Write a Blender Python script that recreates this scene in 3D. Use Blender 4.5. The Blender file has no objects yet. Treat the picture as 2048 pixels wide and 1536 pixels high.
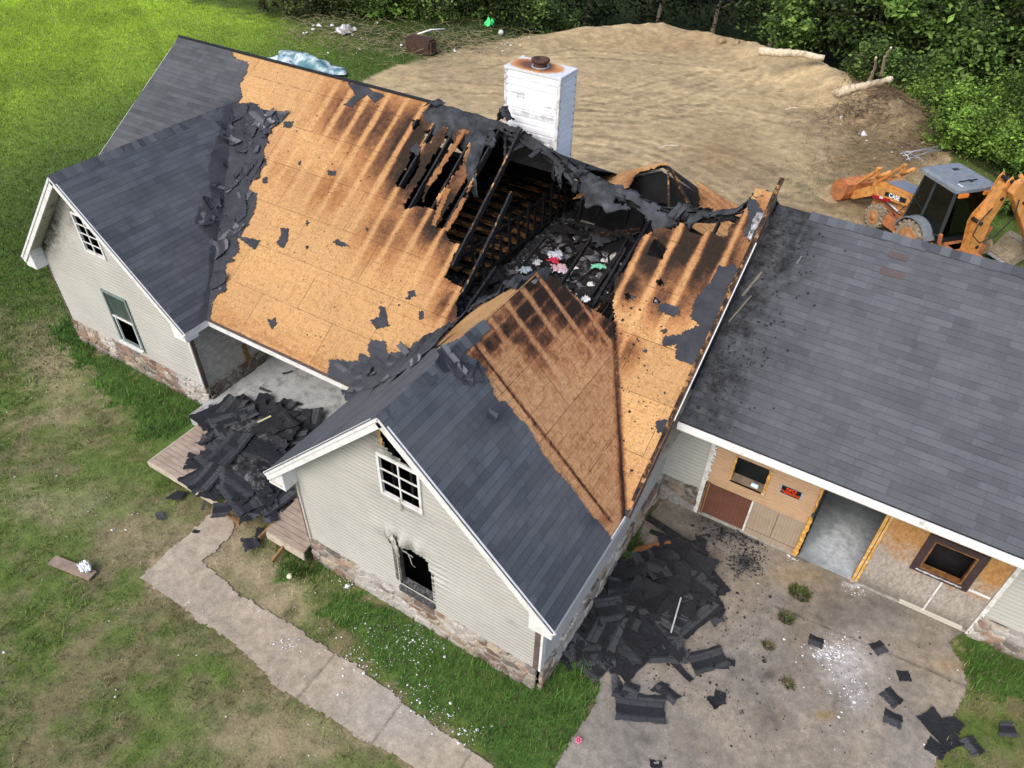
import bpy, bmesh, math, random
import numpy as np
from mathutils import Vector, Matrix, Euler
random.seed(7); rng = np.random.default_rng(11)
SC = bpy.context.scene; COL = SC.collection
# ------------------------------------------------------------------ camera
CF = 1472.86; CPOS = np.array([19.5624, -8.32, 13.1418]); YAW, PITCH, ROLL = 0.5307, -0.7185, 0.0282
def cam_axes():
    cy, sy, cp, sp = math.cos(YAW), math.sin(YAW), math.cos(PITCH), math.sin(PITCH)
    f = np.array([-sy*cp, cy*cp, sp]); r = np.array([cy, sy, 0.]); u = np.cross(r, f)
    cr, sr = math.cos(ROLL), math.sin(ROLL)
    return cr*r+sr*u, -sr*r+cr*u, f
CR, CU, CFW = cam_axes()
cam = bpy.data.cameras.new('camera'); co = bpy.data.objects.new('camera', cam); COL.objects.link(co)
M = Matrix.Identity(4)
for i in range(3):
    M[i][0] = CR[i]; M[i][1] = CU[i]; M[i][2] = -CFW[i]; M[i][3] = CPOS[i]
co.matrix_world = M
cam.sensor_width = 36; cam.lens = 36*CF/2048; cam.clip_end = 2000; cam.clip_start = .1
SC.camera = co
# ------------------------------------------------------------------ light
SUN_EL, SUN_AZ = math.radians(46), math.radians(-96)      # azimuth of the sun measured from +X, counter-clockwise
W = bpy.data.worlds.new('World'); SC.world = W; W.use_nodes = True
wn = W.node_tree.nodes; sky = wn.new('ShaderNodeTexSky'); sky.sky_type = 'NISHITA'; sky.sun_disc = False
sky.sun_elevation = SUN_EL; sky.sun_rotation = math.pi/2-SUN_AZ; sky.dust_density = 3.0; sky.air_density = 1.0
W.node_tree.links.new(sky.outputs[0], wn['Background'].inputs[0]); wn['Background'].inputs[1].default_value = 0.15
sl = bpy.data.lights.new('sun', 'SUN'); sl.energy = 1.0; sl.angle = math.radians(34); sl.color = (1, .965, .91)
so = bpy.data.objects.new('sun', sl); COL.objects.link(so)
sd = Vector((math.cos(SUN_EL)*math.cos(SUN_AZ), math.cos(SUN_EL)*math.sin(SUN_AZ), math.sin(SUN_EL)))
so.rotation_euler = sd.to_track_quat('Z', 'Y').to_euler(); so.location = (0, 0, 30)
SC.view_settings.view_transform = 'Standard'; SC.view_settings.look = 'None'
SC.view_settings.exposure = 0.86; SC.view_settings.gamma = 1
# ------------------------------------------------------------------ survey helpers: a photo pixel cast on a real plane
def ray(q): return CFW*CF + CR*(q[0]-1024) - CU*(q[1]-768)
def onz(q, z=0.):
    d = ray(q); return CPOS + (z-CPOS[2])/d[2]*d
def onpl(q, n, k):
    d = ray(q); n = np.array(n, float); return CPOS + (k-n@CPOS)/(n@d)*d
def proj(P):
    d = np.asarray(P, float)-CPOS; z = d@CFW; zz = np.where(z < .3, np.nan, z)
    return np.nan_to_num(1024+CF*(d@CR)/zz, nan=-1e6), np.nan_to_num(768-CF*(d@CU)/zz, nan=-1e6)
def pip(poly, x, y):
    ins = np.zeros(np.shape(x), bool); n = len(poly)
    for i in range(n):
        x1, y1 = poly[i][:2]; x2, y2 = poly[(i+1) % n][:2]
        if y1 == y2: continue
        c = ((y1 > y) != (y2 > y)) & (x < (x2-x1)*(y-y1)/(y2-y1)+x1); ins ^= c
    return ins
# ------------------------------------------------------------------ numpy noise
def _h(ix, iy, s):
    h = (ix.astype(np.int64)*374761393 + iy.astype(np.int64)*668265263 + s*1442695041) & 0x7fffffff
    h = ((h ^ (h >> 13))*1274126177) & 0x7fffffff
    return ((h ^ (h >> 16)) & 0xffff)/65535.
def vn(x, y, s=0):
    x = np.asarray(x, float); y = np.asarray(y, float); ix = np.floor(x); iy = np.floor(y); fx = x-ix; fy = y-iy
    fx = fx*fx*(3-2*fx); fy = fy*fy*(3-2*fy)
    a, b, c, d = _h(ix, iy, s), _h(ix+1, iy, s), _h(ix, iy+1, s), _h(ix+1, iy+1, s)
    return (a*(1-fx)+b*fx)*(1-fy)+(c*(1-fx)+d*fx)*fy
def fbm(x, y, s=0, o=4):
    t = 0; a = .5; n = 0
    for i in range(o): t = t+a*vn(x*2**i, y*2**i, s+i*17); n += a; a *= .5
    return t/n
def sstep(a, b, x): t = np.clip((x-a)/(b-a), 0, 1); return t*t*(3-2*t)
# ------------------------------------------------------------------ objects
def origin(o):
    v = Vector((0, 0, 0))
    while o: v = v+o.location; o = o.parent
    return v
def tag(o, label=None, cat=None, group=None, kind=None):
    for k, v in (('label', label), ('category', cat), ('group', group), ('kind', kind)):
        if v: o[k] = v
    return o
def thing(name, label, cat, loc=(0, 0, 0), group=None, rz=0.):
    o = bpy.data.objects.new(name, None); COL.objects.link(o); o.location = loc; o.rotation_euler.z = rz
    o.empty_display_size = .2
    return tag(o, label, cat, group)
def link(me, name, mat, parent=None, smooth=False):
    if mat: me.materials.append(mat)
    o = bpy.data.objects.new(name, me); COL.objects.link(o)
    if parent: o.parent = parent
    if smooth: me.polygons.foreach_set('use_smooth', [True]*len(me.polygons))
    return o
def npmesh(name, V, F, uv=None, attrs=None, cols=None):
    """V (n,3), F (m,k) all the same k"""
    me = bpy.data.meshes.new(name); V = np.asarray(V, np.float32); F = np.asarray(F, np.int32); k = F.shape[1]
    me.vertices.add(len(V)); me.vertices.foreach_set('co', V.ravel())
    me.loops.add(F.size); me.loops.foreach_set('vertex_index', F.ravel())
    me.polygons.add(len(F)); me.polygons.foreach_set('loop_start', np.arange(0, F.size, k, dtype=np.int32))
    if uv is not None:
        l = me.uv_layers.new(name='UVMap'); l.data.foreach_set('uv', np.asarray(uv, np.float32)[F.ravel()].ravel())
    for n_, a in (attrs or {}).items():
        t = me.attributes.new(n_, 'FLOAT', 'POINT'); t.data.foreach_set('value', np.asarray(a, np.float32))
    if cols is not None:
        t = me.attributes.new('Col', 'FLOAT_COLOR', 'POINT'); c = np.ones((len(V), 4), np.float32); c[:, :3] = cols
        t.data.foreach_set('color', c.ravel())
    me.update(calc_edges=True); me.validate(); me.polygons.foreach_set('use_smooth', np.zeros(len(me.polygons), bool)); return me
class MB:
    """collects boxes, beams, prisms, tubes and lathes into one mesh"""
    def __init__(s): s.v = []; s.f = []
    def add(s, vs, fs):
        n = len(s.v); s.v += [tuple(map(float, v)) for v in vs]; s.f += [tuple(n+i for i in f) for f in fs]
    def box(s, x0, x1, y0, y1, z0, z1):
        s.add([(x0,y0,z0),(x1,y0,z0),(x1,y1,z0),(x0,y1,z0),(x0,y0,z1),(x1,y0,z1),(x1,y1,z1),(x0,y1,z1)],
              [(0,3,2,1),(4,5,6,7),(0,1,5,4),(1,2,6,5),(2,3,7,6),(3,0,4,7)])
    def beam(s, a, b, w, h, up=(0,0,1), seg=1, jit=0., bow=0.):
        a = np.array(a, float); b = np.array(b, float); d = b-a; d /= np.linalg.norm(d)
        sd = np.cross(d, up); sd /= np.linalg.norm(sd); u = np.cross(sd, d); vs = []; fs = []
        for i in range(seg+1):
            t = i/seg; c = a+(b-a)*t - np.array([0,0,1])*bow*4*t*(1-t)
            for (p, q) in ((-1,-1),(1,-1),(1,1),(-1,1)):
                j = 1+random.uniform(-jit, jit); vs.append(c+sd*p*w/2*j+u*q*h/2*(1+random.uniform(-jit, jit)))
            if i:
                o = (i-1)*4
                for k in range(4): k2 = (k+1) % 4; fs.append((o+k, o+k2, o+4+k2, o+4+k))
        fs += [(3,2,1,0), tuple(seg*4+k for k in range(4))]; s.add(vs, fs)
    def prism(s, pts, y0, y1, ax='y'):
        n = len(pts); vs = []
        for y in (y0, y1):
            for p in pts: vs.append({'y': (p[0], y, p[1]), 'x': (y, p[0], p[1]), 'z': (p[0], p[1], y)}[ax])
        s.add(vs, [tuple(range(n)), tuple(range(2*n-1, n-1, -1))]+[(i, i+n, (i+1) % n+n, (i+1) % n) for i in range(n)])
    def tube(s, pts, r, n=8, cap=True):
        pts = [np.array(p, float) for p in pts]; rs = r if hasattr(r, '__len__') else [r]*len(pts); vs = []; fs = []; up = None
        for i, p in enumerate(pts):
            d = pts[min(i+1, len(pts)-1)]-pts[max(i-1, 0)]; d /= np.linalg.norm(d)+1e-9
            if up is None: up = np.array([0,0,1.]) if abs(d[2]) < .9 else np.array([1.,0,0])
            a = np.cross(d, up); a /= np.linalg.norm(a); b = np.cross(a, d); up = b
            for k in range(n):
                t = 2*math.pi*k/n; vs.append(p+(a*math.cos(t)+b*math.sin(t))*rs[i])
            if i:
                for k in range(n): fs.append(((i-1)*n+k, (i-1)*n+(k+1) % n, i*n+(k+1) % n, i*n+k))
        if cap: fs += [tuple(range(n-1, -1, -1)), tuple((len(pts)-1)*n+k for k in range(n))]
        s.add(vs, fs)
    def lathe(s, c, axis, prof, n=20):
        c = np.array(c, float); ax = np.array(axis, float); ax /= np.linalg.norm(ax)
        a = np.cross(ax, (0,0,1) if abs(ax[2]) < .9 else (1,0,0)); a /= np.linalg.norm(a); b = np.cross(ax, a); vs = []; fs = []
        for (r, h) in prof:
            for k in range(n):
                t = 2*math.pi*k/n; vs.append(c+ax*h+(a*math.cos(t)+b*math.sin(t))*r)
        for i in range(len(prof)-1):
            for k in range(n): fs.append((i*n+k, i*n+(k+1) % n, (i+1)*n+(k+1) % n, (i+1)*n+k))
        fs += [tuple(range(n)), tuple((len(prof)-1)*n+k for k in range(n-1, -1, -1))]; s.add(vs, fs)
    def build(s, name, mat, parent=None, smooth=False, bevel=0., local=False):
        off = Vector((0,0,0)) if (local or not parent) else origin(parent)
        me = bpy.data.meshes.new(name); me.from_pydata([Vector(v)-off for v in s.v], [], s.f)
        bm = bmesh.new(); bm.from_mesh(me); bmesh.ops.recalc_face_normals(bm, faces=bm.faces)
        if bevel: bmesh.ops.bevel(bm, geom=bm.edges, offset=bevel, segments=2, affect='EDGES', clamp_overlap=True)
        bm.to_mesh(me); bm.free(); return link(me, name, mat, parent, smooth)
def solidify(o, t, off=-1):
    m = o.modifiers.new('thickness', 'SOLIDIFY'); m.thickness = t; m.offset = off; return o
def sheet(name, O, U, V, lu, lv, cell, keep, mat, parent=None, off=0., disp=None, attrs=None, thick=.02, jit=.3, colf=None, up=True):
    O = np.array(O, float); U = np.array(U, float); V = np.array(V, float); U /= np.linalg.norm(U); V /= np.linalg.norm(V)
    N = np.cross(U, V); flip = up and N[2] < 0
    if flip: N = -N
    nu, nv = max(1, round(lu/cell)), max(1, round(lv/cell)); gu = np.linspace(0, lu, nu+1); gv = np.linspace(0, lv, nv+1)
    u, v = np.meshgrid(gu, gv, indexing='ij'); u = u.copy(); v = v.copy()
    if jit:
        ju = rng.uniform(-jit, jit, u.shape)*cell; jv = rng.uniform(-jit, jit, u.shape)*cell
        ju[0] = ju[-1] = 0; jv[:, 0] = jv[:, -1] = 0; u += ju; v += jv
    P = O+u[..., None]*U+v[..., None]*V+N*off
    C = (P[:-1, :-1]+P[1:, 1:]+P[1:, :-1]+P[:-1, 1:])/4
    K = np.ones(C.shape[:2], bool) if keep is None else keep(C)
    if disp is not None: P = P+disp(P, u, v)
    idx = np.arange(u.size).reshape(u.shape)
    F = np.stack([idx[:-1, :-1], idx[1:, :-1], idx[1:, 1:], idx[:-1, 1:]], -1)[K]
    if flip: F = F[:, ::-1]
    used = np.unique(F); mp = np.full(u.size, -1); mp[used] = np.arange(len(used)); F = mp[F]
    P = P.reshape(-1, 3)[used]; uv = np.stack([u, v], -1).reshape(-1, 2)[used]
    at = {k: f(P) for k, f in (attrs or {}).items()}
    c = colf(P) if colf else None
    L = P-np.array(origin(parent)) if parent else P
    o = link(npmesh(name, L, F, uv, at, c), name, mat, parent)
    if thick: solidify(o, thick)
    return o
# ------------------------------------------------------------------ materials
class NT:
    def __init__(s, name):
        s.m = bpy.data.materials.new(name); s.m.use_nodes = True; s.t = s.m.node_tree; s.b = s.t.nodes['Principled BSDF']
        s.out = s.t.nodes['Material Output']; s.b.inputs['Specular IOR Level'].default_value = .25
    def n(s, ty, **kw):
        x = s.t.nodes.new('ShaderNode'+ty)
        for k, v in kw.items(): setattr(x, k, v)
        return x
    def put(s, sock, v):
        if v is None: return
        if isinstance(v, bpy.types.NodeSocket): s.t.links.new(v, sock)
        elif isinstance(v, (tuple, list)) and len(v) == 3 and sock.type == 'RGBA': sock.default_value = (*v, 1)
        else: sock.default_value = v
    def math(s, op, a, b=None, c=None, clamp=False):
        x = s.n('Math', operation=op, use_clamp=clamp); s.put(x.inputs[0], a); s.put(x.inputs[1], b)
        if c is not None: s.put(x.inputs[2], c)
        return x.outputs[0]
    def mix(s, f, a, b, bt='MIX'):
        x = s.n('Mix', data_type='RGBA', blend_type=bt); s.put(x.inputs[0], f); s.put(x.inputs[6], a); s.put(x.inputs[7], b); return x.outputs[2]
    def noise(s, sc, vec=None, det=4, rough=.6, out=0, dist=0):
        x = s.n('TexNoise'); x.inputs['Scale'].default_value = sc; x.inputs['Detail'].default_value = det; x.inputs['Roughness'].default_value = rough
        x.inputs['Distortion'].default_value = dist
        if vec is not None: s.put(x.inputs['Vector'], vec)
        return x.outputs[out]
    def ramp(s, f, stops):
        x = s.n('ValToRGB'); cr = x.color_ramp
        while len(cr.elements) < len(stops): cr.elements.new(.5)
        for e, (p, c) in zip(cr.elements, stops): e.position = p; e.color = (*c, 1) if len(c) == 3 else c
        s.put(x.inputs[0], f); return x.outputs[0]
    def rng(s, f, a, b, c=0., d=1.):
        x = s.n('MapRange'); s.put(x.inputs[0], f)
        for i, v in enumerate((a, b, c, d)): x.inputs[i+1].default_value = v
        return x.outputs[0]
    def coord(s, which='Object'): return s.n('TexCoord').outputs[which]
    def mapv(s, vec, scale=(1,1,1), rot=(0,0,0), loc=(0,0,0)):
        x = s.n('Mapping'); s.put(x.inputs[0], vec); x.inputs['Scale'].default_value = scale; x.inputs['Rotation'].default_value = rot; x.inputs['Location'].default_value = loc; return x.outputs[0]
    def attr(s, name, out='Fac'): x = s.n('Attribute', attribute_name=name); return x.outputs[out]
    def brick(s, vec, bw, rh, mortar, c1=(0,0,0), c2=(1,1,1), mc=(.5,.5,.5), off=.5, freq=2):
        x = s.n('TexBrick', offset=off, offset_frequency=freq); s.put(x.inputs['Vector'], vec); x.inputs['Scale'].default_value = 1
        for k, v in (('Color1', c1), ('Color2', c2), ('Mortar', mc), ('Mortar Size', mortar), ('Brick Width', bw), ('Row Height', rh), ('Mortar Smooth', 0.)): s.put(x.inputs[k], v)
        return x.outputs['Color'], x.outputs['Fac']
    def vor(s, sc, vec=None, feature='F1', out='Color', rnd=1.):
        x = s.n('TexVoronoi', feature=feature); x.inputs['Scale'].default_value = sc; x.inputs['Randomness'].default_value = rnd
        if vec is not None: s.put(x.inputs['Vector'], vec)
        return x.outputs[out]
    def bump(s, h, st=.5, dist=.02):
        x = s.n('Bump'); x.inputs['Strength'].default_value = st; x.inputs['Distance'].default_value = dist; s.put(x.inputs['Height'], h)
        s.put(s.b.inputs['Normal'], x.outputs[0])
    def done(s, col, rough=.8, metal=0., spec=None):
        s.put(s.b.inputs['Base Color'], col); s.put(s.b.inputs['Roughness'], rough); s.put(s.b.inputs['Metallic'], metal)
        if spec is not None: s.b.inputs['Specular IOR Level'].default_value = spec
        return s.m
def simple(name, c, rough=.7, var=.25, sc=6, dirt=None, dsc=2.5, damt=.5, metal=0, bump=.15, bs=40, spec=.25):
    t = NT(name); v = t.coord(); n1 = t.noise(sc, v, 5); c2 = tuple(x*(1-var) for x in c); c3 = tuple(min(1, x*(1+var)) for x in c)
    col = t.mix(t.rng(n1, .3, .7), c2, c3)
    if dirt: col = t.mix(t.rng(t.noise(dsc, v, 6, .7), .62-damt*.4, .72-damt*.1), col, dirt)
    if bump: t.bump(t.noise(bs, v, 3), bump, .01)
    return t.done(col, rough, metal, spec)
def brushed(t, c, char):
    """charring over a wood colour"""
    return t.ramp(char, [(0, c), (.3, (c[0]*.62, c[1]*.5, c[2]*.45)), (.55, (.07, .035, .022)), (.8, (.014, .012, .012))])
def mk_osb(name, base, grid=True, sc=1., lines=.4):
    t = NT(name); uv = t.n('UVMap').outputs[0]
    a = t.vor(38*sc, t.mapv(uv, (1, .42, 1), (0, 0, .5)), out='Color'); b = t.vor(44*sc, t.mapv(uv, (.4, 1, 1), (0, 0, -.5)), out='Color')
    f = t.math('ADD', t.math('MULTIPLY', t.n_sep(a), .5), t.math('MULTIPLY', t.n_sep(b), .5))
    col = t.ramp(f, [(.12, tuple(x*.68 for x in base)), (.42, base), (.62, tuple(x*1.05 for x in base)), (.9, (base[0]*1.15, base[1]*1.22, base[2]*1.4))])
    pn, _ = t.brick(t.mapv(uv, loc=(0, 0, 0)), 2.12, 1.06, 0.); col = t.mix(1., col, t.mix(t.n_sep(pn), (.90, .89, .88), (1.07, 1.07, 1.08)), 'MULTIPLY')
    col = t.mix(t.rng(t.noise(.7, uv, 6, .75), .44, .70, 0, .5), col, (base[0]*.80, base[1]*.80, base[2]*.95))
    col = t.mix(t.rng(t.noise(1.3, t.mapv(uv, (1.6, .5, 1), loc=(3, 9, 0)), 7, .75), .56, .74, 0, .55), col, (base[0]*.55, base[1]*.42, base[2]*.40))
    col = t.mix(t.rng(t.noise(2.3, t.mapv(uv, (1, .35, 1), loc=(7, 3, 0)), 6, .75), .6, .8, 0, .4), col, (base[0]*1.1, base[1]*1.25, base[2]*1.6))
    sn = t.noise(75, t.mapv(uv, (1, .35, 1), rot=(0, 0, .4)), 3, .9); col = t.mix(1., col, t.ramp(sn, [(.32, (.62, .60, .58)), (.5, (1, 1, 1)), (.68, (1.22, 1.24, 1.3))]), 'MULTIPLY')
    specks = t.rng(t.noise(42, uv, 3, .8), .69, .73); col = t.mix(t.math('MULTIPLY', specks, .8), col, (.05, .035, .03))
    if grid:
        _, g = t.brick(uv, 2.12, 1.06, .007); gn = t.math('MULTIPLY', g, t.rng(t.noise(3, uv, 3), .35, .65, .2, .9)); col = t.mix(gn, col, (.05, .02, .01))
        _, g2 = t.brick(t.mapv(uv, loc=(0, .3, 0)), 50, 1.06, .003); col = t.mix(t.math('MULTIPLY', g2, .6), col, (.35, .05, .02))
        _, g4 = t.brick(t.mapv(uv, loc=(0, .05, 0)), 60, .145, .004); col = t.mix(t.math('MULTIPLY', g4, t.rng(t.noise(2.5, t.mapv(uv, (.5, 2, 1)), 5, .7), .38, .6, 0, lines)), col, (.09, .035, .015))
        _, g3 = t.brick(uv, .54, 50, .012); col = t.mix(t.math('MULTIPLY', g3, t.rng(t.noise(9, uv, 2), .45, .7, 0, .3)), col, (.12, .05, .02))
    ch = t.attr('char'); nn = t.noise(7, uv, 6, .75)
    ch2 = t.math('ADD', ch, t.math('MULTIPLY', t.math('SUBTRACT', nn, .5), t.math('MULTIPLY', t.math('MINIMUM', ch, .5), 1.7)), clamp=True)
    burnt = t.ramp(ch2, [(0, (1, 1, 1)), (.25, (.70, .56, .50)), (.5, (.33, .25, .25)), (.72, (.15, .12, .14)), (.92, (.05, .05, .06))])
    col = t.mix(1., col, burnt, 'MULTIPLY')
    t.bump(f, .25, .004); return t.done(col, .85)
def _sep(s, c): x = s.n('SeparateColor'); s.put(x.inputs[0], c); return x.outputs[0]
NT.n_sep = _sep
def mk_shingle(name, dark=(.078, .083, .093), light=(.155, .163, .178), warm=0.):
    t = NT(name); uv = t.n('UVMap').outputs[0]
    c1, m1 = t.brick(uv, .46, .135, .003, mc=(.3,.3,.3), off=.37, freq=3); c2, m2 = t.brick(t.mapv(uv, loc=(.21, 0, 0)), .97, .135, .0, off=.61, freq=2)
    c3, m3 = t.brick(t.mapv(uv, loc=(.1, 0, 0)), .27, .135, .0, off=.43, freq=3)
    f = t.math('ADD', t.math('MULTIPLY', t.n_sep(c1), .4), t.math('ADD', t.math('MULTIPLY', t.n_sep(c2), .35), t.math('MULTIPLY', t.n_sep(c3), .25)))
    f = t.math('ADD', f, t.math('MULTIPLY', t.math('SUBTRACT', t.noise(.8, uv, 5), .5), .5))
    col = t.mix(t.rng(f, .18, .82), dark, light)
    gr = t.noise(170, uv, 2, .9); col = t.mix(t.rng(gr, .35, .7), tuple(x*.7 for x in dark), col)
    col = t.mix(t.rng(t.noise(60, t.mapv(uv, loc=(3, 1, 0)), 2, .9), .64, .72, 0, .6), col, tuple(x*1.8 for x in light))
    x = t.n('SeparateXYZ'); t.put(x.inputs[0], uv); row = t.math('FRACT', t.math('DIVIDE', x.outputs[1], .135))
    edge = t.math('LESS_THAN', row, .085); col = t.mix(t.math('MULTIPLY', edge, t.rng(t.noise(3, uv, 3), .35, .65, .08, .5)), col, (.018, .018, .02))
    col = t.mix(t.math('MULTIPLY', m1, .3), col, (.015, .015, .017))
    col = t.mix(t.rng(t.noise(.5, t.mapv(uv, loc=(9, 2, 0)), 6, .7), .45, .75, 0, .45), col, (.12, .12, .122)); col = t.mix(t.rng(t.noise(1.6, t.mapv(uv, (2.2, .3, 1), loc=(1, 5, 0)), 6, .75), .5, .75, 0, .35), col, (.045, .046, .05))
    fe = t.attr('felt'); fcol = t.mix(t.rng(t.noise(2.2, uv, 5, .7), .35, .7), (.028, .030, .036), (.058, .060, .068)); col = t.mix(fe, col, fcol)
    ch = t.attr('char'); ch2 = t.math('MULTIPLY', ch, t.rng(t.noise(4, uv, 6, .75), .25, .62), clamp=True); col = t.mix(ch2, col, (.010, .010, .012))
    h = t.math('ADD', t.math('MULTIPLY', row, -1.), t.math('ADD', t.math('MULTIPLY', f, .8), t.math('MULTIPLY', gr, .25))); t.bump(h, .55, .012)
    return t.done(col, .9, spec=.2)
OSB = mk_osb('oriented_strand_board', (.455, .262, .105))
OSB2 = mk_osb('weathered_strand_board', (.47, .255, .115), lines=.85)
OSBW = mk_osb('strand_board_wall', (.45, .23, .08), grid=False, sc=.7)
SHG = mk_shingle('roof_shingle'); SHGB = mk_shingle('blue_grey_shingle', (.062, .070, .084), (.142, .156, .180)); SHGL = mk_shingle('weathered_shingle', (.060, .063, .069), (.135, .140, .150))
def mk_siding(name, c):
    t = NT(name); v = t.coord(); col = t.mix(t.rng(t.noise(1.2, v, 5), .3, .7), tuple(x*.88 for x in c), tuple(x*1.06 for x in c))
    col = t.mix(t.rng(t.noise(2.5, t.mapv(v, (1, 1, 5)), 6, .75), .58, .78, 0, .45), col, (c[0]*.62, c[1]*.57, c[2]*.46))
    col = t.mix(t.rng(t.noise(6, t.mapv(v, (1, 1, .4), loc=(5, 5, 5)), 5, .8), .66, .74, 0, .35), col, (.16, .15, .12))
    ch = t.attr('char'); col = t.mix(t.math('MULTIPLY', ch, t.rng(t.noise(7, v, 5, .7), .3, .6)), col, (.03, .027, .022)); return t.done(col, .55)
SID = mk_siding('beige_vinyl_siding', (.41, .40, .365)); SIDW = mk_siding('white_lap_siding', (.74, .75, .77))
WHITE = simple('white_trim_paint', (.64, .64, .63), .5, .06, 3, dirt=(.45, .43, .38), dsc=4, damt=.25)
BROWN = simple('brown_sheathing', (.10, .075, .065), .8, .35, 5)
SOFFIT = simple('beige_soffit', (.42, .39, .33), .7, .12, 3, dirt=(.15, .12, .09), damt=.2)
def mk_char():
    t = NT('charred_wood'); v = t.coord(); n1 = t.noise(14, v, 6, .75); col = t.ramp(n1, [(.3, (.007, .007, .008)), (.55, (.018, .017, .018)), (.68, (.05, .047, .046)), (.78, (.12, .11, .11))])
    t.bump(t.vor(26, t.mapv(v, (1, 1, 1)), out='Distance'), .8, .02); return t.done(col, .75, spec=.3)
CHAR = mk_char()
def mk_half():
    t = NT('half_burnt_wood'); v = t.coord(); n1 = t.noise(5, v, 6, .75)
    col = t.ramp(n1, [(.40, (.010, .009, .009)), (.52, (.05, .026, .012)), (.60, (.36, .19, .075)), (.75, (.50, .32, .17))]); t.bump(n1, .5, .02); return t.done(col, .85)
HALF = mk_half()
def mk_joistwood():
    t = NT('scorched_orange_board'); v = t.coord(); n1 = t.noise(3.2, t.mapv(v, (.7, 2, 1)), 6, .8)
    col = t.ramp(n1, [(.42, (.010, .009, .008)), (.49, (.06, .03, .012)), (.56, (.30, .15, .05)), (.78, (.46, .26, .10))]); return t.done(col, .85)
JOISTW = mk_joistwood()
SOOT_SHADE = simple('soot_shade_interior', (.012, .012, .013), .95, .5, 3, bump=0)  # near black for soot, with the darkness of closed rooms put into the colour
BLACK = simple('burnt_black_rubble', (.024, .024, .027), .85, .85, 7, dirt=(.15, .148, .15), dsc=7, damt=.3, bump=.8, bs=18)
def mk_wood(name, c, grain=(.3, 6, 6), knots=True, rot=0.):
    t = NT(name); v = t.mapv(t.coord(), rot=(0, 0, rot)); w = t.n('TexWave', wave_type='RINGS' if knots else 'BANDS'); w.inputs['Scale'].default_value = 1.6; w.inputs['Distortion'].default_value = 9; w.inputs['Detail'].default_value = 3
    t.put(w.inputs['Vector'], t.mapv(v, grain)); col = t.mix(t.rng(w.outputs[1], 0, 1, 0, .34), c, tuple(x*.55 for x in c))
    col = t.mix(t.rng(t.noise(2, v, 6, .7), .45, .75, 0, .55), col, (c[0]*.5, c[1]*.45, c[2]*.4)); return t.done(col, .8)
PLY = mk_wood('plywood', (.47, .31, .185), (1.2, 1.2, 2.6)); PLYG = mk_wood('grey_plywood', (.33, .26, .19), (3, 3, .5), False)
DOORB = mk_wood('red_brown_door_panel', (.13, .055, .036), (3, 3, .4), False); OLDW = mk_wood('weathered_deck_wood', (.36, .28, .22), (.4, 5, 5), False)
YELW = simple('yellowed_stud_wood', (.50, .27, .06), .8, .35, 9, dirt=(.62, .55, .42), dsc=12, damt=.3); FOAM = simple('orange_insulation_foam', (.55, .30, .07), .9, .4, 12, bump=.8, bs=25)
MET = simple('galvanised_metal', (.40, .42, .45), .45, .3, 8, metal=.6)
CONC = simple('porch_concrete', (.36, .37, .37), .85, .14, 2.5, dirt=(.16, .155, .15), dsc=3, damt=.35, bs=60)
def mk_garfloor():
    t = NT('garage_slab_with_powder'); v = t.coord(); col = t.mix(t.rng(t.noise(1.3, v, 5), .3, .7), (.10, .125, .135), (.19, .22, .23))
    pw = t.math('MULTIPLY', t.attr('powder'), t.rng(t.noise(5, v, 7, .8), .22, .62), clamp=True); col = t.mix(pw, col, (.62, .66, .70)); t.bump(t.noise(30, v, 4), .3, .01); return t.done(col, .75)
GARF = mk_garfloor()
def mk_vcol(name, rough=.95, bump=None, tr=0., gain=1., spec=.15, streak=False):
    t = NT(name); c = t.attr('Col', 'Color'); v = t.coord()
    if bump:
        n1 = t.noise(bump[0], v, 6, .7); c = t.mix(1., c, t.ramp(n1, [(.25, (.62, .62, .62)), (.75, (1.3, 1.28, 1.25))]), 'MULTIPLY'); n2 = t.noise(bump[0]*7, v, 4, .8)
        c = t.mix(1., c, t.ramp(n2, [(.3, (.72, .72, .72)), (.7, (1.2, 1.2, 1.2))]), 'MULTIPLY')
        if streak:
            ys = t.n('SeparateXYZ'); t.put(ys.inputs[0], v); yy = t.rng(ys.outputs[1], 11, 12.5); n3 = t.noise(2.2, t.mapv(v, (.4, 1.8, 1), rot=(0, 0, -.33)), 8, .8, dist=.15); n3 = t.math('ADD', t.math('MULTIPLY', t.math('SUBTRACT', n3, .5), yy), .5); n1 = t.math('ADD', n1, t.math('MULTIPLY', n3, .12)); c = t.mix(1., c, t.ramp(n3, [(.3, (.92, .91, .90)), (.62, (1.04, 1.04, 1.04))]), 'MULTIPLY')
        t.bump(t.math('ADD', n1, t.math('MULTIPLY', n2, .4)), bump[1], bump[2])
    m = t.done(c, rough, spec=spec)
    if tr:
        tl = t.n('BsdfTranslucent'); t.put(tl.inputs[0], c); ms = t.n('MixShader'); ms.inputs[0].default_value = tr
        t.t.links.new(t.b.outputs[0], ms.inputs[1]); t.t.links.new(tl.outputs[0], ms.inputs[2]); t.t.links.new(ms.outputs[0], t.out.inputs[0])
    return m
GROUND = mk_vcol('ground_soil', .95, (2.6, .8, .07), streak=True); GRASS = mk_vcol('grass_blades', .7, None, .3); LEAF = mk_vcol('leaves', .55, None, .35, spec=.3)
STONE = mk_vcol('fieldstone', .85, (9, .8, .03)); PATHM = mk_vcol('dusty_concrete', .95, (5, .35, .02))
BARK = simple('bark', (.20, .165, .12), .95, .4, 7, bump=.8, bs=14); LOGM = simple('bare_log_wood', (.55, .46, .33), .9, .3, 7, dirt=(.25, .18, .11), damt=.25)
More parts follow.
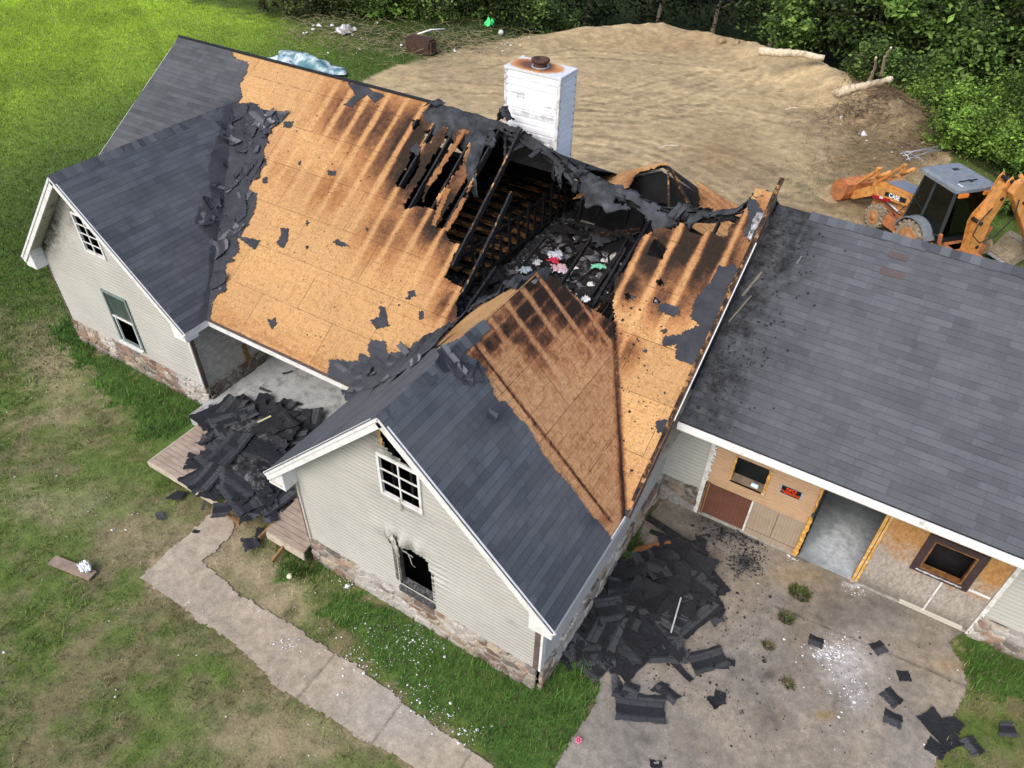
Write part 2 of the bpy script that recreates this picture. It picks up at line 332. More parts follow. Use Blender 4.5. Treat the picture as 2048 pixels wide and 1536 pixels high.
# ================================================================== HOUSE
L, D, He, Hr = 17.167, 5.792, 2.8, 6.576; s = (Hr-He)/D
XL0, XL1, D1, HL = .247, 6.352, .70, 5.802; ML = (XL0+XL1)/2; SG = (HL-He)/(ML-XL0)
XC0, XC1, D2, HC = 11.035, 17.118, 2.731, 5.811; MC = (XC0+XC1)/2; SGC = (HC-He)/(MC-XC0)
OF = OE = .355; HB = .72; YL, YC, XR = -D1+OF, -D2+OF, L-OE
YG, ZG, YGR, ZGR, YW, GX1 = 1.964, 3.55, 6.014, 6.264, 3.18, 27.0
nrm = lambda v: np.array(v, float)/np.linalg.norm(v)
def wl(y, q): p = onpl(q, (0, 1, 0), y); return p[0], p[2]
def rp(q, dz=0.): return onpl(q, (0, -s, 1), He+dz)          # a point on the front slope of the main roof
sagx = np.array([9.5, 10.1, 10.8, 11.4, 12.1, 12.8, 13.4, 14.0, 14.6, 15.2, 15.95, 16.5, 16.8])
sagz = np.array([0, .03, .08, .16, .35, .60, .75, .85, .92, .93, .76, .5, .1])
ridge_z = lambda x: Hr-np.interp(x, sagx, sagz)
house = thing('burned_house', 'long beige house with stone base, two front gables and a burned open roof', 'house', (8.6, 3, 0))
zwL = lambda x: HL-np.abs(x-ML)*SG
zwC = lambda x: HC-np.abs(x-MC)*SGC
zm = lambda y: He+s*y
def rag(C, amp, f=2.2, sd=0):
    a = C[..., 0]*1.0+C[..., 2]*.6; b = C[..., 1]*1.2-C[..., 2]*.3
    nx = (fbm(a*f, b*f, sd, 4)-.5)*2*amp+(vn(a*9, b*9, sd+5)-.5)*amp*.5; ny = (fbm(a*f+31, b*f+9, sd+3, 4)-.5)*2*amp+(vn(a*9+7, b*9, sd+8)-.5)*amp*.5
    x, y = proj(C); return x+nx, y+ny
def anyp(polys, x, y):
    m = np.zeros(np.shape(x), bool)
    for p in polys: m |= pip(p, x, y)
    return m
HOLES = [[(826,239),(843,236),(841,250),(831,263),(824,256)],
 [(866,224),(886,230),(888,246),(873,268),(862,288),(847,288),(851,266),(866,253),(864,239)],
 [(847,290),(844,303),(842,321),(826,354),(807,378),(795,376),(793,366),(800,352),(813,328),(824,303),(840,292)],
 [(897,253),(914,257),(897,310),(873,338),(855,369),(842,413),(826,411),(813,418),(807,407),(824,385),(844,354),(866,312),(886,283)],
 [(936,262),(945,272),(923,330),(895,376),(875,391),(873,420),(842,413),(862,374),(895,321),(919,283)],
 [(925,320),(935,345),(916,385),(897,410),(870,457),(886,459),(906,429),(930,392),(945,350)],
 [(912,205),(1050,225),(1110,205),(1170,205),(1250,230),(1350,250),(1480,330),(1512,380),(1494,420),(1482,436),(1458,454),(1456,472),(1443,474),(1416,461),(1401,474),(1381,463),(1361,441),(1344,458),(1313,458),(1282,476),(1269,505),(1258,533),(1234,557),(1227,608),(1227,638),(1231,700),(1180,700),(1050,620),(932,646),(911,632),(913,603),(921,574),(886,556),(905,512),(921,489),(900,483),(891,467),(903,440),(931,398),(950,350),(955,300)],
 [(1304,485),(1315,474),(1333,492),(1326,520),(1293,509)], [(1249,588),(1256,584),(1271,590),(1270,596),(1259,600),(1249,598)],
 [(1306,598),(1312,591),(1324,600),(1318,605),(1306,603)], [(1311,558),(1322,557),(1326,568),(1316,571)]]
RAFT = np.arange(7.06, 17, .54)
BL = [(980,500,110,.5),(845,320,95,1.0),(800,300,70,.6),(900,430,75,.9),(700,225,60,.45),(760,260,70,.5),(930,520,60,.6),(660,380,60,.22),(560,330,60,.12),(780,470,70,.3),(1400,500,85,1.0),(1320,505,70,.9),(1470,420,45,1.),(1250,570,40,.8),(1340,600,60,.45),(910,620,40,.6),(1240,700,35,.6),(1395,430,60,1.1),(1250,940,14,.4)]
def blob(P, bl):
    x, y = proj(P); v = 0
    for (a, b, r, k) in bl: v = np.maximum(v, k*np.exp(-(((x-a)**2+(y-b)**2)/r**2)))
    return v
def main_char(P):
    b = blob(P, BL); d = np.abs((P[:, 0]-RAFT[0]+.27) % .54-.27); d = d+(fbm(P[:, 0]*3, P[:, 1]*1.2, 3)-.5)*.09
    st = sstep(.03, .115, d); n = fbm(P[:, 0]*2.2, P[:, 1]*1.3, 9, 4); c = b*(.14+1.1*st)*(.6+.95*n)*(.75+.5*fbm(P[:, 0]*7, P[:, 1]*4, 19, 3))
    x, y = proj(P); edge = np.zeros(len(P))
    valley = np.abs(x-(1229+(y-640)*.05)); edge = np.where((y > 640) & (y < 1020), np.exp(-(valley/5)**2)*.9, 0)
    low = sstep(.7, .0, P[:, 1])*.25*vn(P[:, 0]*6, P[:, 1]*30, 4)
    return np.clip(np.maximum(c, edge)+low, 0, 1)
def main_keep(C):
    x, y = rag(C, 5, 2.6, 1); k = ~anyp(HOLES, x, y); X, Z = C[..., 0], C[..., 2]
    k &= ~((X > XL0) & (X < XL1) & (Z < zwL(X)-.10)); k &= ~((X > XC0) & (X < XC1) & (Z < zwC(X)-.10)); return k
SLEN = math.hypot(D, Hr-He)
UPM = nrm((0, D, Hr-He))
def sagdisp(P, u, v):
    d = np.zeros(P.shape); X, Y = P[..., 0], P[..., 1]; d[..., 2] = -(Hr-ridge_z(X))*sstep(D-2.6, D, Y)*.9*(X > 9.4)*sstep(17.1, 16.6, X)
    d[..., 2] += (fbm(X*1.3, Y*1.3, 21)-.5)*.02; return d
roof = sheet('roof_deck', (0, 0, He), (1, 0, 0), UPM, L, SLEN, .042, main_keep, OSB, house, 0, None, {'char': main_char}, .022, .32)
roof['label'] = 'bare strand board deck with a great burned hole'
SH1 = [(200,50),(360,50),(460,96),(463,112),(497,124),(492,140),(478,171),(485,191),(472,219),(497,203),(513,205),(519,219),(569,227),(537,260),(537,284),(526,301),(533,328),(510,352),(495,379),(513,386),(513,410),(492,455),(475,475),(480,501),(458,522),(448,553),(455,573),(427,597),(417,645),(380,700),(0,700),(0,60)]
SH2 = [(1435,531),(1448,536),(1468,529),(1479,544),(1461,564),(1445,605),(1441,640),(1415,685),(1388,730),(1351,715),(1351,686),(1338,692),(1322,690),(1329,670),(1358,668),(1378,660),(1399,648),(1380,635),(1391,599),(1405,580),(1420,566)]
SH3 = [(660,719),(715,722),(716,708),(739,715),(735,692),(742,680),(770,683),(770,702),(783,709),(821,695),(828,685),(860,672),(880,660),(900,640),(800,900),(700,800),(655,752)]
REM = [[(694,164),(734,171),(745,182),(770,191),(749,205),(735,190),(722,197),(701,214),(688,209),(711,190),(698,171)], [(758,613),(770,612),(775,642),(780,651),(752,659),(739,640),(758,632)],
 [(533,636),(541,641),(551,635),(554,648),(544,659)], [(814,582),(828,581),(833,596),(825,593),(818,599),(811,598),(816,590)], [(560,455),(577,457),(575,480),(567,497),(553,487),(562,470)], [(568,243),(587,243),(580,256),(567,254)],
 [(665,483),(677,478),(700,494),(680,493)], [(1315,612),(1328,606),(1358,613),(1361,624),(1346,633),(1322,622)], [(838,624),(846,622),(848,636),(840,641)], [(655,340),(672,342),(670,352),(656,350)],
 [(1309,843),(1336,838),(1338,866),(1315,866)], [(1222,1018),(1262,1020),(1250,1046),(1226,1040)], [(820,300),(833,285),(843,298),(836,312)], [(1495,400),(1512,398),(1530,435),(1500,485),(1488,470),(1497,440)], [(524,357),(534,352),(533,366),(525,366)],
 [(596,325),(601,322),(600,331)],[(612,440),(618,447),(612,452)],[(730,455),(738,458),(733,463)],[(470,470),(520,480),(510,500)],[(1285,700),(1296,697),(1292,706)],[(1322,660),(1330,656),(1334,664),(1326,668)], [(845,225),(872,205),(872,235),(858,247)]]
FELT = [(447,205),(500,195),(575,225),(540,300),(512,350),(515,410),(482,500),(460,573),(425,605),(417,645),(393,640),(420,560),(418,480),(386,440),(396,412),(424,400),(415,335),(428,290),(442,250)]
def felt(P):
    C = P[:, None, :]; x, y = rag(C, 5, 2, 4); return (pip(FELT, x, y)).astype(float)[:, 0]*.9
def sh1keep(C):
    x, y = rag(C, 4, 3.4, 6); k = pip(SH1, x, y); X, Z = C[..., 0], C[..., 2]; return k & ~((X > XL0) & (X < XL1) & (Z < zwL(X)-.12))
def lift(P, u, v):
    d = np.zeros(P.shape); d[..., 2] = np.clip(fbm(P[..., 0]*1.5, P[..., 1]*1.5, 33)-.5, 0, 1)*.03; return d
sheet('shingles', (0, -.03, He-.02), (1, 0, 0), UPM, 7.9, SLEN+.03, .05, sh1keep, SHGL, roof, .02, lift, {'felt': felt, 'char': lambda P: blob(P, [(480,240,50,.5),(440,420,50,.5)])}, .012)
def remkeep(polys, sd, amp=3):
    def k(C):
        x, y = rag(C, amp, 5, sd); X, Z = C[..., 0], C[..., 2]; return anyp(polys, x, y) & ~((X > XC0) & (X < XC1) & (Z < zwC(X)-.1))
    return k
FELTM = mk_shingle('black_felt_remnant', (.022, .024, .030), (.038, .041, .05))
for nm, pl, x0, x1 in (('shingle_remnant', [SH2], 14.5, L), ('shingle_remnant', [SH3], 8.0, 13.5)):
    sheet(nm, (x0, -.02, He), (1, 0, 0), UPM, x1-x0, SLEN, .04, remkeep(pl, 12), FELTM if x0 > 14 else SHG, roof, .014, lift, {'felt': lambda P: np.full(len(P), .8 if True else 0), 'char': lambda P: np.zeros(len(P))}, .01)
for i, pl in enumerate(REM):                                       # each torn scrap still nailed to the boards
    w = np.array([rp(q) for q in pl]); x0, x1 = w[:, 0].min()-.15, min(w[:, 0].max()+.15, L); y0 = max(w[:, 1].min()-.15, -.05); y1 = w[:, 1].max()+.15
    o0 = np.array([x0, y0, zm(y0)]); sheet('shingle_remnant', o0, (1, 0, 0), UPM, x1-x0, (y1-y0)*SLEN/D, .03, remkeep([pl], 40+i, 2.0), FELTM, roof, .014, lift, {'felt': lambda P: np.ones(len(P))*.9, 'char': lambda P: np.zeros(len(P))}, .01)
# small char flakes strewn over the boards
mb = MB()
for i in range(620):
    q = (random.uniform(430, 1330), random.uniform(120, 1000)) if i % 4 else (random.uniform(1240, 1500), random.uniform(600, 950)); w = rp(q, .018)
    if not (0 < w[1] < D and w[0] < L-.2): continue
    if not main_keep(w[None, None, :])[0, 0] or sh1keep(w[None, None, :])[0, 0]: continue
    r = random.uniform(.006, .022)*(2 if random.random() < .06 else 1); a = random.uniform(0, 6.28); U = np.array([1, 0, 0]); pts = []
    for k in range(5):
        t = a+k*1.257; rr = r*random.uniform(.4, 1.3); pts.append(w+U*math.cos(t)*rr+UPM*math.sin(t)*rr*random.uniform(.5, 1.5))
    mb.add(pts, [tuple(range(5))])
o = mb.build('char_flakes', FELTM, roof); solidify(o, .006, 1); o['kind'] = 'stuff'
# back slope (sagging, open over the burned rooms)
def bkeep(C):
    X, Y = C[..., 0], C[..., 1]; n = fbm(X*1.4, Y*1.4, 8); hole = (X > 12.3+n*.5) & (X < 16.9-n*.5) & (Y < 11+n); return ~hole
def bsag(P, u, v):
    d = np.zeros(P.shape); X, Y = P[..., 0], P[..., 1]; d[..., 2] = -(Hr-ridge_z(X))*sstep(D+3.5, D, Y)*.95; return d
sheet('back_roof_slope', (0, 2*D, He), (1, 0, 0), nrm((0, -D, Hr-He)), L, SLEN, .09, bkeep, SHGL, house, 0, bsag, {'felt': lambda P: np.zeros(len(P)), 'char': lambda P: sstep(8.5, 11, P[:, 0])}, .03)
mb = MB(); mb.add([(8.4, D+.05, Hr-.12), (11.4, D+.05, ridge_z(11.4)-.12), (12.4, D+.05, ridge_z(12.4)-.12), (12.4, D+3.4, 4.05), (8.4, D+3.4, 4.2)], [(0, 1, 2, 3, 4)]); mb.build('charred_underside', SOOT_SHADE, house)
mb = MB(); mb.add([(6.4, D+3.35, 4.24), (10.6, D+3.35, 4.14), (10.6, 2*D-.42, 2.45), (6.4, 2*D-.42, 2.45)], [(0, 1, 2, 3)]); mb.build('charred_underside', SOOT_SHADE, house)
# drip edge along the intact ridge
mb = MB(); mb.beam((-.02, D, Hr+.03), (8.9, D, Hr+.03), .07, .05); mb.build('ridge_cap', FELTM, roof)
# ---- gable roofs
def gkeep(side, C):
    X, Y, Z = C[..., 0], C[..., 1], C[..., 2]; return (Z > zm(Y)-.10) | (Y < 0)
NL = nrm((-(ML-XL0), 0, HL-He)); LL = math.hypot(ML-XL0, HL-He)
gl = sheet('left_gable_roof', (XL1, -D1, He), (0, 1, 0), NL, 5.6, LL, .06, lambda C: gkeep(1, C), OSB2, house, -.01, None, {'char': lambda P: np.zeros(len(P))}, .02, .2)
sheet('shingles', (XL1+.02, -D1-.03, He-.02), (0, 1, 0), NL, 5.6, LL+.02, .05, lambda C: gkeep(1, C), SHGB, gl, .02, lift, {'felt': felt, 'char': lambda P: blob(P, [(430,500,60,.4)])}, .012, .25)
sheet('shingles', (XL0-.02, -D1-.03, He-.02), (0, 1, 0), NL*(-1, 1, 1), 5.6, LL+.02, .1, lambda C: gkeep(0, C), SHGB, gl, .02, None, {'felt': lambda P: np.zeros(len(P)), 'char': lambda P: np.zeros(len(P))}, .03, 0)
def caps(parent, a, b, slope, w=.15, lift=.022, mat=SHGB, sp=.15):
    a = np.array(a, float); b = np.array(b, float); n = int(np.linalg.norm(b-a)/sp); d = (b-a)/np.linalg.norm(b-a); sd = nrm(np.cross(d, (0, 0, 1))); mb = MB()
    for i in range(n):
        c0 = a+d*sp*i; c1 = c0+d*sp*1.6; j = random.uniform(-.01, .01); ww = w+random.uniform(-.015, .015); dn = np.array([0, 0, -slope*ww]); z0 = np.array([0, 0, lift+.012]); z1 = np.array([0, 0, lift])
        mb.add([c0-sd*(ww+j)+dn+z0, c0+z0*1.1, c0+sd*(ww-j)+dn+z0, c1-sd*(ww+j)+dn+z1, c1+z1, c1+sd*(ww-j)+dn+z1], [(0,1,4,3),(1,2,5,4)])
    o = mb.build('ridge_cap', mat, parent); solidify(o, .008, -1); m = o.data.materials[0]; return o
def mk_cap():
    t = NT('ridge_cap_shingle'); v = t.coord(); g = t.n('NewGeometry').outputs['Random Per Island']; col = t.mix(g, (.045, .05, .06), (.115, .125, .14)); col = t.mix(t.rng(t.noise(150, v, 2), .4, .7, 0, .6), col, (.03, .032, .036)); return t.done(col, .9)
CAPM = mk_cap()
caps(gl, (ML, -D1-.02, HL), (ML, 4.2, HL), SG, mat=CAPM)
# centre gable
NR = nrm((-(XC1-MC), 0, HC-He)); LC = math.hypot(XC1-MC, HC-He)
BURN = [(1060,540),(1088,540),(1093,550),(1110,556),(1139,582),(1183,617),(1224,644),(1233,690),(1300,600),(1250,350),(1050,400)]
SHC = [(905,690),(886,712),(923,702),(940,716),(954,719),(975,753),(987,781),(988,794),(1000,806),(1012,803),(1026,822),(1036,835),(1056,855),(1095,918),(1149,987),(1180,1028),(1200,1048),(1222,1074),(1215,1110),(1100,1300),(700,1200),(700,800)]
def crkeep(C):
    x, y = rag(C, 4, 3, 15); return gkeep(1, C) & ~pip(BURN, x, y)
CB = [(1100,570,55,1.25),(1060,620,55,.8),(1150,615,45,1.1),(1010,675,50,.65),(1190,670,40,.5),(975,700,40,.6),(1222,655,25,1.0),(1080,680,60,.5),(1215,1035,20,.3)]
def cchar(P):
    b = blob(P, CB); d1 = np.abs((P[:, 1]+.1) % .54-.27); vv = np.hypot(XC1-P[:, 0], P[:, 2]-He); d2 = np.abs(vv % .30-.15)
    g = np.minimum(sstep(.04, .10, d1+(fbm(P[:,1]*3,vv*3,2)-.5)*.06), .35+.65*sstep(.01, .05, d2+(fbm(P[:,1]*5,vv*5,7)-.5)*.06)); n = fbm(P[:, 1]*2, vv*2, 5); c = b*(.12+1.1*g)*sstep(.22, .62, n+.25*b+.25*(fbm(P[:, 1]*9, vv*9, 12, 3)-.5))*1.15
    x, y = proj(P); seam = np.abs((x-937)*(1040-675)-(y-675)*(1220-937))/np.hypot(365, 283); c = np.maximum(c, np.exp(-(seam/2.2)**2)*.95*((y > 670) & (y < 1045)))
    val = np.abs(x-(1229+(y-640)*.05)); c = np.maximum(c, np.where(y > 640, np.exp(-(val/6)**2)*.9, 0)); c += .14*(fbm(P[:, 1]*14, vv*14, 8, 3) > .56)*(y < 1000); return np.clip(c, 0, 1)
gc = sheet('centre_gable_roof', (XC1, -D2, He), (0, 1, 0), NR, 7.4, LC, .04, crkeep, OSB2, house, -.005, None, {'char': cchar}, .02)
gc['label'] = 'half stripped slope, shingles below and scorched boards above'
def shckeep(C):
    x, y = rag(C, 2.5, 4, 16); return pip(SHC, x, y) & (C[..., 1] < 4)
sheet('shingles', (XC1+.02, -D2-.03, He-.02), (0, 1, 0), NR, 6, LC+.02, .04, shckeep, SHGB, gc, .02, lift, {'felt': lambda P: blob(P, [(1000,830,35,.9),(1190,1040,25,.8)]), 'char': lambda P: np.zeros(len(P))}, .014)
BAND = [(1032,574),(992,589),(930,630),(880,680),(862,703),(880,697),(903,685),(934,668),(1032,584)]
ylim = onpl((1085, 537), (1, 0, 0), MC)[1]
def clkeep(C): n = fbm(C[..., 1]*3, C[..., 0]*3, 4); return gkeep(0, C) & (C[..., 1] < ylim+.1-n*.5)
g2 = sheet('left_slope_deck', (XC0, -D2, He), (0, 1, 0), NR*(-1, 1, 1), 7.4, LC, .05, clkeep, OSB, gc, -.005, None, {'char': lambda P: blob(P, [(1085,530,30,.8),(900,660,25,.3)])*.7}, .02)
def clsh(C):
    x, y = rag(C, 3, 3, 18); return gkeep(0, C) & ~pip(BAND, x, y) & (C[..., 1] < ylim-.1)
def cldisp(P, u, v):
    d = np.zeros(P.shape); m = sstep(-.9, 1.2, P[..., 1]); d[..., 2] = m*(np.clip(fbm(P[..., 1]*2.2, u*0+v*3, 5)-.42, 0, 1)*.5); return d
sheet('shingles', (XC0-.02, -D2-.03, He-.02), (0, 1, 0), NR*(-1, 1, 1), 7.4, LC+.02, .05, clsh, SHG, gc, .02, cldisp, {'felt': lambda P: sstep(-.8, .6, P[:, 1])*.9, 'char': lambda P: sstep(0, 2.5, P[:, 1])*.5}, .014)
caps(gc, (MC, -D2-.02, HC), (MC, -.05, HC), SGC, mat=CAPM)
# torn shingle tabs at the top of the shingled part
# ---- rake boards, fascias, soffits, box returns
def rake(parent, xa, za, xb, zb, y, h=.19, mat=WHITE, nm='rake_board'):
    mb = MB(); mb.beam((xa, y, za-h/2-.005), (xb, y, zb-h/2-.005), .03, h, up=(0, 0, 1)); mb.build(nm, mat, parent)
for par, x0, x1, m_, hp, y in ((gl, XL0, XL1, ML, HL, -D1), (gc, XC0, XC1, MC, HC, -D2)):
    rake(par, x0-.01, He, m_, hp, y); rake(par, m_, hp, x1+.01, He, y)
    mb = MB(); mb.beam((x0, y-.024, He-.035), (m_, y-.024, hp-.035), .02, .05); mb.beam((m_, y-.024, hp-.035), (x1, y-.024, He-.035), .02, .05); mb.build('drip_trim', WHITE, par)
    mb = MB(); yy = y+OF
    for a, b in ((x0, m_), (x1, m_)):
        mb = MB(); mb.add([(a, y, He-.17), (b, y, hp-.17), (b, yy, hp-.17), (a, yy, He-.17)], [(0, 1, 2, 3)]); solidify(mb.build('soffit', SOFFIT, par), .012, 0)
    for xx, sg_ in ((x0, 1), (x1, -1)):                          # boxed eave returns at the gable corners
        mb = MB()
        pr = [(xx, He-.18), (xx, He-.30), (xx+sg_*.42, He-.30), (xx+sg_*.42, He+.24*1.0)]
        mb.prism(pr, y-.001+.02, y+OF+.02); mb.build('eave_return', WHITE, par)
mb = MB(); mb.box(XL1+.02, XC0, -.03, 0, He-.2, He-.03); mb.build('fascia', WHITE, house)
mb = MB(); mb.box(XL1+.02, XC0, 0, 1.9, He-.22, He-.19); mb.build('porch_ceiling', SOFFIT, house)
mb = MB(); mb.box(XL1+.02, XC0, -.05, .02, He-.035, He-.012); mb.build('drip_edge', BROWN, house)
for sd_, x_ in ((1, XL1), (-1, XL0)):
    mb = MB(); mb.box(min(x_, x_+sd_*.02), max(x_, x_+sd_*.02), -D1, 0, He-.2, He-.02); mb.build('fascia', WHITE, gl)
mb = MB(); mb.box(XC1, XC1+.02, -D2, 0, He-.2, He-.02); mb.build('fascia', WHITE, gc); mb = MB(); mb.box(XC0-.02, XC0, -D2, 0, He-.2, He-.02); mb.build('fascia', WHITE, gc)
mb = MB(); mb.box(XR, XC1, -D2+OF, YW, He-.2, He-.18); mb.build('soffit', SOFFIT, gc); mb = MB(); mb.box(XC0, XC0+OE, -D2, 0, He-.2, He-.18); mb.build('soffit', SOFFIT, gc)
# main right rake: burnt wood behind, white metal in front
mb = MB(); mb.beam((L+.012, 0, He-.08), (L+.012, D, Hr-.08), .024, .2, up=(0, 0, 1)); mb.build('rake_board', simple('peeling_brown_board', (.10, .06, .045), .8, .4, 7, dirt=(.5, .5, .5), dsc=5, damt=.1), roof)
mb = MB(); mb.beam((L+.034, 1.6, zm(1.6)-.015), (L+.034, D-.95, zm(D-.95)-.015), .02, .055); mb.build('drip_trim', WHITE, roof)
mb = MB(); mb.beam((L-.03, .2, zm(.2)+.02), (L-.03, D+.25, zm(D+.25)+.05), .07, .05, seg=14, jit=.4); mb.build('scorched_batten', HALF, roof)
mb = MB(); mb.beam((0, 0, He-.1), (0, D, Hr-.1), .03, .2); mb.beam((0, 2*D, He-.1), (0, D, Hr-.1), .03, .2); mb.build('rake_board', WHITE, roof)
# ---- siding and stone
def siding(name, O, U, width, z0, top, holes=(), mat=SID, parent=house, course=.105, step=.12, ragged=(), warp=None, char=None, lip=.021):
    O = np.array(O, float); U = nrm(U); N = np.array([U[1], -U[0], 0]); us = [0.]
    marks = sorted({round(h[0], 4) for h in holes}|{round(h[1], 4) for h in holes}|{0., width}); us = []
    st = .05 if ragged else step
    for a, b in zip(marks, marks[1:]): k = max(1, math.ceil((b-a)/st)); us += list(np.linspace(a, b, k+1)[:-1])
    us = np.array(us+[width]); V = []; F = []; ch = []; ztop = max(top(u) for u in us); nc = math.ceil((ztop-z0)/course)
    rows = sorted({z0+i*course for i in range(nc+1)}|{h[2] for h in holes}|{h[3] for h in holes})
    T = np.array([top(u) for u in us])
    for za, zb in zip(rows, rows[1:]):
        zc = za+(zb-za)*.6; sub = [(za, zc), (zc, zb)]
        for si, (a, b) in enumerate(sub):
            fr = lambda z: lip*(1-.15*si) if z < zb-1e-6 else 0.001
            base = len(V)
            for j, z in enumerate((a, a, b)):
                d = (0.001 if si == 0 else fr(z)) if j == 0 else fr(z)
                for i, u in enumerate(us):
                    zz = min(z, T[i]); P = O+U*u+N*d; P[2] = zz
                    if warp: P = P+N*warp(u, zz)
                    V.append(P)
            n = len(us)
            for i in range(n-1):
                if a >= max(T[i], T[i+1])-1e-4: continue
                um, zmid = (us[i]+us[i+1])/2, (a+b)/2
                if any(h[0] < um < h[1] and h[2] < zmid < h[3] for h in holes): continue
                if any(pip(r, np.array(um), np.array(zmid)) for r in ragged): continue
                for r0 in (0, 1): F.append((base+r0*n+i, base+r0*n+i+1, base+(r0+1)*n+i+1, base+(r0+1)*n+i))
    V = np.array(V); off = np.array(origin(parent)); at = {'char': char(V) if char is not None else np.zeros(len(V))}
    o = link(npmesh(name, V-off, np.array(F), None, at), name, mat, parent); return o
_pts = rng.uniform(0, 1, (64, 64, 2)); _cc = rng.uniform(0, 1, (64, 64, 3))
def vor2(x, y):
    ix, iy = np.floor(x).astype(int), np.floor(y).astype(int); b1 = np.full(x.shape, 9.); b2 = b1.copy(); col = np.zeros(x.shape+(3,))
    for dx in (-1, 0, 1):
        for dy in (-1, 0, 1):
            cx, cy = (ix+dx) % 64, (iy+dy) % 64; px = ix+dx+_pts[cx, cy, 0]; py = iy+dy+_pts[cx, cy, 1]; d = np.hypot(px-x, py-y); n1 = d < b1
            b2 = np.where(n1, b1, np.minimum(b2, d)); col[n1] = _cc[cx, cy][n1]; b1 = np.where(n1, d, b1)
    return b1, b2, col
def stone(O, U, width, z0, z1, parent=house, seed=0, dark=0.):
    O = np.array(O, float); U = nrm(U); N = np.array([U[1], -U[0], 0]); nu, nz = max(2, round(width/.028)), max(2, round((z1-z0)/.028))
    u, z = np.meshgrid(np.linspace(0, width, nu+1), np.linspace(z0, z1, nz+1), indexing='ij'); wx = u*3.4+seed*7+fbm(u*4, z*4, seed)*.5; wz = z*4.6+seed*3+fbm(u*4+9, z*4, seed)*.5
    f1, f2, c = vor2(wx, wz); e = sstep(.03, .16, f2-f1); tone = np.array([[.27,.18,.13],[.34,.28,.21],[.22,.16,.13],[.35,.31,.26],[.21,.185,.165]]); ci = (c[..., 0]*4.99).astype(int); colr = tone[ci]*(.65+.6*c[..., 1:2])
    colr = colr*(.7+.6*fbm(u*12, z*12, 3)[..., None]); mort = np.array([.40, .38, .34])*(.6+.7*fbm(u*5, z*5, 9)[..., None]); wht = (sstep(.55, .68, fbm(u*1.3+seed, z*2, 77)))[..., None]
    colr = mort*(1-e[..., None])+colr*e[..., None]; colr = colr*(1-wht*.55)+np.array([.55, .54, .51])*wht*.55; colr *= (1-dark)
    dsp = e*(.03+.03*c[..., 2])+fbm(u*9, z*9, 4)*.02+.02; P = O+u[..., None]*U+N*dsp[..., None]; P[..., 2] = z; idx = np.arange(u.size).reshape(u.shape)
    F = np.stack([idx[:-1, :-1], idx[1:, :-1], idx[1:, 1:], idx[:-1, 1:]], -1).reshape(-1, 4); off = np.array(origin(parent))
    me = npmesh('stone_base', P.reshape(-1, 3)-off, F, None, None, colr.reshape(-1, 3)); o = link(me, 'stone_base', STONE, parent); solidify(o, .06, -1); return o
def window(name, x0, x1, z0, z1, y, cols, rows, fmat=WHITE, fw=.05, glass=None, parent=house):
    mb = MB(); d0, d1 = y-.03, y+.03
    mb.box(x0-fw, x0, d0, d1, z0-fw, z1+fw); mb.box(x1, x1+fw, d0, d1, z0-fw, z1+fw); mb.box(x0, x1, d0, d1, z0-fw, z0); mb.box(x0, x1, d0, d1, z1, z1+fw)
    w = thing(name, None, None, (x0, y, z0)); w.parent = parent; w.location = Vector((x0, y, z0))-origin(parent); mb.build('frame', fmat, w)
    if cols*rows > 1:
        mb = MB()
        for i in range(1, cols): x = x0+(x1-x0)*i/cols; mb.box(x-.014, x+.014, y-.022, y-.002, z0, z1)
        for j in range(1, rows): z = z0+(z1-z0)*j/rows; mb.box(x0, x1, y-.019, y-.004, z-.014, z+.014)
        mb.build('muntin', fmat, w)
    if glass: mb = MB(); mb.box(x0, x1, y+.004, y+.01, *glass[1:]); mb.build('pane', glass[0], w)
    return w
# left gable front wall
topL = lambda u: min(HL-.17, zwL(XL0+OE+u)-.19); topC = lambda u: min(HC-.17, zwC(XC0+OE+u)-.19)
wL = XL1-XL0-2*OE; wC = XC1-XC0-2*OE
lu = (2.95, 3.62, 3.70, 4.66); ll = (2.92, 3.74, 1.0, 2.5)
hL = [(a-(XL0+OE), b-(XL0+OE), c, d) for a, b, c, d in (lu, ll)]
def chL(V): x, y = proj(V); return np.exp(-(((x-100)/26)**2+((y-450)/60)**2))*1.1+np.exp(-(((x-145)/9)**2+((y-430)/20)**2))+np.exp(-((x-(88+(y-370)*0))/5)**2)*(y < 520)*.8
siding('siding', (XL0+OE, YL, HB), (1, 0, 0), wL, HB, topL, hL, char=chL)
window('gable_window', *lu[:2], lu[2], lu[3], YL-.02, 2, 4)['label'] = 'narrow broken window high in the left gable'
GLS = simple('dark_green_glass', (.045, .065, .06), .12, .3, 3, bump=0, spec=.6); TEAL = simple('grey_green_frame', (.16, .20, .19), .6, .2, 8)
window('front_window', *ll, YL-.03, 1, 1, TEAL, .06, (GLS, 1.78, 2.5))['label'] = 'tall sash window with its lower pane gone'
mb = MB(); mb.box(2.92, 3.74, YL-.05, YL, 1.74, 1.79); mb.box(2.86, 3.80, YL-.12, YL+.03, .93, .97); mb.box(2.97, 3.0, YL-.04, YL, 1.0, 1.74); mb.box(3.66, 3.69, YL-.04, YL, 1.0, 1.74); mb.build('window_sill', WHITE, house)
stone((XL0+OE, YL, 0), (1, 0, 0), wL, -.15, HB, seed=1)
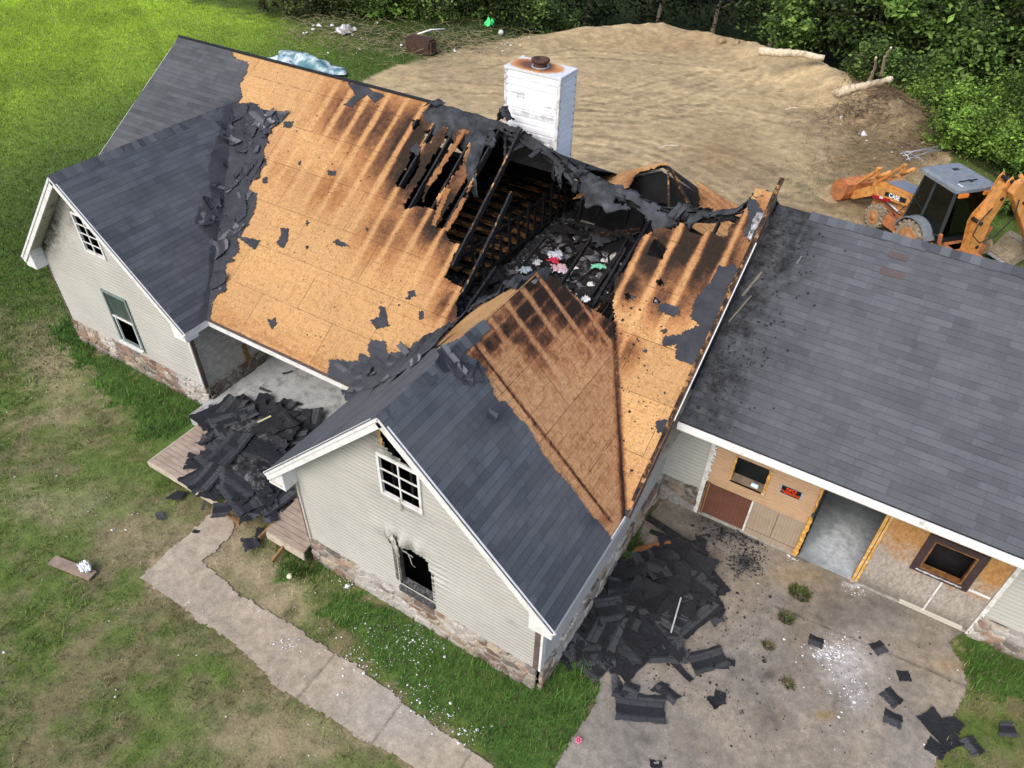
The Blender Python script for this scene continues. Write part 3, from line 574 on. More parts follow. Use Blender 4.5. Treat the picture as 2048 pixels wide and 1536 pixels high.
# left gable right-hand wall, along the porch, and left outer wall
siding('siding', (XL1-OE, YL, HB), (0, 1, 0), 2.24, HB, lambda u: He-.2, char=lambda V: np.full(len(V), .35)); stone((XL1-OE, YL, 0), (0, 1, 0), 2.24, -.1, HB, seed=2, dark=.5)  # siding and stone darkened evenly: porch shade put into their colour
siding('siding', (XL0+OE, 2*D-OE, HB), (0, -1, 0), 2*D-OE-YL, HB, lambda u: He-.2, step=.5); stone((XL0+OE, 2*D-OE, 0), (0, -1, 0), 2*D-OE-YL, -.1, HB, seed=3)
def gtop(u): y = u; return He+s*min(y, 2*D-y)-.2
siding('siding', (XL0+OE-.02, 2*D, HB), (0, -1, 0), 2*D, He-.3, gtop, step=.3)
def cpost(x, y, dx, dy, z1, nm='corner_board', mat=BROWN, w=.10):
    mb = MB(); mb.box(min(x, x+dx*w), max(x, x+dx*w), y-.02, y+.0, HB, z1); mb.box(x-.002, x+.02 if dx < 0 else x+.0, y-.02, y+w*.8, HB, z1) if False else None; mb.build(nm, mat, house)
mb = MB(); mb.beam((XL1-OE+.012, YL-.012, HB), (XL1-OE+.012, YL-.012, He-.3), .10, .035, up=(1, 0, 0)); mb.build('corner_board', BROWN, house)
mb = MB(); mb.box(XL1-OE-.14, XL1-OE-.09, YL-.03, YL-.01, HB, He-.3); mb.build('corner_trim', WHITE, house)
mb = MB(); mb.box(XL0+OE-.02, XL0+OE+.03, YL-.035, YL, HB, He-.2); mb.build('corner_board', BROWN, house)
# porch: back wall, slab
siding('siding', (XL1-OE, 1.9, HB), (1, 0, 0), XC0+OE-XL1+OE, HB, lambda u: He-.2, char=lambda V: np.full(len(V), .3), step=.4); stone((XL1-OE, 1.9, 0), (1, 0, 0), XC0-XL1+2*OE, 0, HB, seed=4, dark=.35)  # back wall toned down too, shade under the porch roof put into the colour
def psoot(P): return np.zeros(len(P))
mb = MB(); mb.box(XL1-OE, XC0+OE, -1.05, 1.9, 0, .34); mb.build('porch_slab', CONC, house, bevel=.01)
mb = MB(); mb.box(6.35, 6.47, 1.0, 1.13, .75, 1.35) if False else mb.beam((6.03, 1.0, .62), (6.03, .98, 1.25), .13, .03, up=(1, 0, 0)); mb.build('wall_patch', simple('bare_yellow_board', (.16, .10, .04), .8), house)
# centre gable front wall with burned openings
cu = (13.65, 14.42, 3.58, 4.47); X0 = XC0+OE
bh = [[(x-X0, z) for x, z in ((13.68,5.3),(13.72,4.95),(13.80,4.72),(13.98,4.60),(14.3,4.55),(14.42,4.6),(14.9,4.9),(14.0,5.8))],
      [(x-X0, z) for x, z in ((13.74,1.0),(13.72,1.9),(13.60,2.22),(13.62,2.36),(13.78,2.30),(13.90,2.22),(14.02,2.34),(14.15,2.26),(14.30,2.33),(14.44,2.22),(14.47,2.0),(14.53,1.85),(14.53,1.0))]]
def chC(V):
    x, z = V[:, 0], V[:, 2]; d = np.hypot((x-14.1)/.62, (z-4.75)/.42); e = np.hypot((x-13.9)/.5, (z-2.3)/.24); f = ((x-14.05)/.5)**2+((z-3.45)/.12)**2
    return np.clip(np.exp(-d**4)*.9+np.exp(-e**4)*.55+np.exp(-f)*.4+np.exp(-(((x-16.2)/.12)**2+((z-1.75)/.09)**2))*.4, 0, 1)
def wpC(u, z): x = u+X0; return .07*math.exp(-(((x-13.95)/.45)**2+((z-2.45)/.2)**2))*(1+math.sin(x*19)) + .02*math.exp(-(((x-14.7)/.2)**2+((z-1.9)/.4)**2))*math.sin(z*40)
siding('siding', (X0, YC, HB), (1, 0, 0), wC, HB, topC, [(cu[0]-X0, cu[1]-X0, cu[2], cu[3])], ragged=bh, warp=wpC, char=chC)['label'] = 'beige siding, melted around the burned window'
window('gable_window', cu[0], cu[1], cu[2], cu[3], YC-.02, 2, 3)['label'] = 'six-pane window under the burned gable peak'
stone((X0, YC, 0), (1, 0, 0), wC, -.15, HB, seed=5)
# burned lower window: jambs, sill rubble, curled siding flap
mb = MB(); mb.box(13.66, 13.72, YC-.03, YC+.06, 1.05, 2.2); mb.box(13.75, 13.79, YC-.01, YC+.09, 1.08, 2.1); mb.box(14.53, 14.57, YC-.02, YC+.05, 1.0, 1.85); mb.build('window_jamb', simple('sooty_jamb', (.10, .09, .08), .8, .6, 9), house)
mb = MB(); mb.prism([(YC-.07, .92), (YC+.12, 1.03), (YC+.12, .8), (YC-.07, .8)], 13.74, 14.56, ax='x'); o = mb.build('window_sill', simple('ash_covered_sill', (.11, .11, .11), .95, .9, 22, dirt=(.02, .02, .02), dsc=25, damt=.8, bump=1, bs=30), house)
def flap(pts, w0, w1, mat, name, parent=None, th=.006, n=10, side=(1, 0, 0), curl=.0, jit=.02, col=None):
    pts = np.array(pts, float); t = np.linspace(0, len(pts)-1, n); P = np.stack([np.interp(t, range(len(pts)), pts[:, k]) for k in range(3)], 1); sdv = nrm(side); V = []; F = []; m = 7
    for i, p in enumerate(P):
        w = w0+(w1-w0)*i/(n-1); 
        for j in range(m):
            a = j/(m-1)-.5; V.append(p+sdv*a*w*(1+random.uniform(-.15, .15))+np.array([0, 0, curl*(4*a*a)])+rng.uniform(-jit, jit, 3))
    for i in range(n-1):
        for j in range(m-1): F.append((i*m+j, i*m+j+1, (i+1)*m+j+1, (i+1)*m+j))
    off = np.array(origin(parent)) if parent else 0; V = np.array(V); me = npmesh(name, V-off, np.array(F), V[:, :2]*1.0, {'char': np.zeros(len(V)), 'felt': np.ones(len(V))*.8}); o = link(me, name, mat, parent, True); solidify(o, th, 0); return o
GREYV = simple('melted_vinyl', (.42, .40, .35), .6, .2, 5, dirt=(.06, .055, .05), dsc=6, damt=.4)
flap([(13.62,YC-.03,2.48),(13.74,YC-.10,2.44),(13.86,YC-.14,2.30),(13.9,YC-.15,2.08)], .22, .12, GREYV, 'melted_flap', house, side=(.9,-.1,.5), jit=.014)
flap([(13.84,YC-.06,2.42),(14.0,YC-.12,2.30),(14.2,YC-.1,2.24)], .16, .05, GREYV, 'melted_flap', house, side=(.2,-.2,.9), jit=.014)
mb = MB(); mb.tube([(14.05,YC-.08,2.26),(14.16,YC-.13,2.2),(14.2,YC-.14,2.05),(14.23,YC-.1,1.95)], .008, 5); mb.tube([(13.7,YC-.05,2.55),(13.66,YC-.08,2.62),(13.8,YC-.05,2.45)], .006, 5); mb.build('hanging_strip', GREYV, house)
flap([(13.7,YC-.02,5.22),(13.74,YC-.05,5.0),(13.80,YC-.06,4.8)], .10, .03, YELW, 'exposed_insulation', house, side=(.8,0,.3), jit=.015)
flap([(14.0,YC-.05,3.6),(14.02,YC-.07,3.45),(14.04,YC-.06,3.36)], .04, .02, GREYV, 'hanging_strip', house, jit=.006)
# right wall of the centre gable and of the main block
siding('siding', (XR, YC, HB), (0, 1, 0), 2*D-OE-YC, HB, lambda u: max(He-.2, min(zm(u+YC), zm(2*D-u-YC))-.2), mat=mk_siding('grey_side_siding', (.50, .50, .48)), step=.4)
stone((XR, YC, 0), (0, 1, 0), YW-YC+.05, -.15, HB, seed=6)
siding('siding', (XC0+OE, 1.9, HB), (0, -1, 0), 1.9-YC, HB, lambda u: He-.2, step=.4); stone((XC0+OE, 1.9, 0), (0, -1, 0), 1.9-YC, -.1, HB, seed=7)
mb = MB(); mb.box(XR-.13, XR-.02, YC-.035, YC-.012, HB, He-.35); mb.build('corner_board', BROWN, house)
mb = MB(); mb.box(XR-.015, XR+.03, YC-.04, YC+.10, HB, He-.3); mb.build('corner_trim', WHITE, house)
mb = MB(); mb.box(X0-.05, X0-.005, YC-.045, YC+.05, HB, He-.3); mb.build('corner_board', BROWN, house)
mb = MB(); mb.box(X0+.0, X0+.045, YC-.05, YC-.02, HB, He-.3); mb.build('corner_trim', SOFFIT, house)
# back walls, interior floor
siding('siding', (L-OE, 2*D-OE, HB), (-1, 0, 0), L-2*OE, 0, lambda u: He-.2, step=1)
mb = MB(); mb.box(.7, XR-.05, 2.0, 2*D-.5, .0, .1); mb.box(.7, 5.9, YL+.1, 2.0, 0, .1); mb.box(X0+.1, XR-.05, YC+.12, 2, 0, .1); mb.build('interior_floor', SOOT_SHADE, house)
# near-black panels behind the window openings, standing in for dark sooty rooms
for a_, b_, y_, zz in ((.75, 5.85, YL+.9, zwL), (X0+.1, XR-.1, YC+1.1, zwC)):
    mb = MB(); m_ = (a_+b_)/2; mb.prism([(a_, .1), (b_, .1), (b_, float(zz(b_))-.25), (m_, float(zz(m_))-.4), (a_, float(zz(a_))-.25)], y_, y_+.04); mb.build('dark_backing', SOOT_SHADE, house)
mb = MB()
for k in range(7): xx = MC-1.2+k*.4; mb = MB(); mb.beam((xx, YC+.25, 2.6), (xx, YC+.25, zwC(xx)-.3), .04, .09, up=(0, 1, 0)); mb.build('gable_stud', CHAR, house)
for k in range(5): xx = ML-.9+k*.42; mb = MB(); mb.beam((xx, YL+.25, 2.6), (xx, YL+.25, zwL(xx)-.3), .04, .09, up=(0, 1, 0)); mb.build('gable_stud', CHAR, house)
# ---- garage wing
NG = nrm((0, YGR-YG, ZGR-ZG)); LG = math.hypot(YGR-YG, ZGR-ZG)
GS = [(1575,455,60,1.3),(1500,600,42,1.2),(1480,660,35,1.),(1450,760,60,.9),(1560,520,70,.9),(1430,830,60,.7),(1620,470,50,.5),(1500,700,120,.45),(1420,900,80,.3)]
def gchar(P):
    b = blob(P, GS); d = P[:, 0]-L; return np.clip(b+.55*np.exp(-d/.5), 0, 1)
gr = sheet('garage_roof', (L+.03, YG, ZG), (1, 0, 0), NG, GX1-L, LG, .09, None, SHG, house, 0, lift, {'felt': lambda P: np.zeros(len(P)), 'char': gchar}, .05, .2)
gr['label'] = 'intact grey shingle roof over the garage'
sheet('back_slope', (L+.03, 2*YGR-YG, ZG), (1, 0, 0), NG*(1, -1, 1), GX1-L, LG, .3, None, SHG, gr, 0, None, {'felt': lambda P: np.zeros(len(P)), 'char': gchar}, .05, 0)
caps(gr, (L+.7, YGR, ZGR), (GX1, YGR, ZGR), .66, w=.15, mat=CAPM, sp=.17)
o = sheet('odd_shingle', np.array([L+.03, YG, ZG])+NG*0, (1, 0, 0), NG, .01, .01, .01, None, SHG, gr, .0, None, {'felt': lambda P: np.zeros(len(P)), 'char': lambda P: np.zeros(len(P))}); bpy.data.objects.remove(o)
ODD = simple('rusty_brown_shingle', (.085, .065, .062), .9, .25, 30)
for q, w_ in (((1795, 513), .34), ((1783, 548), .42)):
    c = onpl(q, (0, -(ZGR-ZG)/(YGR-YG), 1), ZG-YG*(ZGR-ZG)/(YGR-YG)); mb = MB(); mb.beam(c+(-w_/2, 0, .017), c+(w_/2, 0, .017), .13, .008, up=(0, -NG[2], NG[1])); mb.build('odd_shingle', ODD, gr)
mb = MB(); mb.box(L+.03, GX1, YG-.035, YG-.005, ZG-.19, ZG-.03); mb.build('fascia', simple('weathered_white_fascia', (.72, .72, .70), .6, .15, 4, dirt=(.45, .43, .40), dsc=3, damt=.15), gr)
mb = MB(); mb.box(L+.03, GX1, YG-.03, YW, ZG-.21, ZG-.185); mb.build('soffit', SOFFIT, gr)
mb = MB(); mb.beam((L+.15, 4.25, 5.11), (L+.30, 4.75, 5.44), .05, .012); mb.beam((L+.12, 3.75, 4.78), (L+.30, 4.3, 5.14), .03, .012); mb.build('fallen_lath', simple('grey_green_lath', (.14, .13, .10), .9, .3), gr)
zT = ZG-.2
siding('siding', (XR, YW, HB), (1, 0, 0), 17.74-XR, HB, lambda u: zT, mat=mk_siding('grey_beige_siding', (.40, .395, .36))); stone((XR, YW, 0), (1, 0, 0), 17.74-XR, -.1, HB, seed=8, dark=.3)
siding('siding', (23.5, YW, HB-.1), (1, 0, 0), GX1-23.5, HB-.1, lambda u: zT, mat=bpy.data.materials['grey_beige_siding'], step=.6); stone((23.46, YW-.02, 0), (1, 0, 0), GX1-23.46, -.1, HB-.1, seed=9)
TRIM = simple('chalky_white_trim', (.62, .62, .59), .7, .12, 6, dirt=(.30, .28, .24), dsc=9, damt=.35)
mb = MB(); mb.box(17.72, 17.81, YW-.07, YW, 0, zT); mb.build('garage_trim', TRIM, house)
mb = MB(); mb.box(23.42, 23.50, YW-.07, YW, 0, zT); mb.build('garage_trim', TRIM, house)
mb = MB()
for i in range(30): z = .4+i*.1; mb.box(17.81, 17.825+random.uniform(0, .03), YW-.05, YW-.03, z, z+random.uniform(.04, .09))
mb.build('foam_residue', WHITE, house)
# boarded infill, first bay
mb = MB(); y0 = YW-.02
for x0, x1, z0, z1 in ((17.83, 18.27, 1.05, zT), (18.99, 20.0, 1.05, zT), (18.27, 18.99, 1.05, 1.39), (18.27, 18.99, 2.09, zT)): mb.box(x0, x1, y0, YW, z0, z1)
mb.build('plywood_panel', PLY, house)
mb = MB(); mb.box(17.86, 18.84, YW+.005, YW+.03, .06, 1.0); mb.build('lower_panel', DOORB, house)
mb = MB(); mb.box(18.88, 20.0, y0+.0, YW+.01, .05, 1.04); mb.build('lower_panel', PLYG, house)
mb = MB(); mb.box(18.84, 18.88, YW-.035, YW, .05, 1.04); mb.build('panel_trim', TRIM, house)
mb = MB(); mb.box(19.42, 19.435, y0-.004, y0+.002, .2, 1.0); mb.box(18.9, 20.0, y0-.006, y0+.002, .2, .21); mb.build('panel_seam', BROWN, house)
mb = MB(); mb.box(17.84, 20.0, YW-.06, YW+.0, 0, .05); mb.box(21.3, 23.42, YW-.06, YW, 0, .05); mb.build('garage_sill', simple('dirty_sill', (.30, .28, .24), .9, .3, 8), house)
mb = MB(); mb.box(17.815, 17.86, YW-.05, YW-.02, .05, 1.1); mb.box(17.88, 17.91, YW-.05, YW-.02, .05, 1.08); mb.build('jamb_board', simple('brown_jamb', (.22, .12, .06), .8, .3, 8), house)
def ragbox(name, x0, x1, z0, z1, y, mat, amp=.03, horiz=False, th=.07):
    mb = MB(); a = ((x0+x1)/2, y, z0); b = ((x0+x1)/2, y, z1)
    if horiz: a = (x0, y, (z0+z1)/2); b = (x1, y, (z0+z1)/2)
    w = (z1-z0) if horiz else (x1-x0); mb.beam(a, b, w if not horiz else th, th if not horiz else w, up=(0, 1, 0) if not horiz else (0, 0, 1), seg=16, jit=amp/w*1.2); return mb.build(name, mat, house)
ragbox('foam_strip', 19.98, 20.06, .05, 1.3, YW-.05, FOAM, .035); ragbox('foam_strip', 19.99, 20.03, 1.5, 2.9, YW-.04, FOAM, .03)
ragbox('foam_strip', 18.96, 19.02, 1.36, 2.12, YW-.02, YELW, .02); ragbox('foam_strip', 18.25, 18.29, 1.40, 2.12, YW-.02, YELW, .015)
mb = MB(); mb.prism([(YW-.02, 1.39), (YW+.12, 1.50), (YW+.12, 1.36), (YW-.02, 1.34)], 18.27, 18.99, ax='x'); mb.build('window_sill', simple('brown_sill', (.15, .11, .08), .8, .3), house)
# second bay: stud jamb, strand board, dark framed window
mb = MB(); mb.box(21.20, 21.26, YW-.04, YW+.05, .03, zT); mb.box(21.275, 21.325, YW-.03, YW+.05, .03, zT); mb.build('jamb_stud', YELW, house)
mb = MB(); mb.box(20.06, 20.10, YW, YW+.1, 0.03, zT); mb.build('jamb_stud', SOOT_SHADE, house)
def b2char(V): z = V[:, 2]; return np.clip(.25+.45*sstep(1.6, .2, z)*fbm(V[:, 0]*3, z*3, 6), 0, 1)
def board(name, x0, x1, z0, z1, y, mat, holes, parent=house, char=None):
    xs = sorted({x0, x1}|{h[0] for h in holes}|{h[1] for h in holes}); zs = sorted({z0, z1}|{h[2] for h in holes}|{h[3] for h in holes}); V = []; F = []; UV = []
    gx = np.unique(np.concatenate([np.linspace(a, b, max(2, int((b-a)/.1)+1)) for a, b in zip(xs, xs[1:])])); gz = np.unique(np.concatenate([np.linspace(a, b, max(2, int((b-a)/.1)+1)) for a, b in zip(zs, zs[1:])]))
    X, Z = np.meshgrid(gx, gz, indexing='ij'); V = np.stack([X, np.full(X.shape, y), Z], -1).reshape(-1, 3); idx = np.arange(X.size).reshape(X.shape); F = []
    for i in range(len(gx)-1):
        for j in range(len(gz)-1):
            cx, cz = (gx[i]+gx[i+1])/2, (gz[j]+gz[j+1])/2
            if not any(h[0] < cx < h[1] and h[2] < cz < h[3] for h in holes): F.append((idx[i, j], idx[i+1, j], idx[i+1, j+1], idx[i, j+1]))
    o = link(npmesh(name, V-np.array(origin(parent)), np.array(F), V[:, [0, 2]], {'char': char(V) if char else np.zeros(len(V))}), name, mat, parent); solidify(o, .015); return o
def mk_osbgrey():
    t = NT('greyed_strand_board'); v = t.coord(); x = t.n('SeparateXYZ'); t.put(x.inputs[0], v); n1 = t.noise(2.2, v, 6, .75); f = t.math('ADD', t.rng(x.outputs[2], .3, 2.3), t.math('MULTIPLY', t.math('SUBTRACT', n1, .5), 1.5))
    st = t.noise(22, t.mapv(v, (1, 1, .5), rot=(0, .5, 0)), 4, .8); a = t.mix(t.rng(st, .35, .65), (.20, .17, .145), (.40, .36, .31)); b = t.mix(t.rng(st, .35, .65), (.26, .125, .04), (.44, .25, .10))
    col = t.mix(t.rng(f, .35, .75), a, b); col = t.mix(t.rng(x.outputs[2], .0, .45, .75, 0), col, (.07, .06, .055)); return t.done(col, .9)
mb = MB(); mb.box(21.4, 23.4, YW+.5, YW+.53, .1, zT); mb.build('dark_backing', SOOT_SHADE, house)  # black panel added behind the window so its opening reads dark
board('strand_board_panel', 21.33, 23.42, .05, zT, YW-.02, mk_osbgrey(), [(22.08, 22.90, 1.2, 2.06)])
PEEL0 = simple('flaking_grey_paint', (.40, .40, .40), .7, .5, 30)
DKF = simple('dark_brown_frame', (.045, .03, .03), .6, .2, 6)
mb = MB(); f = .13
for x0, x1, z0, z1 in ((21.99, 22.12, 1.1, 2.17), (22.87, 23.01, 1.1, 2.17), (22.12, 22.87, 1.1, 1.22), (22.12, 22.87, 2.04, 2.17)): mb.box(x0, x1, YW-.07, YW-.02, z0, z1)
gw = thing('garage_window', None, None); gw.parent = house; gw.location = Vector((22, YW, 1.1))-origin(house); mb.build('frame', DKF, gw)
gw['label'] = 'dark brown framed opening in the right-hand bay'
mb = MB(); 
for x0, x1, z0, z1 in ((22.12, 22.15, 1.22, 2.04), (22.84, 22.87, 1.22, 2.04), (22.15, 22.84, 1.22, 1.26), (22.15, 22.84, 2.01, 2.04)): mb.box(x0, x1, YW-.065, YW+.05, z0, z1)
mb.build('inner_frame', simple('orange_brown_frame', (.20, .09, .03), .7, .5, 9), gw)
mb = MB(); mb.beam((22.08, YW-.072, 1.17), (22.9, YW-.072, 1.17), .02, .03, seg=24, jit=.6); mb.build('peeling_paint', PEEL0, gw)
mb = MB(); mb.box(22.58, 22.615, YW-.045, YW-.033, .1, 1.08); mb.box(23.03, 23.4, YW-.045, YW-.033, 1.14, 1.2); mb.box(22.8, 22.84, YW-.045, YW-.033, 2.19, 2.4); mb.build('joint_tape', WHITE, house)
# garage interior: slab, walls
def powder(P): x, y = proj(P); return np.clip(np.exp(-(((x-1690)/60)**2+((y-1090)/50)**2))*1.1+np.exp(-(((x-1715)/22)**2+((y-1160)/30)**2))+.25*np.exp(-(((x-1690)/120)**2+((y-1100)/90)**2)), 0, 1)
sheet('garage_floor', (L+.2, YW-.02, .02), (1, 0, 0), (0, 1, 0), 9, 5.2, .1, None, GARF, house, 0, None, {'powder': powder}, .02, 0)
mb = MB(); mb.box(L+.15, L+.2, YW+.1, 8.5, 0, ZG-.1); mb.box(L+.2, GX1, 8.4, 8.5, 0, ZG-.1); mb.box(21.9, 21.95, YW+.7, 8.4, 0, ZG-.1); mb.box(19.5, 19.55, YW+1.2, 8.4, 0, ZG-.1); mb.box(L+.2, GX1, YW+.02, 8.4, ZG-.17, ZG-.14); mb.build('garage_inner_wall', SOOT_SHADE, house)
siding('siding', (GX1-.1, YW, HB), (0, 1, 0), 5.5, 0, lambda u: ZG-.1, step=1)
# sign
sg = thing('warning_sign', 'small black and red NO TRESPASSING sign on the plywood panel', 'sign', (19.48, YW-.03, 1.74))
mb = MB(); mb.box(19.25, 19.71, YW-.034, YW-.026, 1.62, 1.86); mb.build('sign_back', simple('grey_sign_tape', (.30, .31, .33), .6), sg)
mb = MB(); mb.box(19.285, 19.675, YW-.038, YW-.033, 1.635, 1.85); mb.build('sign_face', simple('black_sign_plate', (.01, .01, .01), .4, .1, bump=0), sg)
REDP = simple('orange_red_letters', (.75, .07, .02), .5, .05, bump=0)
def text_obj(txt, size, mat, parent, name, mw, ext=.002, sx=1., bold=.0):
    cu_ = bpy.data.curves.new(name, 'FONT'); cu_.body = txt; cu_.size = size; cu_.extrude = ext; cu_.offset = bold; cu_.align_x = 'CENTER'; cu_.align_y = 'CENTER'
    t = bpy.data.objects.new(name, cu_); COL.objects.link(t); dg = bpy.context.evaluated_depsgraph_get(); me = bpy.data.meshes.new_from_object(t.evaluated_get(dg)); bpy.data.objects.remove(t)
    for v in me.vertices: v.co.x *= sx
    me.transform(mw); me.name = name; me.materials.clear(); o = link(me, name, mat, parent); return o
FR = Matrix.Rotation(math.pi/2, 4, 'X')
T = Matrix.Translation
text_obj('NO', .115, REDP, sg, 'lettering', T((0, -.012, .056)) @ FR, sx=1.15, bold=.003); text_obj('TRESPASSING', .105, REDP, sg, 'lettering', T((0, -.012, -.045)) @ FR, sx=.60, bold=.002)
cup = thing('blue_white_can', 'small blue and white can lying on the sill of the plywood window', 'can', (18.78, YW+.02, 1.5))
mb = MB(); mb.lathe((18.70, YW+.0, 1.49), (1, 0, -.05), [(.0, 0), (.045, .005), (.05, .02), (.05, .14), (.04, .155), (0, .16)], 14); mb.build('can_body', simple('white_blue_label', (.55, .68, .80), .4, .3, 8), cup)
mbf = MB(); kk = (ZGR-ZG)/(YGR-YG); RF = random.Random(77)
for i in range(230):                                                # soot flakes blown on to the garage roof
    x = L+.15+abs(RF.gauss(0, .55)); y = RF.uniform(YG+.1, YGR-.3); r = RF.uniform(.008, .03)*(1.8 if RF.random() < .1 else 1); c = np.array([x, y, ZG+(y-YG)*kk+.022]); U_, V_ = np.array([1, 0, 0]), NG; a = RF.uniform(0, 6.28)
    mbf.add([c+U_*math.cos(a+k*1.257)*r*RF.uniform(.4, 1.4)+V_*math.sin(a+k*1.257)*r*RF.uniform(.4, 1.2) for k in range(5)], [tuple(range(5))])
o = mbf.build('soot_flakes', FELTM, gr); solidify(o, .008, 1); o['kind'] = 'stuff'
# ---- chimney
CZ = 7.6; c0 = onz((1008, 130), CZ); c1 = onz((1122, 157), CZ); c2 = onz((1152, 135), CZ); cx0, cx1, cy0, cy1 = c0[0], c1[0], (c0[1]+c1[1])/2, (c2[1]+onz((1040, 111), CZ)[1])/2
ch = thing('chimney_chase', None, None); ch.parent = house; ch.location = Vector(((cx0+cx1)/2, (cy0+cy1)/2, 4))-origin(house); ch['label'] = 'tall white clapboard chimney with a rusty cap'
def chs(V):
    x, z = V[:, 0], V[:, 2]; u = (x-cx0)/(cx1-cx0); m = np.exp(-((z-6.62)/.05)**2)*(u > .08)*(u < .92)*(fbm(x*9, z*9, 3) > .42)*1.3; m2 = (np.abs(u-.28) < .16)*np.exp(-((z-7.02)/.04)**2)*(fbm(x*12, z*12, 5) > .45)*1.2+.9*np.exp(-((z-7.42)/.03)**2)*(fbm(x*9+4, z*9, 3) > .55); m2 = m2+sstep(6.35, 5.9, z)*1.3; m3 = (u > .72)*(u < .95)*np.exp(-((z-6.86)/.035)**2)*(fbm(x*14, z*9, 8) > .5); return np.clip(m+m2+m3, 0, 1)*.8
e = .04
o = siding('clapboards', (cx0+e, cy0+e, 5.9), (1, 0, 0), cx1-cx0-2*e, 5.9, lambda u: CZ-.06, mat=SIDW, parent=ch, course=.165, step=.03, char=chs, lip=.03)
siding('clapboards', (cx1-e, cy0+e, 5.3), (0, 1, 0), cy1-cy0-2*e, 5.3, lambda u: CZ-.06, mat=SIDW, parent=ch, course=.165, lip=.03)
siding('clapboards', (cx1-e, cy1-e, 5.2), (-1, 0, 0), cx1-cx0-2*e, 5.2, lambda u: CZ-.06, mat=SIDW, parent=ch, course=.165, lip=.03); siding('clapboards', (cx0+e, cy1-e, 5.3), (0, -1, 0), cy1-cy0-2*e, 5.3, lambda u: CZ-.06, mat=SIDW, parent=ch, course=.165, lip=.03)
PEEL = simple('peeling_white_corner', (.62, .62, .61), .6, .1, 4, dirt=(.15, .10, .08), dsc=7, damt=.45)
for x in (cx0+.02, cx1-.09):
    mb = MB(); mb.box(x, x+.075, cy0+.005, cy0+.03, 5.9, CZ-.05); mb.build('corner_board', PEEL, ch)
mb = MB(); mb.box(cx1-.035, cx1-.012, cy0+.03, cy0+.1, 5.5, CZ-.05); mb.box(cx1-.035, cx1-.015, cy1-.07, cy1-.01, 5.3, CZ-.05); mb.build('corner_board', PEEL, ch)
mb = MB(); mb.box(cx0+.06, cx1-.06, cy0+.07, cy1-.06, 5.35, 7.4); mb.build('chase_framing', CHAR, ch)
def mk_rust():
    t = NT('rusty_cap_metal'); v = t.coord(); x = t.n('SeparateXYZ'); t.put(x.inputs[0], v); r = t.n('VectorMath', operation='LENGTH'); t.put(r.inputs[0], t.mapv(v, (1.15, 1.9, 0), loc=(.12, 0, 0)))
    f = t.math('ADD', r.outputs['Value'], t.math('MULTIPLY', t.math('SUBTRACT', t.noise(3, v, 6, .7), .5), .5)); col = t.ramp(f, [(0, (.10, .035, .018)), (.42, (.14, .05, .025)), (.62, (.42, .17, .05)), (.74, (.52, .30, .14)), (.80, (.55, .56, .58))]); return t.done(col, .6)
mb = MB(); mb.box(cx0, cx1, cy0, cy1, CZ-.06, CZ); o = mb.build('chimney_cap', mk_rust(), ch, bevel=.006); 
fx, fy = onz((1081, 124), CZ+.1)[:2]; mb = MB(); mb.lathe((fx, fy, CZ), (0, 0, 1), [(.19, 0), (.15, .04), (.15, .12), (.21, .12), (.21, .17), (.13, .17), (.13, .02)], 24); mb.build('flue_pipe', simple('rusty_flue', (.07, .035, .025), .7, .4, 9), ch, True)
mb = MB(); mb.lathe((fx, fy, CZ), (0, 0, 1), [(.21, .002), (.2, .02), (.16, .02)], 24); mb.build('flue_collar', MET, ch, True)
# ================================================================== burned attic
def pc(q, z): p = onz(q, z); return p
nb = 0
for x in list(RAFT[2:8]):                                          # rafters left of the sag, up to the ridge
    mb = MB(); y0_, y1_ = .1, D
    mb.beam((x, y0_, zm(y0_)-.10), (x, y1_, zm(y1_)-.10), .045, .15, seg=14, jit=.10); mb.build('rafter', CHAR, house)
for x, ya, yb in ((12.46, .9, 2.4), (13.0, 2.0, 3.0), (15.16, .3, 4.4), (15.7, .3, 5.5), (16.24, .3, 5.6), (16.78, .3, 5.75)):
    mb = MB(); mb.beam((x, ya, zm(ya)-.10), (x, yb, zm(yb)-.10-(Hr-ridge_z(x))*max(0, (yb-3.2)/2.6)), .045, .15, seg=10, jit=.18); mb.build('rafter', CHAR, house)
# the long exposed rafters, scorched pale along the top edge
def rafter(q0, q1, w=.05, h=.16, dz0=-.05, dz1=-.05, bow=.04):
    a, b = rp(q0, dz0), rp(q1, dz1); mb = MB(); mb.beam(a, b, w, h, seg=18, jit=.16, bow=bow); mb.build('rafter', CHAR, house)
    mb = MB(); mb.beam(a+(0, 0, h/2+.004), b+(0, 0, h/2+.004), w*.8, .012, seg=22, jit=.3, bow=bow); mb.build('scorched_edge', HALF, house)
rafter((1042, 262), (905, 535)); rafter((1022, 390), (925, 590), dz0=-.25)
def strip(q0, q1, w, dz=.0):                                        # rags of decking left on top of rafters
    a, b = rp(q0), rp(q1); n = 26; V = []; sd = np.array([1, 0, 0])
    for i in range(n+1):
        p = a+(b-a)*i/n+np.array([0, 0, dz]); wl_, wr_ = w*random.uniform(.25, .75), w*random.uniform(.25, .75); V += [p-sd*wl_, p+sd*wr_]
    F = [(2*i, 2*i+1, 2*i+3, 2*i+2) for i in range(n)]; V = np.array(V); sl_ = np.linalg.norm(V-V[0], axis=1)
    o = link(npmesh('deck_strip', V-np.array(origin(house)), np.array(F), np.stack([V[:, 0], sl_], 1), {'char': np.full(len(V), .33)}), 'deck_strip', OSB, house); solidify(o, .022)
strip((930, 262), (858, 372), .12, .005); strip((896, 378), (868, 452), .13, .005); strip((930, 398), (893, 462), .10, .005)
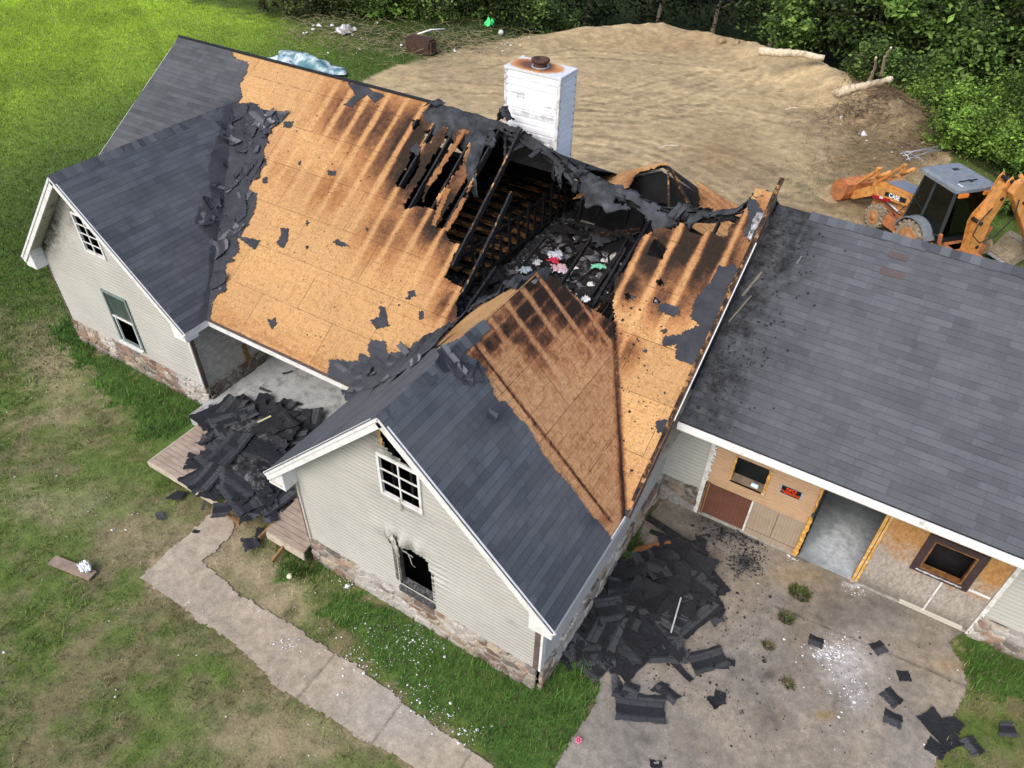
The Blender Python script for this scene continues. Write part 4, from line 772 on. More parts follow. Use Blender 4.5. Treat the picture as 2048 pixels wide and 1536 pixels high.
for q0, q1, z0, z1, w in (((1183,476),(1120,572),3.6,3.2,.05), ((1251,500),(1187,613),3.9,3.3,.06), ((992,537),(934,620),4.2,4.1,.05), ((1262,470),(1175,600),3.3,2.9,.05), ((1302,440),(1230,560),4.3,4.0,.07), ((1130,600),(1215,640),3.0,3.0,.05), ((1210,370),(1130,470),3.2,2.9,.10), ((1160,505),(1085,560),3.0,2.9,.04)):
    mb = MB(); mb.beam(onz(q0, z0), onz(q1, z1), w, .13, seg=10, jit=.2); mb.build('fallen_rafter', CHAR, house)
RT = random.Random(31)
for i in range(46):                                                  # collapsed timbers lying every way in the opening
    x, y = RT.uniform(11.0, 16.2), RT.uniform(2.6, 9.0); a_ = RT.choice([1.57, 1.57, 0, RT.uniform(0, 3.1)])+RT.gauss(0, .2); l = RT.uniform(.8, 2.4); z = 2.85+RT.uniform(0, .7); dx, dy = math.cos(a_)*l/2, math.sin(a_)*l/2; dz = RT.gauss(0, .16)*l
    if y+abs(dy) > 9.6 or x+abs(dx) > 16.6 or x-abs(dx) < 10.7: continue
    mb = MB(); mb.beam((x-dx, y-dy, z-dz), (x+dx, y+dy, z+dz), RT.uniform(.035, .06), RT.uniform(.06, .14), seg=9, jit=.3, bow=RT.uniform(-.05, .1)); mb.build('collapsed_timber', HALF if i % 9 == 0 else CHAR, house)
for i in range(16):                                                  # batten ends and hangers on the burned rafters
    q = (RT.uniform(950, 1180), RT.uniform(340, 560)); a_ = onz(q, RT.uniform(3.2, 4.4)); mb = MB(); mb.tube([a_, a_+(RT.gauss(0, .05), RT.gauss(0, .05), -RT.uniform(.3, .7))], .006, 4); mb.build('hanging_wire', SOOT_SHADE, house)
# attic floor: joists along the house with scorched boards between
FZ = 2.6
mb = MB(); mb.box(.8, XR-.1, 1.95, 2*D-.5, FZ-.16, FZ-.12); mb.build('attic_ceiling', SOOT_SHADE, house)
k = 0; y = 2.4
while y < 11:
    mb = MB(); mb.beam((6.5, y, FZ-.02), (14.6 if y < 6 else 10.75, y, FZ-.02), .05, .17, seg=10, jit=.12); mb.build('ceiling_joist', CHAR, house)
    if y > 4.5:
        x0_ = 7.4+random.uniform(0, .9)
        while x0_ < 10.4:
            x1_ = min(10.55, x0_+random.uniform(.5, 2.2)); w_ = random.uniform(.16, .27); mb = MB(); mb.beam((x0_, y+.25+random.uniform(-.03, .03), FZ+.085), (x1_, y+.25, FZ+.085+random.uniform(-.04, .02)), w_, .02, seg=max(4, int((x1_-x0_)*10)), jit=.3); mb.build('attic_board', JOISTW, house); x0_ = x1_+random.uniform(.02, .35)
    y += .5
mb = MB(); mb.beam((10.62, 4.4, FZ+.12), (10.85, 11, FZ+.12), .08, .12, seg=12, jit=.2); mb.beam((10.3, 4.6, FZ+.75), (10.75, 9.6, FZ+.95), .05, .09, seg=10, jit=.2); mb.build('partition_plate', CHAR, house)
y = 4.8
while y < 11:
    t_ = (y-4.4)/6.6; x = 10.62+.23*t_; h = 1.0+random.uniform(-.3, .25)
    mb = MB(); mb.beam((x, y, FZ+.15), (x+random.uniform(-.06, .06), y, FZ+.15+h), .045, .09, up=(0, 1, 0), seg=5, jit=.2); mb.build('partition_stud', CHAR, house); y += .42
for q0, q1 in (((1290,420),(1282,470)), ((1165,395),(1158,440)), ((1215,380),(1195,430)), ((1262,400),(1250,450)), ((1340,425),(1335,452)), ((1425,430),(1412,462)), ((1385,425),(1378,455))):
    a = onz(q0, 4.9); b = onz(q1, 3.7); mb = MB(); mb.beam(a, b, .06, .10, up=(0, 1, 0), seg=5, jit=.25); mb.build('partition_stud', CHAR, house)
for x in (10.8, 11.9, 13.0, 14.1, 15.2, 16.3):                       # back rafters under the sagging ridge
    mb = MB(); mb.beam((x, D, ridge_z(x)-.15), (x, 2*D-.4, He+.1), .045, .15, seg=8, jit=.15); mb.build('rafter', CHAR, house)
pl = [(x, D, ridge_z(x)-.16) for x in np.arange(8.8, 16.9, .45)]; mb = MB()
for a, b in zip(pl, pl[1:]): mb.beam(a, b, .045, .2)
mb.build('ridge_beam', CHAR, house)
# rubble covering the attic floor
def rub(P, u, v):
    d = np.zeros(P.shape); d[..., 2] = .55*fbm(P[..., 0]*1.4, P[..., 1]*1.4, 51, 5)+.25*fbm(P[..., 0]*7, P[..., 1]*7, 3, 3); return d
o = sheet('attic_rubble', (10.9, 2.4, 2.35), (1, 0, 0), (0, 1, 0), 5.6, 8.2, .05, None, BLACK, house, 0, rub, {'char': lambda P: np.zeros(len(P))}, .05, .45); o['kind'] = 'stuff'
def rubz(x, y): return 2.35+.55*float(fbm(np.array(x)*1.4, np.array(y)*1.4, 51, 5))+.25*float(fbm(np.array(x)*7, np.array(y)*7, 3, 3))
o = sheet('attic_rubble', (7.0, 2.2, 2.42), (1, 0, 0), (0, 1, 0), 3.9, 2.6, .07, None, BLACK, house, 0, lambda P, u, v: rub(P, u, v)*.6, None, .05, .45); o['kind'] = 'stuff'
# sagging ridge: draped charred shingles
RSH = simple('heat_curled_shingles', (.060, .066, .076), .8, .45, 3.5, dirt=(.012, .012, .013), dsc=2.2, damt=.75, bump=.9, bs=9)
xs = np.arange(8.85, 16.6, .06); m = 19; V = []; F = []
for i, x in enumerate(xs):
    zr = ridge_z(x)+.05+.05*(float(vn(np.array(x*3), np.array(1.), 5))-.5); n1 = float(fbm(np.array(x*1.7), np.array(3.), 7)); n2 = float(vn(np.array(x*6), np.array(3.), 9))
    wf = float(np.interp(x, [8.9, 10.4, 10.75, 12.3, 12.7, 13.4, 14.2, 15.5, 15.9], [.50, .55, .16, .14, .30, .42, .30, .42, .10]))*(.65+.55*n1+.3*n2); wb = .5
    for j in range(m):
        t = j/(m-1)*2-1; w = t*(wf if t < 0 else wb); drop = s*abs(w)*(1.0 if x < 11 else 1.2)+(max(0, abs(w)-.3)*.5 if t < 0 else 0)
        V.append((x, D+w, zr-drop+(.05*(float(fbm(np.array(x*4), np.array(w*5+50), 4, 4))-.5)*2)))
for i in range(len(xs)-1):
    for j in range(m-1):
        cx, cw = xs[i], (j/(m-1)*2-1)
        if float(fbm(np.array(cx*2.2), np.array(cw*3.), 14, 4)) > .585 and cx > 10.9: continue
        F.append((i*m+j, i*m+j+1, (i+1)*m+j+1, (i+1)*m+j))
V = np.array(V); F = np.array(F); fx_ = V[F[:, 0], 0]; RDK = simple('blackened_ridge_shingles', (.018, .018, .021), .8, .5, 3.5, dirt=(.05, .052, .058), dsc=2.6, damt=.3, bump=.9, bs=9)
for a_, b_, m__, lb in ((0, 10.75, RSH, 'grey shingles still lying on the ridge beside the hole'), (10.75, 12.6, RDK, 'blackened stretch of ridge in front of the chimney'), (12.6, 99, RSH, 'heat curled shingles draped over the sagging ridge')):
    f_ = F[(fx_ >= a_) & (fx_ < b_)]; us_ = np.unique(f_); mp = np.zeros(len(V), int); mp[us_] = np.arange(len(us_)); o = link(npmesh('ridge_wreckage', V[us_]-np.array(origin(house)), mp[f_], V[us_][:, :2]), 'ridge_wreckage', m__, house, True); solidify(o, .02, 0); o['label'] = lb
wp = lambda q, dz: rp(q, dz)
flap([wp((962,262),.08), wp((952,300),.06), wp((940,335),.07), wp((945,365),-.05), wp((952,395),-.35)], .42, .16, RSH, 'hanging_shingles', house, .012, 16, curl=-.03, jit=.03)
flap([wp((978,258),.1), wp((982,278),.12), wp((975,292),.02)], .28, .2, RSH, 'hanging_shingles', house, .012, 10, curl=-.04, jit=.04)
flap([wp((1125,330),.02), wp((1118,360),-.2), wp((1122,375),-.4)], .14, .07, RSH, 'hanging_shingles', house, .012, 8, jit=.03); flap([wp((1112,320),.0), wp((1105,345),-.3), wp((1108,362),-.6)], .06, .04, RSH, 'hanging_shingles', house, .01, 8, jit=.02)
RG_ = random.Random(8)
for i in range(30):                                                  # lifted and broken tabs all along the sagging ridge
    x = RG_.uniform(10.6, 16.3); z = float(ridge_z(x))+.05; a = np.array([x, D+RG_.uniform(-.35, .25), z-.05]); a[2] -= abs(a[1]-D)*s; up_ = RG_.uniform(-.12, .22); flap([a, a+(RG_.uniform(-.15, .15), RG_.uniform(-.2, .1), up_), a+(RG_.uniform(-.25, .25), RG_.uniform(-.35, .1), up_*RG_.uniform(-1, .8)-.05)], RG_.uniform(.12, .35), RG_.uniform(.05, .25), RSH if i % 3 else RDK, 'curled_shingle', house, .012, 6, side=(1, RG_.uniform(-.6, .6), RG_.uniform(-.2, .2)), jit=.025)
a = np.array([10.65, D+.15, Hr-.05]); flap([a, a+(.12, 0, .33), a+(.3, .03, .05)], .3, .2, RSH, 'curled_shingle', house, .012, 9, side=(.2, 1, 0), jit=.03)
a = np.array([8.95, D-.05, Hr]); flap([a+(-.12, -.1, .02), a+(.05, -.05, .12), a+(.2, .0, .05)], .35, .3, RSH, 'curled_shingle', house, .012, 9, side=(.2, 1, 0), jit=.02)
a = onpl((1515, 400), (0, 1, 0), D); flap([a+(-.15, 0, .0), a+(.0, .0, .16), a+(.22, .02, .10), a+(.35, .05, -.25), a+(.42, 0, -.6)], .35, .3, RSH, 'curled_shingle', house, .014, 12, side=(.1, 1, 0), jit=.04)
mb = MB(); mb.beam(onpl((1548, 392), (0, 1, 0), D-.1)+(0, 0, 0), onpl((1530, 445), (0, 1, 0), D-.5), .05, .12, seg=6, jit=.3); mb.build('charred_rake_stub', CHAR, house)
flap([rp((1522,425),.04), rp((1508,455),.04), rp((1497,478),.04)], .16, .06, simple('peeled_white_underlay', (.45, .45, .46), .7, .3, 6, dirt=(.03,.03,.03), dsc=7, damt=.7), 'peeled_underlay', house, .006, 8, jit=.02)
# rear gable, stripped boards with a burned-out middle
rg = thing('rear_gable', None, None); rg.parent = house; rg.location = Vector((13.7, 8, 4))-origin(house); rg['label'] = 'small rear roof, stripped boards burned through at the ridge'
A_ = onz((1328, 326), 5.15); kl, kr = .50, .30
OSB3 = mk_osb('curled_strand_board', (.50, .28, .11))
RH = [(1262,362),(1275,347),(1326,330),(1375,345),(1392,365),(1401,402),(1400,430),(1240,430)]
def rgk(C): x, y = rag(C, 3, 3, 22); return ~pip(RH, x, y)
def rgd(P, u, v): d = np.zeros(P.shape); d[..., 2] = .03*np.abs(np.sin(P[..., 1]*12+u*2+P[..., 0]))+.02*fbm(P[..., 0]*6, P[..., 1]*6, 2); return d
for sg_, k_, w_ in ((-1, kl, 1.75), (1, kr, 2.9)):
    sheet('roof_boards', (A_[0], A_[1], A_[2]), nrm((sg_, 0, -k_)), (0, -1, 0), w_*math.hypot(1, k_), 1.5 if sg_ < 0 else 1.9, .05, rgk, OSB3, rg, 0, rgd, {'char': lambda P: blob(P, [(1270,365,20,.5),(1400,400,22,.5),(1440,410,40,.25)])}, .02)
mb = MB(); a = np.array(A_)
mb.beam(a+(0, 0, -.06), a+(-1.3, -.2, -.06-1.3*kl), .06, .1); mb.beam(a+(0, 0, -.06), a+(1.4, -.2, -.1-1.4*kr), .06, .1); mb.build('hip_rafter', CHAR, rg)
for e_ in ((.75, -1.2, -.75), (1.25, -.9, -.62)):
    mb = MB(); mb.beam(a+(e_[0]*.2, -.05, -.12), a+e_, .04, .09, seg=6, jit=.1); mb.build('rafter', HALF if e_[0] > 0 else CHAR, rg)
mb = MB(); mb.box(A_[0]-1.6, A_[0]+2.6, A_[1]-1.3, A_[1]-.1, 3.0, 3.05); mb.build('void_floor', SOOT_SHADE, rg)
siding('siding', (A_[0]+2.6, A_[1]-.1, 0), (-1, 0, 0), 4.8, 0, lambda u: A_[2]-.1-(kr*(2.6-u) if u < 2.6 else kl*(u-2.6)), step=.3, parent=rg)
mb = MB(); mb.prism([(A_[0]-2.1, 3.0), (A_[0]+2.5, 3.0), (A_[0]+2.5, A_[2]-.2-kr*2.5), (A_[0], A_[2]-.16), (A_[0]-2.1, A_[2]-.2-kl*2.1)], A_[1]-.16, A_[1]-.12); mb.build('dark_backing', SOOT_SHADE, rg)  # black panel added over the siding to keep the burned opening dark
# ================================================================== GROUND
TRK = [np.array([onz(q)[:2] for q in t]) for t in ([(1150,330),(1230,345),(1330,400),(1400,460)],[(700,195),(800,180),(900,172),(1000,178),(1200,215),(1330,225),(1450,215),(1560,240)],[(1150,230),(1280,235),(1420,190),(1500,150)],[(1160,300),(1290,320),(1420,380),(1500,440)],[(1150,262),(1300,268),(1430,300),(1560,370),(1640,400)],[(860,150),(1000,120),(1150,108),(1300,115),(1420,130)],[(1250,290),(1400,345),(1480,400)],[(1170,200),(1300,180),(1420,150)])]
def tracks(x, y):
    v = np.zeros(x.shape)
    for T_ in TRK:
        b = np.full(x.shape, 1e9); s_l = np.zeros(x.shape); acc = 0
        for a, c in zip(T_, T_[1:]):
            d = c-a; L2 = d@d; L1 = math.sqrt(L2); t = np.clip(((x-a[0])*d[0]+(y-a[1])*d[1])/L2, 0, 1); r = np.hypot(x-a[0]-t*d[0], y-a[1]-t*d[1])*np.sign(d[0]*(y-a[1])-d[1]*(x-a[0])); m = np.abs(r) < np.abs(b); b = np.where(m, r, b); s_l = np.where(m, acc+t*L1, s_l); acc += L1
        w = fbm(x*.8, y*.8, 44)*.5; q = np.abs(np.abs(b+w-.25)-.6); rut = np.exp(-(q/.17)**2)*(.65+.35*np.sin(s_l*13)); edge = np.exp(-((q-.30)/.08)**2)*.5; v = v-rut*(fbm(x*.9, y*.9, 45) > .36)+edge
    return np.clip(v, -1.2, .8)
YARD = [(690,190),(740,150),(850,116),(930,95),(1000,78),(1100,66),(1190,50),(1330,48),(1400,62),(1480,76),(1530,106),(1620,140),(1690,178),(1790,228),(1875,280),(1905,300),(1900,360),(1860,420),(1990,560),(1600,700),(1000,600),(800,300),(690,215)]
BERM = np.array([onz(q)[:2] for q in ((1000,84),(1100,74),(1190,60),(1330,58),(1400,74),(1480,88),(1530,116),(1620,152),(1700,192),(1790,238),(1870,284))])
def berm_d(x, y):
    best = np.full(np.shape(x), 1e9); side = np.zeros(np.shape(x)); end = np.zeros(np.shape(x))
    for i, (a, b) in enumerate(zip(BERM, BERM[1:])):
        d = b-a; L2 = d@d; t0 = ((x-a[0])*d[0]+(y-a[1])*d[1])/L2; t = np.clip(t0, 0, 1); qx, qy = a[0]+t*d[0], a[1]+t*d[1]; r = np.hypot(x-qx, y-qy); c = d[0]*(y-a[1])-d[1]*(x-a[0])
        m = r < best; best = np.where(m, r, best); side = np.where(m, np.sign(c), side); end = np.where(m, (i+t)/(len(BERM)-1), end)
    return best*side, end
def terrain(x, y):
    d, e = berm_d(x, y); w = sstep(0., .18, e)*sstep(1., .96, e); z = w*(.25+.75*sstep(.45, .8, e)+.5*fbm(x*.8, y*.8, 61, 6)**1.6)*np.exp(-(np.minimum(d+.6, 0)/1.5)**2)*np.exp(-(np.maximum(d+.6, 0)/.9)**2)
    z = z-1.6*sstep(.3, 3.5, d)*w*(d < 30); yard = sstep(11.8, 14, y)*(d < 0)*sstep(-14, -6, x); z = z+yard*(.16*(fbm(x*.3, y*.4, 62, 3)-.5)+.05*(fbm(x*2.1, y*2.1, 65, 4)-.5))
    return z+.03*(fbm(x*1.2, y*1.2, 63)-.5)-.02
def blobs(px, py, bl):
    v = np.zeros(px.shape)
    for a, b, rx, ry, k in bl: v = np.maximum(v, k*np.exp(-(((px-a)/rx)**2+((py-b)/ry)**2)))
    return v
LUSH = [[(150,640),(200,690),(300,745),(410,800),(440,850),(400,880),(340,890),(280,870),(230,800),(170,740),(120,700),(110,660)], [(560,1110),(640,1105),(670,1150),(620,1160),(570,1150)],
        [(690,1170),(760,1190),(880,1270),(1000,1330),(1070,1370),(1150,1290),(1200,1330),(1210,1380),(1160,1500),(1120,1560),(1000,1560),(900,1440),(760,1340),(700,1270),(640,1230),(600,1230)],
        [(1900,1270),(1960,1270),(2060,1310),(2060,1400),(1980,1400),(1930,1360)], [(1250,1060),(1290,1030),(1330,1010),(1350,1060),(1300,1090),(1240,1120)]]
SANDY = [(440,1110,60,60,.7),(500,1150,70,40,.8),(560,1210,60,40,.7),(230,760,50,60,.45),(110,760,60,90,.5),(60,1000,70,40,.5),(480,1060,50,60,.7),(560,1480,150,60,.5),(300,1080,120,50,.35),(160,1000,90,50,.35),(820,1290,60,30,.5),(310,660,1,1,0)]
CONCP = [[(436,1012),(395,1050),(345,1098),(277,1154),(308,1178),(362,1212),(393,1243),(427,1260),(461,1284),(492,1308),(526,1339),(547,1363),(600,1406),(668,1440),(720,1478),(791,1512),(900,1600),(1110,1760),(1240,1720),(1020,1565),(962,1512),(908,1478),(856,1440),(805,1403),(764,1369),(709,1325),(666,1305),(615,1274),(564,1236),(526,1212),(478,1192),(427,1151),(402,1123),(441,1089),(470,1062),(470,1030)]]
DRIVE = [[(1345,985),(1410,1020),(1600,1105),(1715,1160),(1935,1258),(1895,1285),(1925,1330),(1935,1380),(1905,1430),(1885,1480),(1850,1580),(1760,1950),(960,1950),(1090,1580),(1130,1500),(1180,1430),(1205,1370),(1180,1330),(1130,1330),(1180,1200),(1260,1120),(1290,1040)]]
def groundcol(x, y, z=0.):
    P = np.stack([x, y, np.zeros(x.shape)], -1); px, py = proj(P); n1 = fbm(x*.5, y*.5, 71); n2 = fbm(x*1.9, y*1.9, 72); n3 = fbm(x*7, y*7, 73, 3); wx = px+(n2-.5)*85+(n3-.5)*34; wy = py+(fbm(x*1.9+40, y*1.9, 74)-.5)*75+(fbm(x*7+5, y*7, 78, 3)-.5)*34
    near = sstep(500, 800, py); lush = np.zeros(x.shape)
    for p in LUSH: lush = np.maximum(lush, pip(p, wx, wy).astype(float))
    sandy = blobs(wx, wy, SANDY); G1 = np.array([.080, .125, .026]); G2 = np.array([.29, .40, .035]); DRY = np.array([.155, .13, .072]); SND = np.array([.33, .26, .175]); LU = np.array([.066, .120, .028]); DK = np.array([.030, .045, .014])
    f = lambda a: a[..., None]
    bright = sstep(-7, -26, x)*(.45+.7*n1); lawn = G1*(1-f(np.clip(bright, 0, 1)))+G2*f(np.clip(bright, 0, 1)); stripes = sstep(.42, .6, fbm((x*.5+y*.85)*.9, (x*.85-y*.5)*.12, 75)); lawn = lawn*f(.85+.22*stripes*(x < -2)+.15*(x >= -2))
    dry = np.clip(sstep(.42, .66, n1*.35+n2*.4+n3*.25+near*.02)*(.3+.5*near)+near*.06-.25*(x < -3), 0, 1)*(1-lush); c = lawn*(1-f(dry))+DRY*f(dry); c = c*(1-f(sandy*(1-lush)))+SND*f(sandy*(1-lush)); c = c*(1-f(lush))+LU*f(lush)
    yard = (pip(YARD, px+(n2-.5)*22, py+(n3-.5)*14) | ((x > -3) & (x < 30) & (y > 11) & (y < 17) & (px > 640))).astype(float); tr = fbm(x*.4+y*.1, y*1.0-x*.3, 76, 6); tr2 = fbm(x*2.1, y*2.3, 79, 4)
    sand = np.array([.42, .322, .185])*f(.72+.50*tr*(.6+.8*n2))*f(.76+.46*tr2); mud = blobs(px, py, [(1750,300,90,50,.9),(1840,275,70,40,.9),(1530,345,60,30,.6),(1700,400,120,50,.6),(1630,260,60,40,.35),(1450,330,90,60,.3),(1560,430,120,40,.4)])*(.4+.9*n2)
    sand = sand*f(1+.32*tracks(x, y)); sand = sand*(1-f(np.clip(mud, 0, 1)))+np.array([.13, .10, .06])*f(np.clip(mud, 0, 1)); red = blobs(px, py, [(1440,310,70,50,.5),(1340,90,160,15,.4)]); sand = sand*(1-f(red))+np.array([.27, .17, .085])*f(red)
    gr = blobs(px, py, [(1650,370,70,30,.55),(1780,460,90,30,.6),(720,170,60,30,.3),(850,120,120,10,.5)])*sstep(.35, .6, n2); sand = sand*(1-f(gr))+np.array([.10, .12, .045])*f(gr); c = c*(1-f(yard))+sand*f(yard)
    d, e = berm_d(x, y); wood = sstep(.2, 1.2, d)*(e > .02); edge = sstep(24.5, 26.5, y+.25*(x+10)*0+(n2-.5)*3)*(x < -3)*(1-yard)*.8; wood = np.clip(np.maximum(wood, edge), 0, 1); c = c*(1-f(wood))+DK*f(.5+n2)*f(wood)  # ground under the trees painted blackish for woodland shade
    fr_ = (anyp(CONCP+DRIVE, px+(n3-.5)*55+(n2-.5)*25, py+(fbm(x*7+5, y*7, 78, 3)-.5)*55)).astype(float)*(1-lush*.6)*(1-yard); c = c*(1-f(fr_*.7))+np.array([.26, .20, .13])*f(fr_*.7); c = c*f(1+.18*near); return c*f(.8+.4*n3), px, py, lush, sandy, yard, wood, dry, bright
def axis(a, b, c, d, fine, coarse):
    return np.unique(np.concatenate([np.linspace(-420, a, 14), np.arange(a, b, coarse), np.arange(b, c, fine), np.arange(c, d, coarse), np.linspace(d, 420, 14)]))
gx, gy = axis(-46, -2, 27, 44, .12, .35), axis(-14, -9.5, 5, 44, .12, .14)
X, Y = np.meshgrid(gx, gy, indexing='ij'); Zt = terrain(X, Y); gc_ = groundcol(X, Y)[0]; idx = np.arange(X.size).reshape(X.shape)
F = np.stack([idx[:-1, :-1], idx[1:, :-1], idx[1:, 1:], idx[:-1, 1:]], -1).reshape(-1, 4)
o = link(npmesh('ground', np.stack([X, Y, Zt], -1).reshape(-1, 3), F, None, None, gc_.reshape(-1, 3)), 'ground', GROUND, None, True); o['kind'] = 'structure'
def conc_sheet(name, polys, bx, z, colf, amp=7):
    def keep(C): x, y = rag(C, amp, 2.2, 31); return anyp(polys, x, y)
    o = sheet(name, (bx[0], bx[2], 0), (1, 0, 0), (0, 1, 0), bx[1]-bx[0], bx[3]-bx[2], .035, keep, PATHM, None, z, None, None, 0, .3, colf); o['kind'] = 'structure'; return o
def pathcol(P):
    x, y = P[:, 0], P[:, 1]; n = fbm(x*.8, y*.8, 81); n2 = fbm(x*4, y*4, 82); c = np.array([.36, .305, .24])[None]*(.8+.35*n[:, None])*(.85+.3*n2[:, None]); px, py = proj(P)
    g = np.exp(-(((px-800)/120)**2+((py-1420)/70)**2))[:, None]*.6; c = c*(1-g)+np.array([.33, .315, .29])*g
    for xj in (9.9, 11.55, 13.2, 14.85, 16.4): j = np.exp(-((x-xj)/.022)**2)*((y > -6) & (y < -3))*(n2 > .32); c = c*(1-(.15 if xj < 12 else .5)*j[:, None])
    return c
conc_sheet('path', CONCP, (8.2, 18.4, -8, -2.2), .012, pathcol, 9)
def drivecol(P):
    x, y = P[:, 0], P[:, 1]; n = fbm(x*.55, y*.55, 85); n2 = fbm(x*2.4, y*2.4, 86); n3 = fbm(x*11, y*11, 87, 3); px, py = proj(P); c = np.array([.285, .245, .195])[None]*(.68+.6*n[:, None])*(.85+.3*n2[:, None])*(.8+.4*n3[:, None])
    gy_ = sstep(.45, .7, fbm(x*.7+9, y*.7, 88))[:, None]*.6; c = c*(1-gy_)+np.array([.22, .21, .195])*gy_
    st = blobs(px, py, [(1480,1060,110,22,.9),(1610,1100,60,25,.55),(1400,1100,60,70,.6),(1690,1230,90,35,.45),(1420,1040,60,25,.8),(1340,1290,90,60,.4),(1680,1400,60,40,.35),(1300,1480,30,14,.5),(1540,1440,30,25,.4),(1490,1125,26,20,.9),(1540,1350,20,12,.5),(1760,1210,70,30,.4)])*(.35+.9*n2)
    st = np.clip(st*1.2+.25*sstep(.5, .75, fbm(x*1.1+3, y*1.1, 89, 5)), 0, 1)[:, None]; c = c*(1-st)+np.array([.055, .052, .05])*st; rust = blobs(px, py, [(1650,1430,22,10,.7),(1600,1150,60,20,.35),(1900,1330,40,20,.4)])[:, None]; c = c*(1-rust)+np.array([.30, .20, .07])*rust
    pw = np.clip(blobs(px, py, [(1700,1330,55,60,.55),(1665,1305,40,20,.5),(1720,1390,30,40,.4)])*(.2+1.2*n3)*1.1+np.clip(blobs(px, py, [(1715,1165,26,14,.9)]), 0, 1)*(n3 > .45), 0, 1)[:, None]; c = c*(1-pw)+np.array([.52, .53, .55])*pw
    d2 = np.abs((x-17.2)*.3-(y+.2)+.9*np.sin(x)*.05+.05*n2); crack = (np.exp(-(np.abs(y-1.85-(x-22.5)*.07)/.02)**2)*(x > 20))*.5; return c*(1-crack[:, None])
conc_sheet('driveway', DRIVE, (16.0, 25.5, -10, YW+.0), .014, drivecol, 5)
# ------------------------------------------------------------------ grass
def in_frame(px, py, m=60): return (px > -m) & (px < 2048+m) & (py > -m) & (py < 1536+m)
def house_mask(x, y): return ((x > XL0+.2) & (x < XR+.02) & (y > -.3) & (y < 2*D)) | ((x > XL0+.2) & (x < 6.1) & (y > YL)) & (y < 5) | ((x > X0) & (x < XR) & (y > YC) & (y < 5)) | ((x > XR) & (y > YW-.1) & (y < 9.5)) | ((x > 5.9) & (x < 11.5) & (y > -2.5) & (y < 1))
def blades(n, xr, yr, dens, hf, wf, tuft=1, seed=0, lean=.6, colf=None):
    R = np.random.default_rng(seed); x = R.uniform(*xr, n); y = R.uniform(*yr, n); P0 = np.stack([x, y, np.zeros(n)], -1); px, py = proj(P0); k = in_frame(px, py) & ~house_mask(x, y); x, y = x[k], y[k]
    c, px, py, lush, sandy, yard, wood, dry, br = groundcol(x, y); wx = px+(fbm(x*1.6, y*1.6, 31)-.5)*14
    conc = anyp(CONCP, wx, py) | anyp(DRIVE, wx, py); p = dens(x, y, lush, sandy, yard, wood, dry)*(~conc); k = R.uniform(size=len(x)) < p; x, y, c, lush, dry = x[k], y[k], c[k], lush[k], dry[k]; n = len(x)
    n2 = fbm(x*1.1, y*1.1, 90); h = hf*(.4+1.1*R.uniform(size=n))*(1+.7*lush*fbm(x*2.7, y*2.7, 97)*1.6)*(.7+.6*n2); w = wf*(.7+.6*R.uniform(size=n)); az = R.uniform(0, 6.283, n); ln = lean*R.uniform(.2, 1.3, n)*h; z = terrain(x, y)
    ca, sa = np.cos(az), np.sin(az); b = np.stack([x, y, z-.01], -1); sd = np.stack([-sa, ca, 0*ca], -1)*w[:, None]; m = np.stack([ca*ln*.35, sa*ln*.35, h*.62], -1); tp = np.stack([ca*ln, sa*ln, h], -1)
    V = np.stack([b-sd, b+sd, b+m+sd*.7, b+m-sd*.7, b+tp], 1).reshape(-1, 3); i = np.arange(n)[:, None]*5; F = np.concatenate([i+[0, 1, 2], i+[0, 2, 3], i+[3, 2, 4]], 0)
    mixv = R.uniform(size=n)[:, None]; straw = (R.uniform(size=n) < .10+.55*dry*(1-lush))[:, None]; g = c*1.0; g = g*(.55+1.15*mixv); g[:, 1] *= 1.12; g = np.where(straw, np.array([.22, .19, .10])*(.4+.9*mixv), g); fresh = (R.uniform(size=n) < .25)[:, None]*~straw; g = np.where(fresh, g*1.15+np.array([.012, .035, .0]), g)
    return V, F, np.repeat(g, 5, 0)
def put_blades(name, lst):
    Vs, Fs, Cs = [], [], []; o_ = 0
    for V, F, C in lst: Vs.append(V); Fs.append(F+o_); Cs.append(C); o_ += len(V)
    o = link(npmesh(name, np.concatenate(Vs), np.concatenate(Fs), None, None, np.concatenate(Cs)), name, GRASS); o['kind'] = 'stuff'; return o
near_d = lambda x, y, l, s_, yd, w, d: np.clip(.55+.5*l-.75*s_-.25*d+1.6*(fbm(x*3.3, y*3.3, 91)-.5), .04, 1)*(1-yd)
far_d = lambda x, y, l, s_, yd, w, d: np.clip(.9-.4*d, .1, 1)*(1-yd)*(1-.6*w)
put_blades('grass', [blades(430000, (-8, 27), (-9.6, 4.2), near_d, .062, .0065, seed=1), blades(150000, (-8, 27), (-9.6, 4.2), lambda x, y, l, s_, yd, w, d: (fbm(x*1.7, y*1.7, 95) > .56)*(vn(x*5, y*5, 96) > .5)*(1-yd)*(.9-.5*s_), .11, .008, seed=8, lean=1.0), blades(90000, (-8, 27), (-9.6, 4.2), lambda *a: near_d(*a)*(a[2] > 0), .075, .007, seed=2, lean=.9)])
put_blades('lawn', [blades(330000, (-42, 2), (-4, 34), far_d, .075, .017, seed=3), blades(60000, (14, 30), (9, 33), lambda x, y, l, s_, yd, w, d: yd*blobs(*proj(np.stack([x, y, 0*x], -1)), [(1650,370,80,32,.3),(1790,470,110,34,.5),(1900,400,90,60,.5)])+(1-yd)*.6, .09, .016, seed=4)])
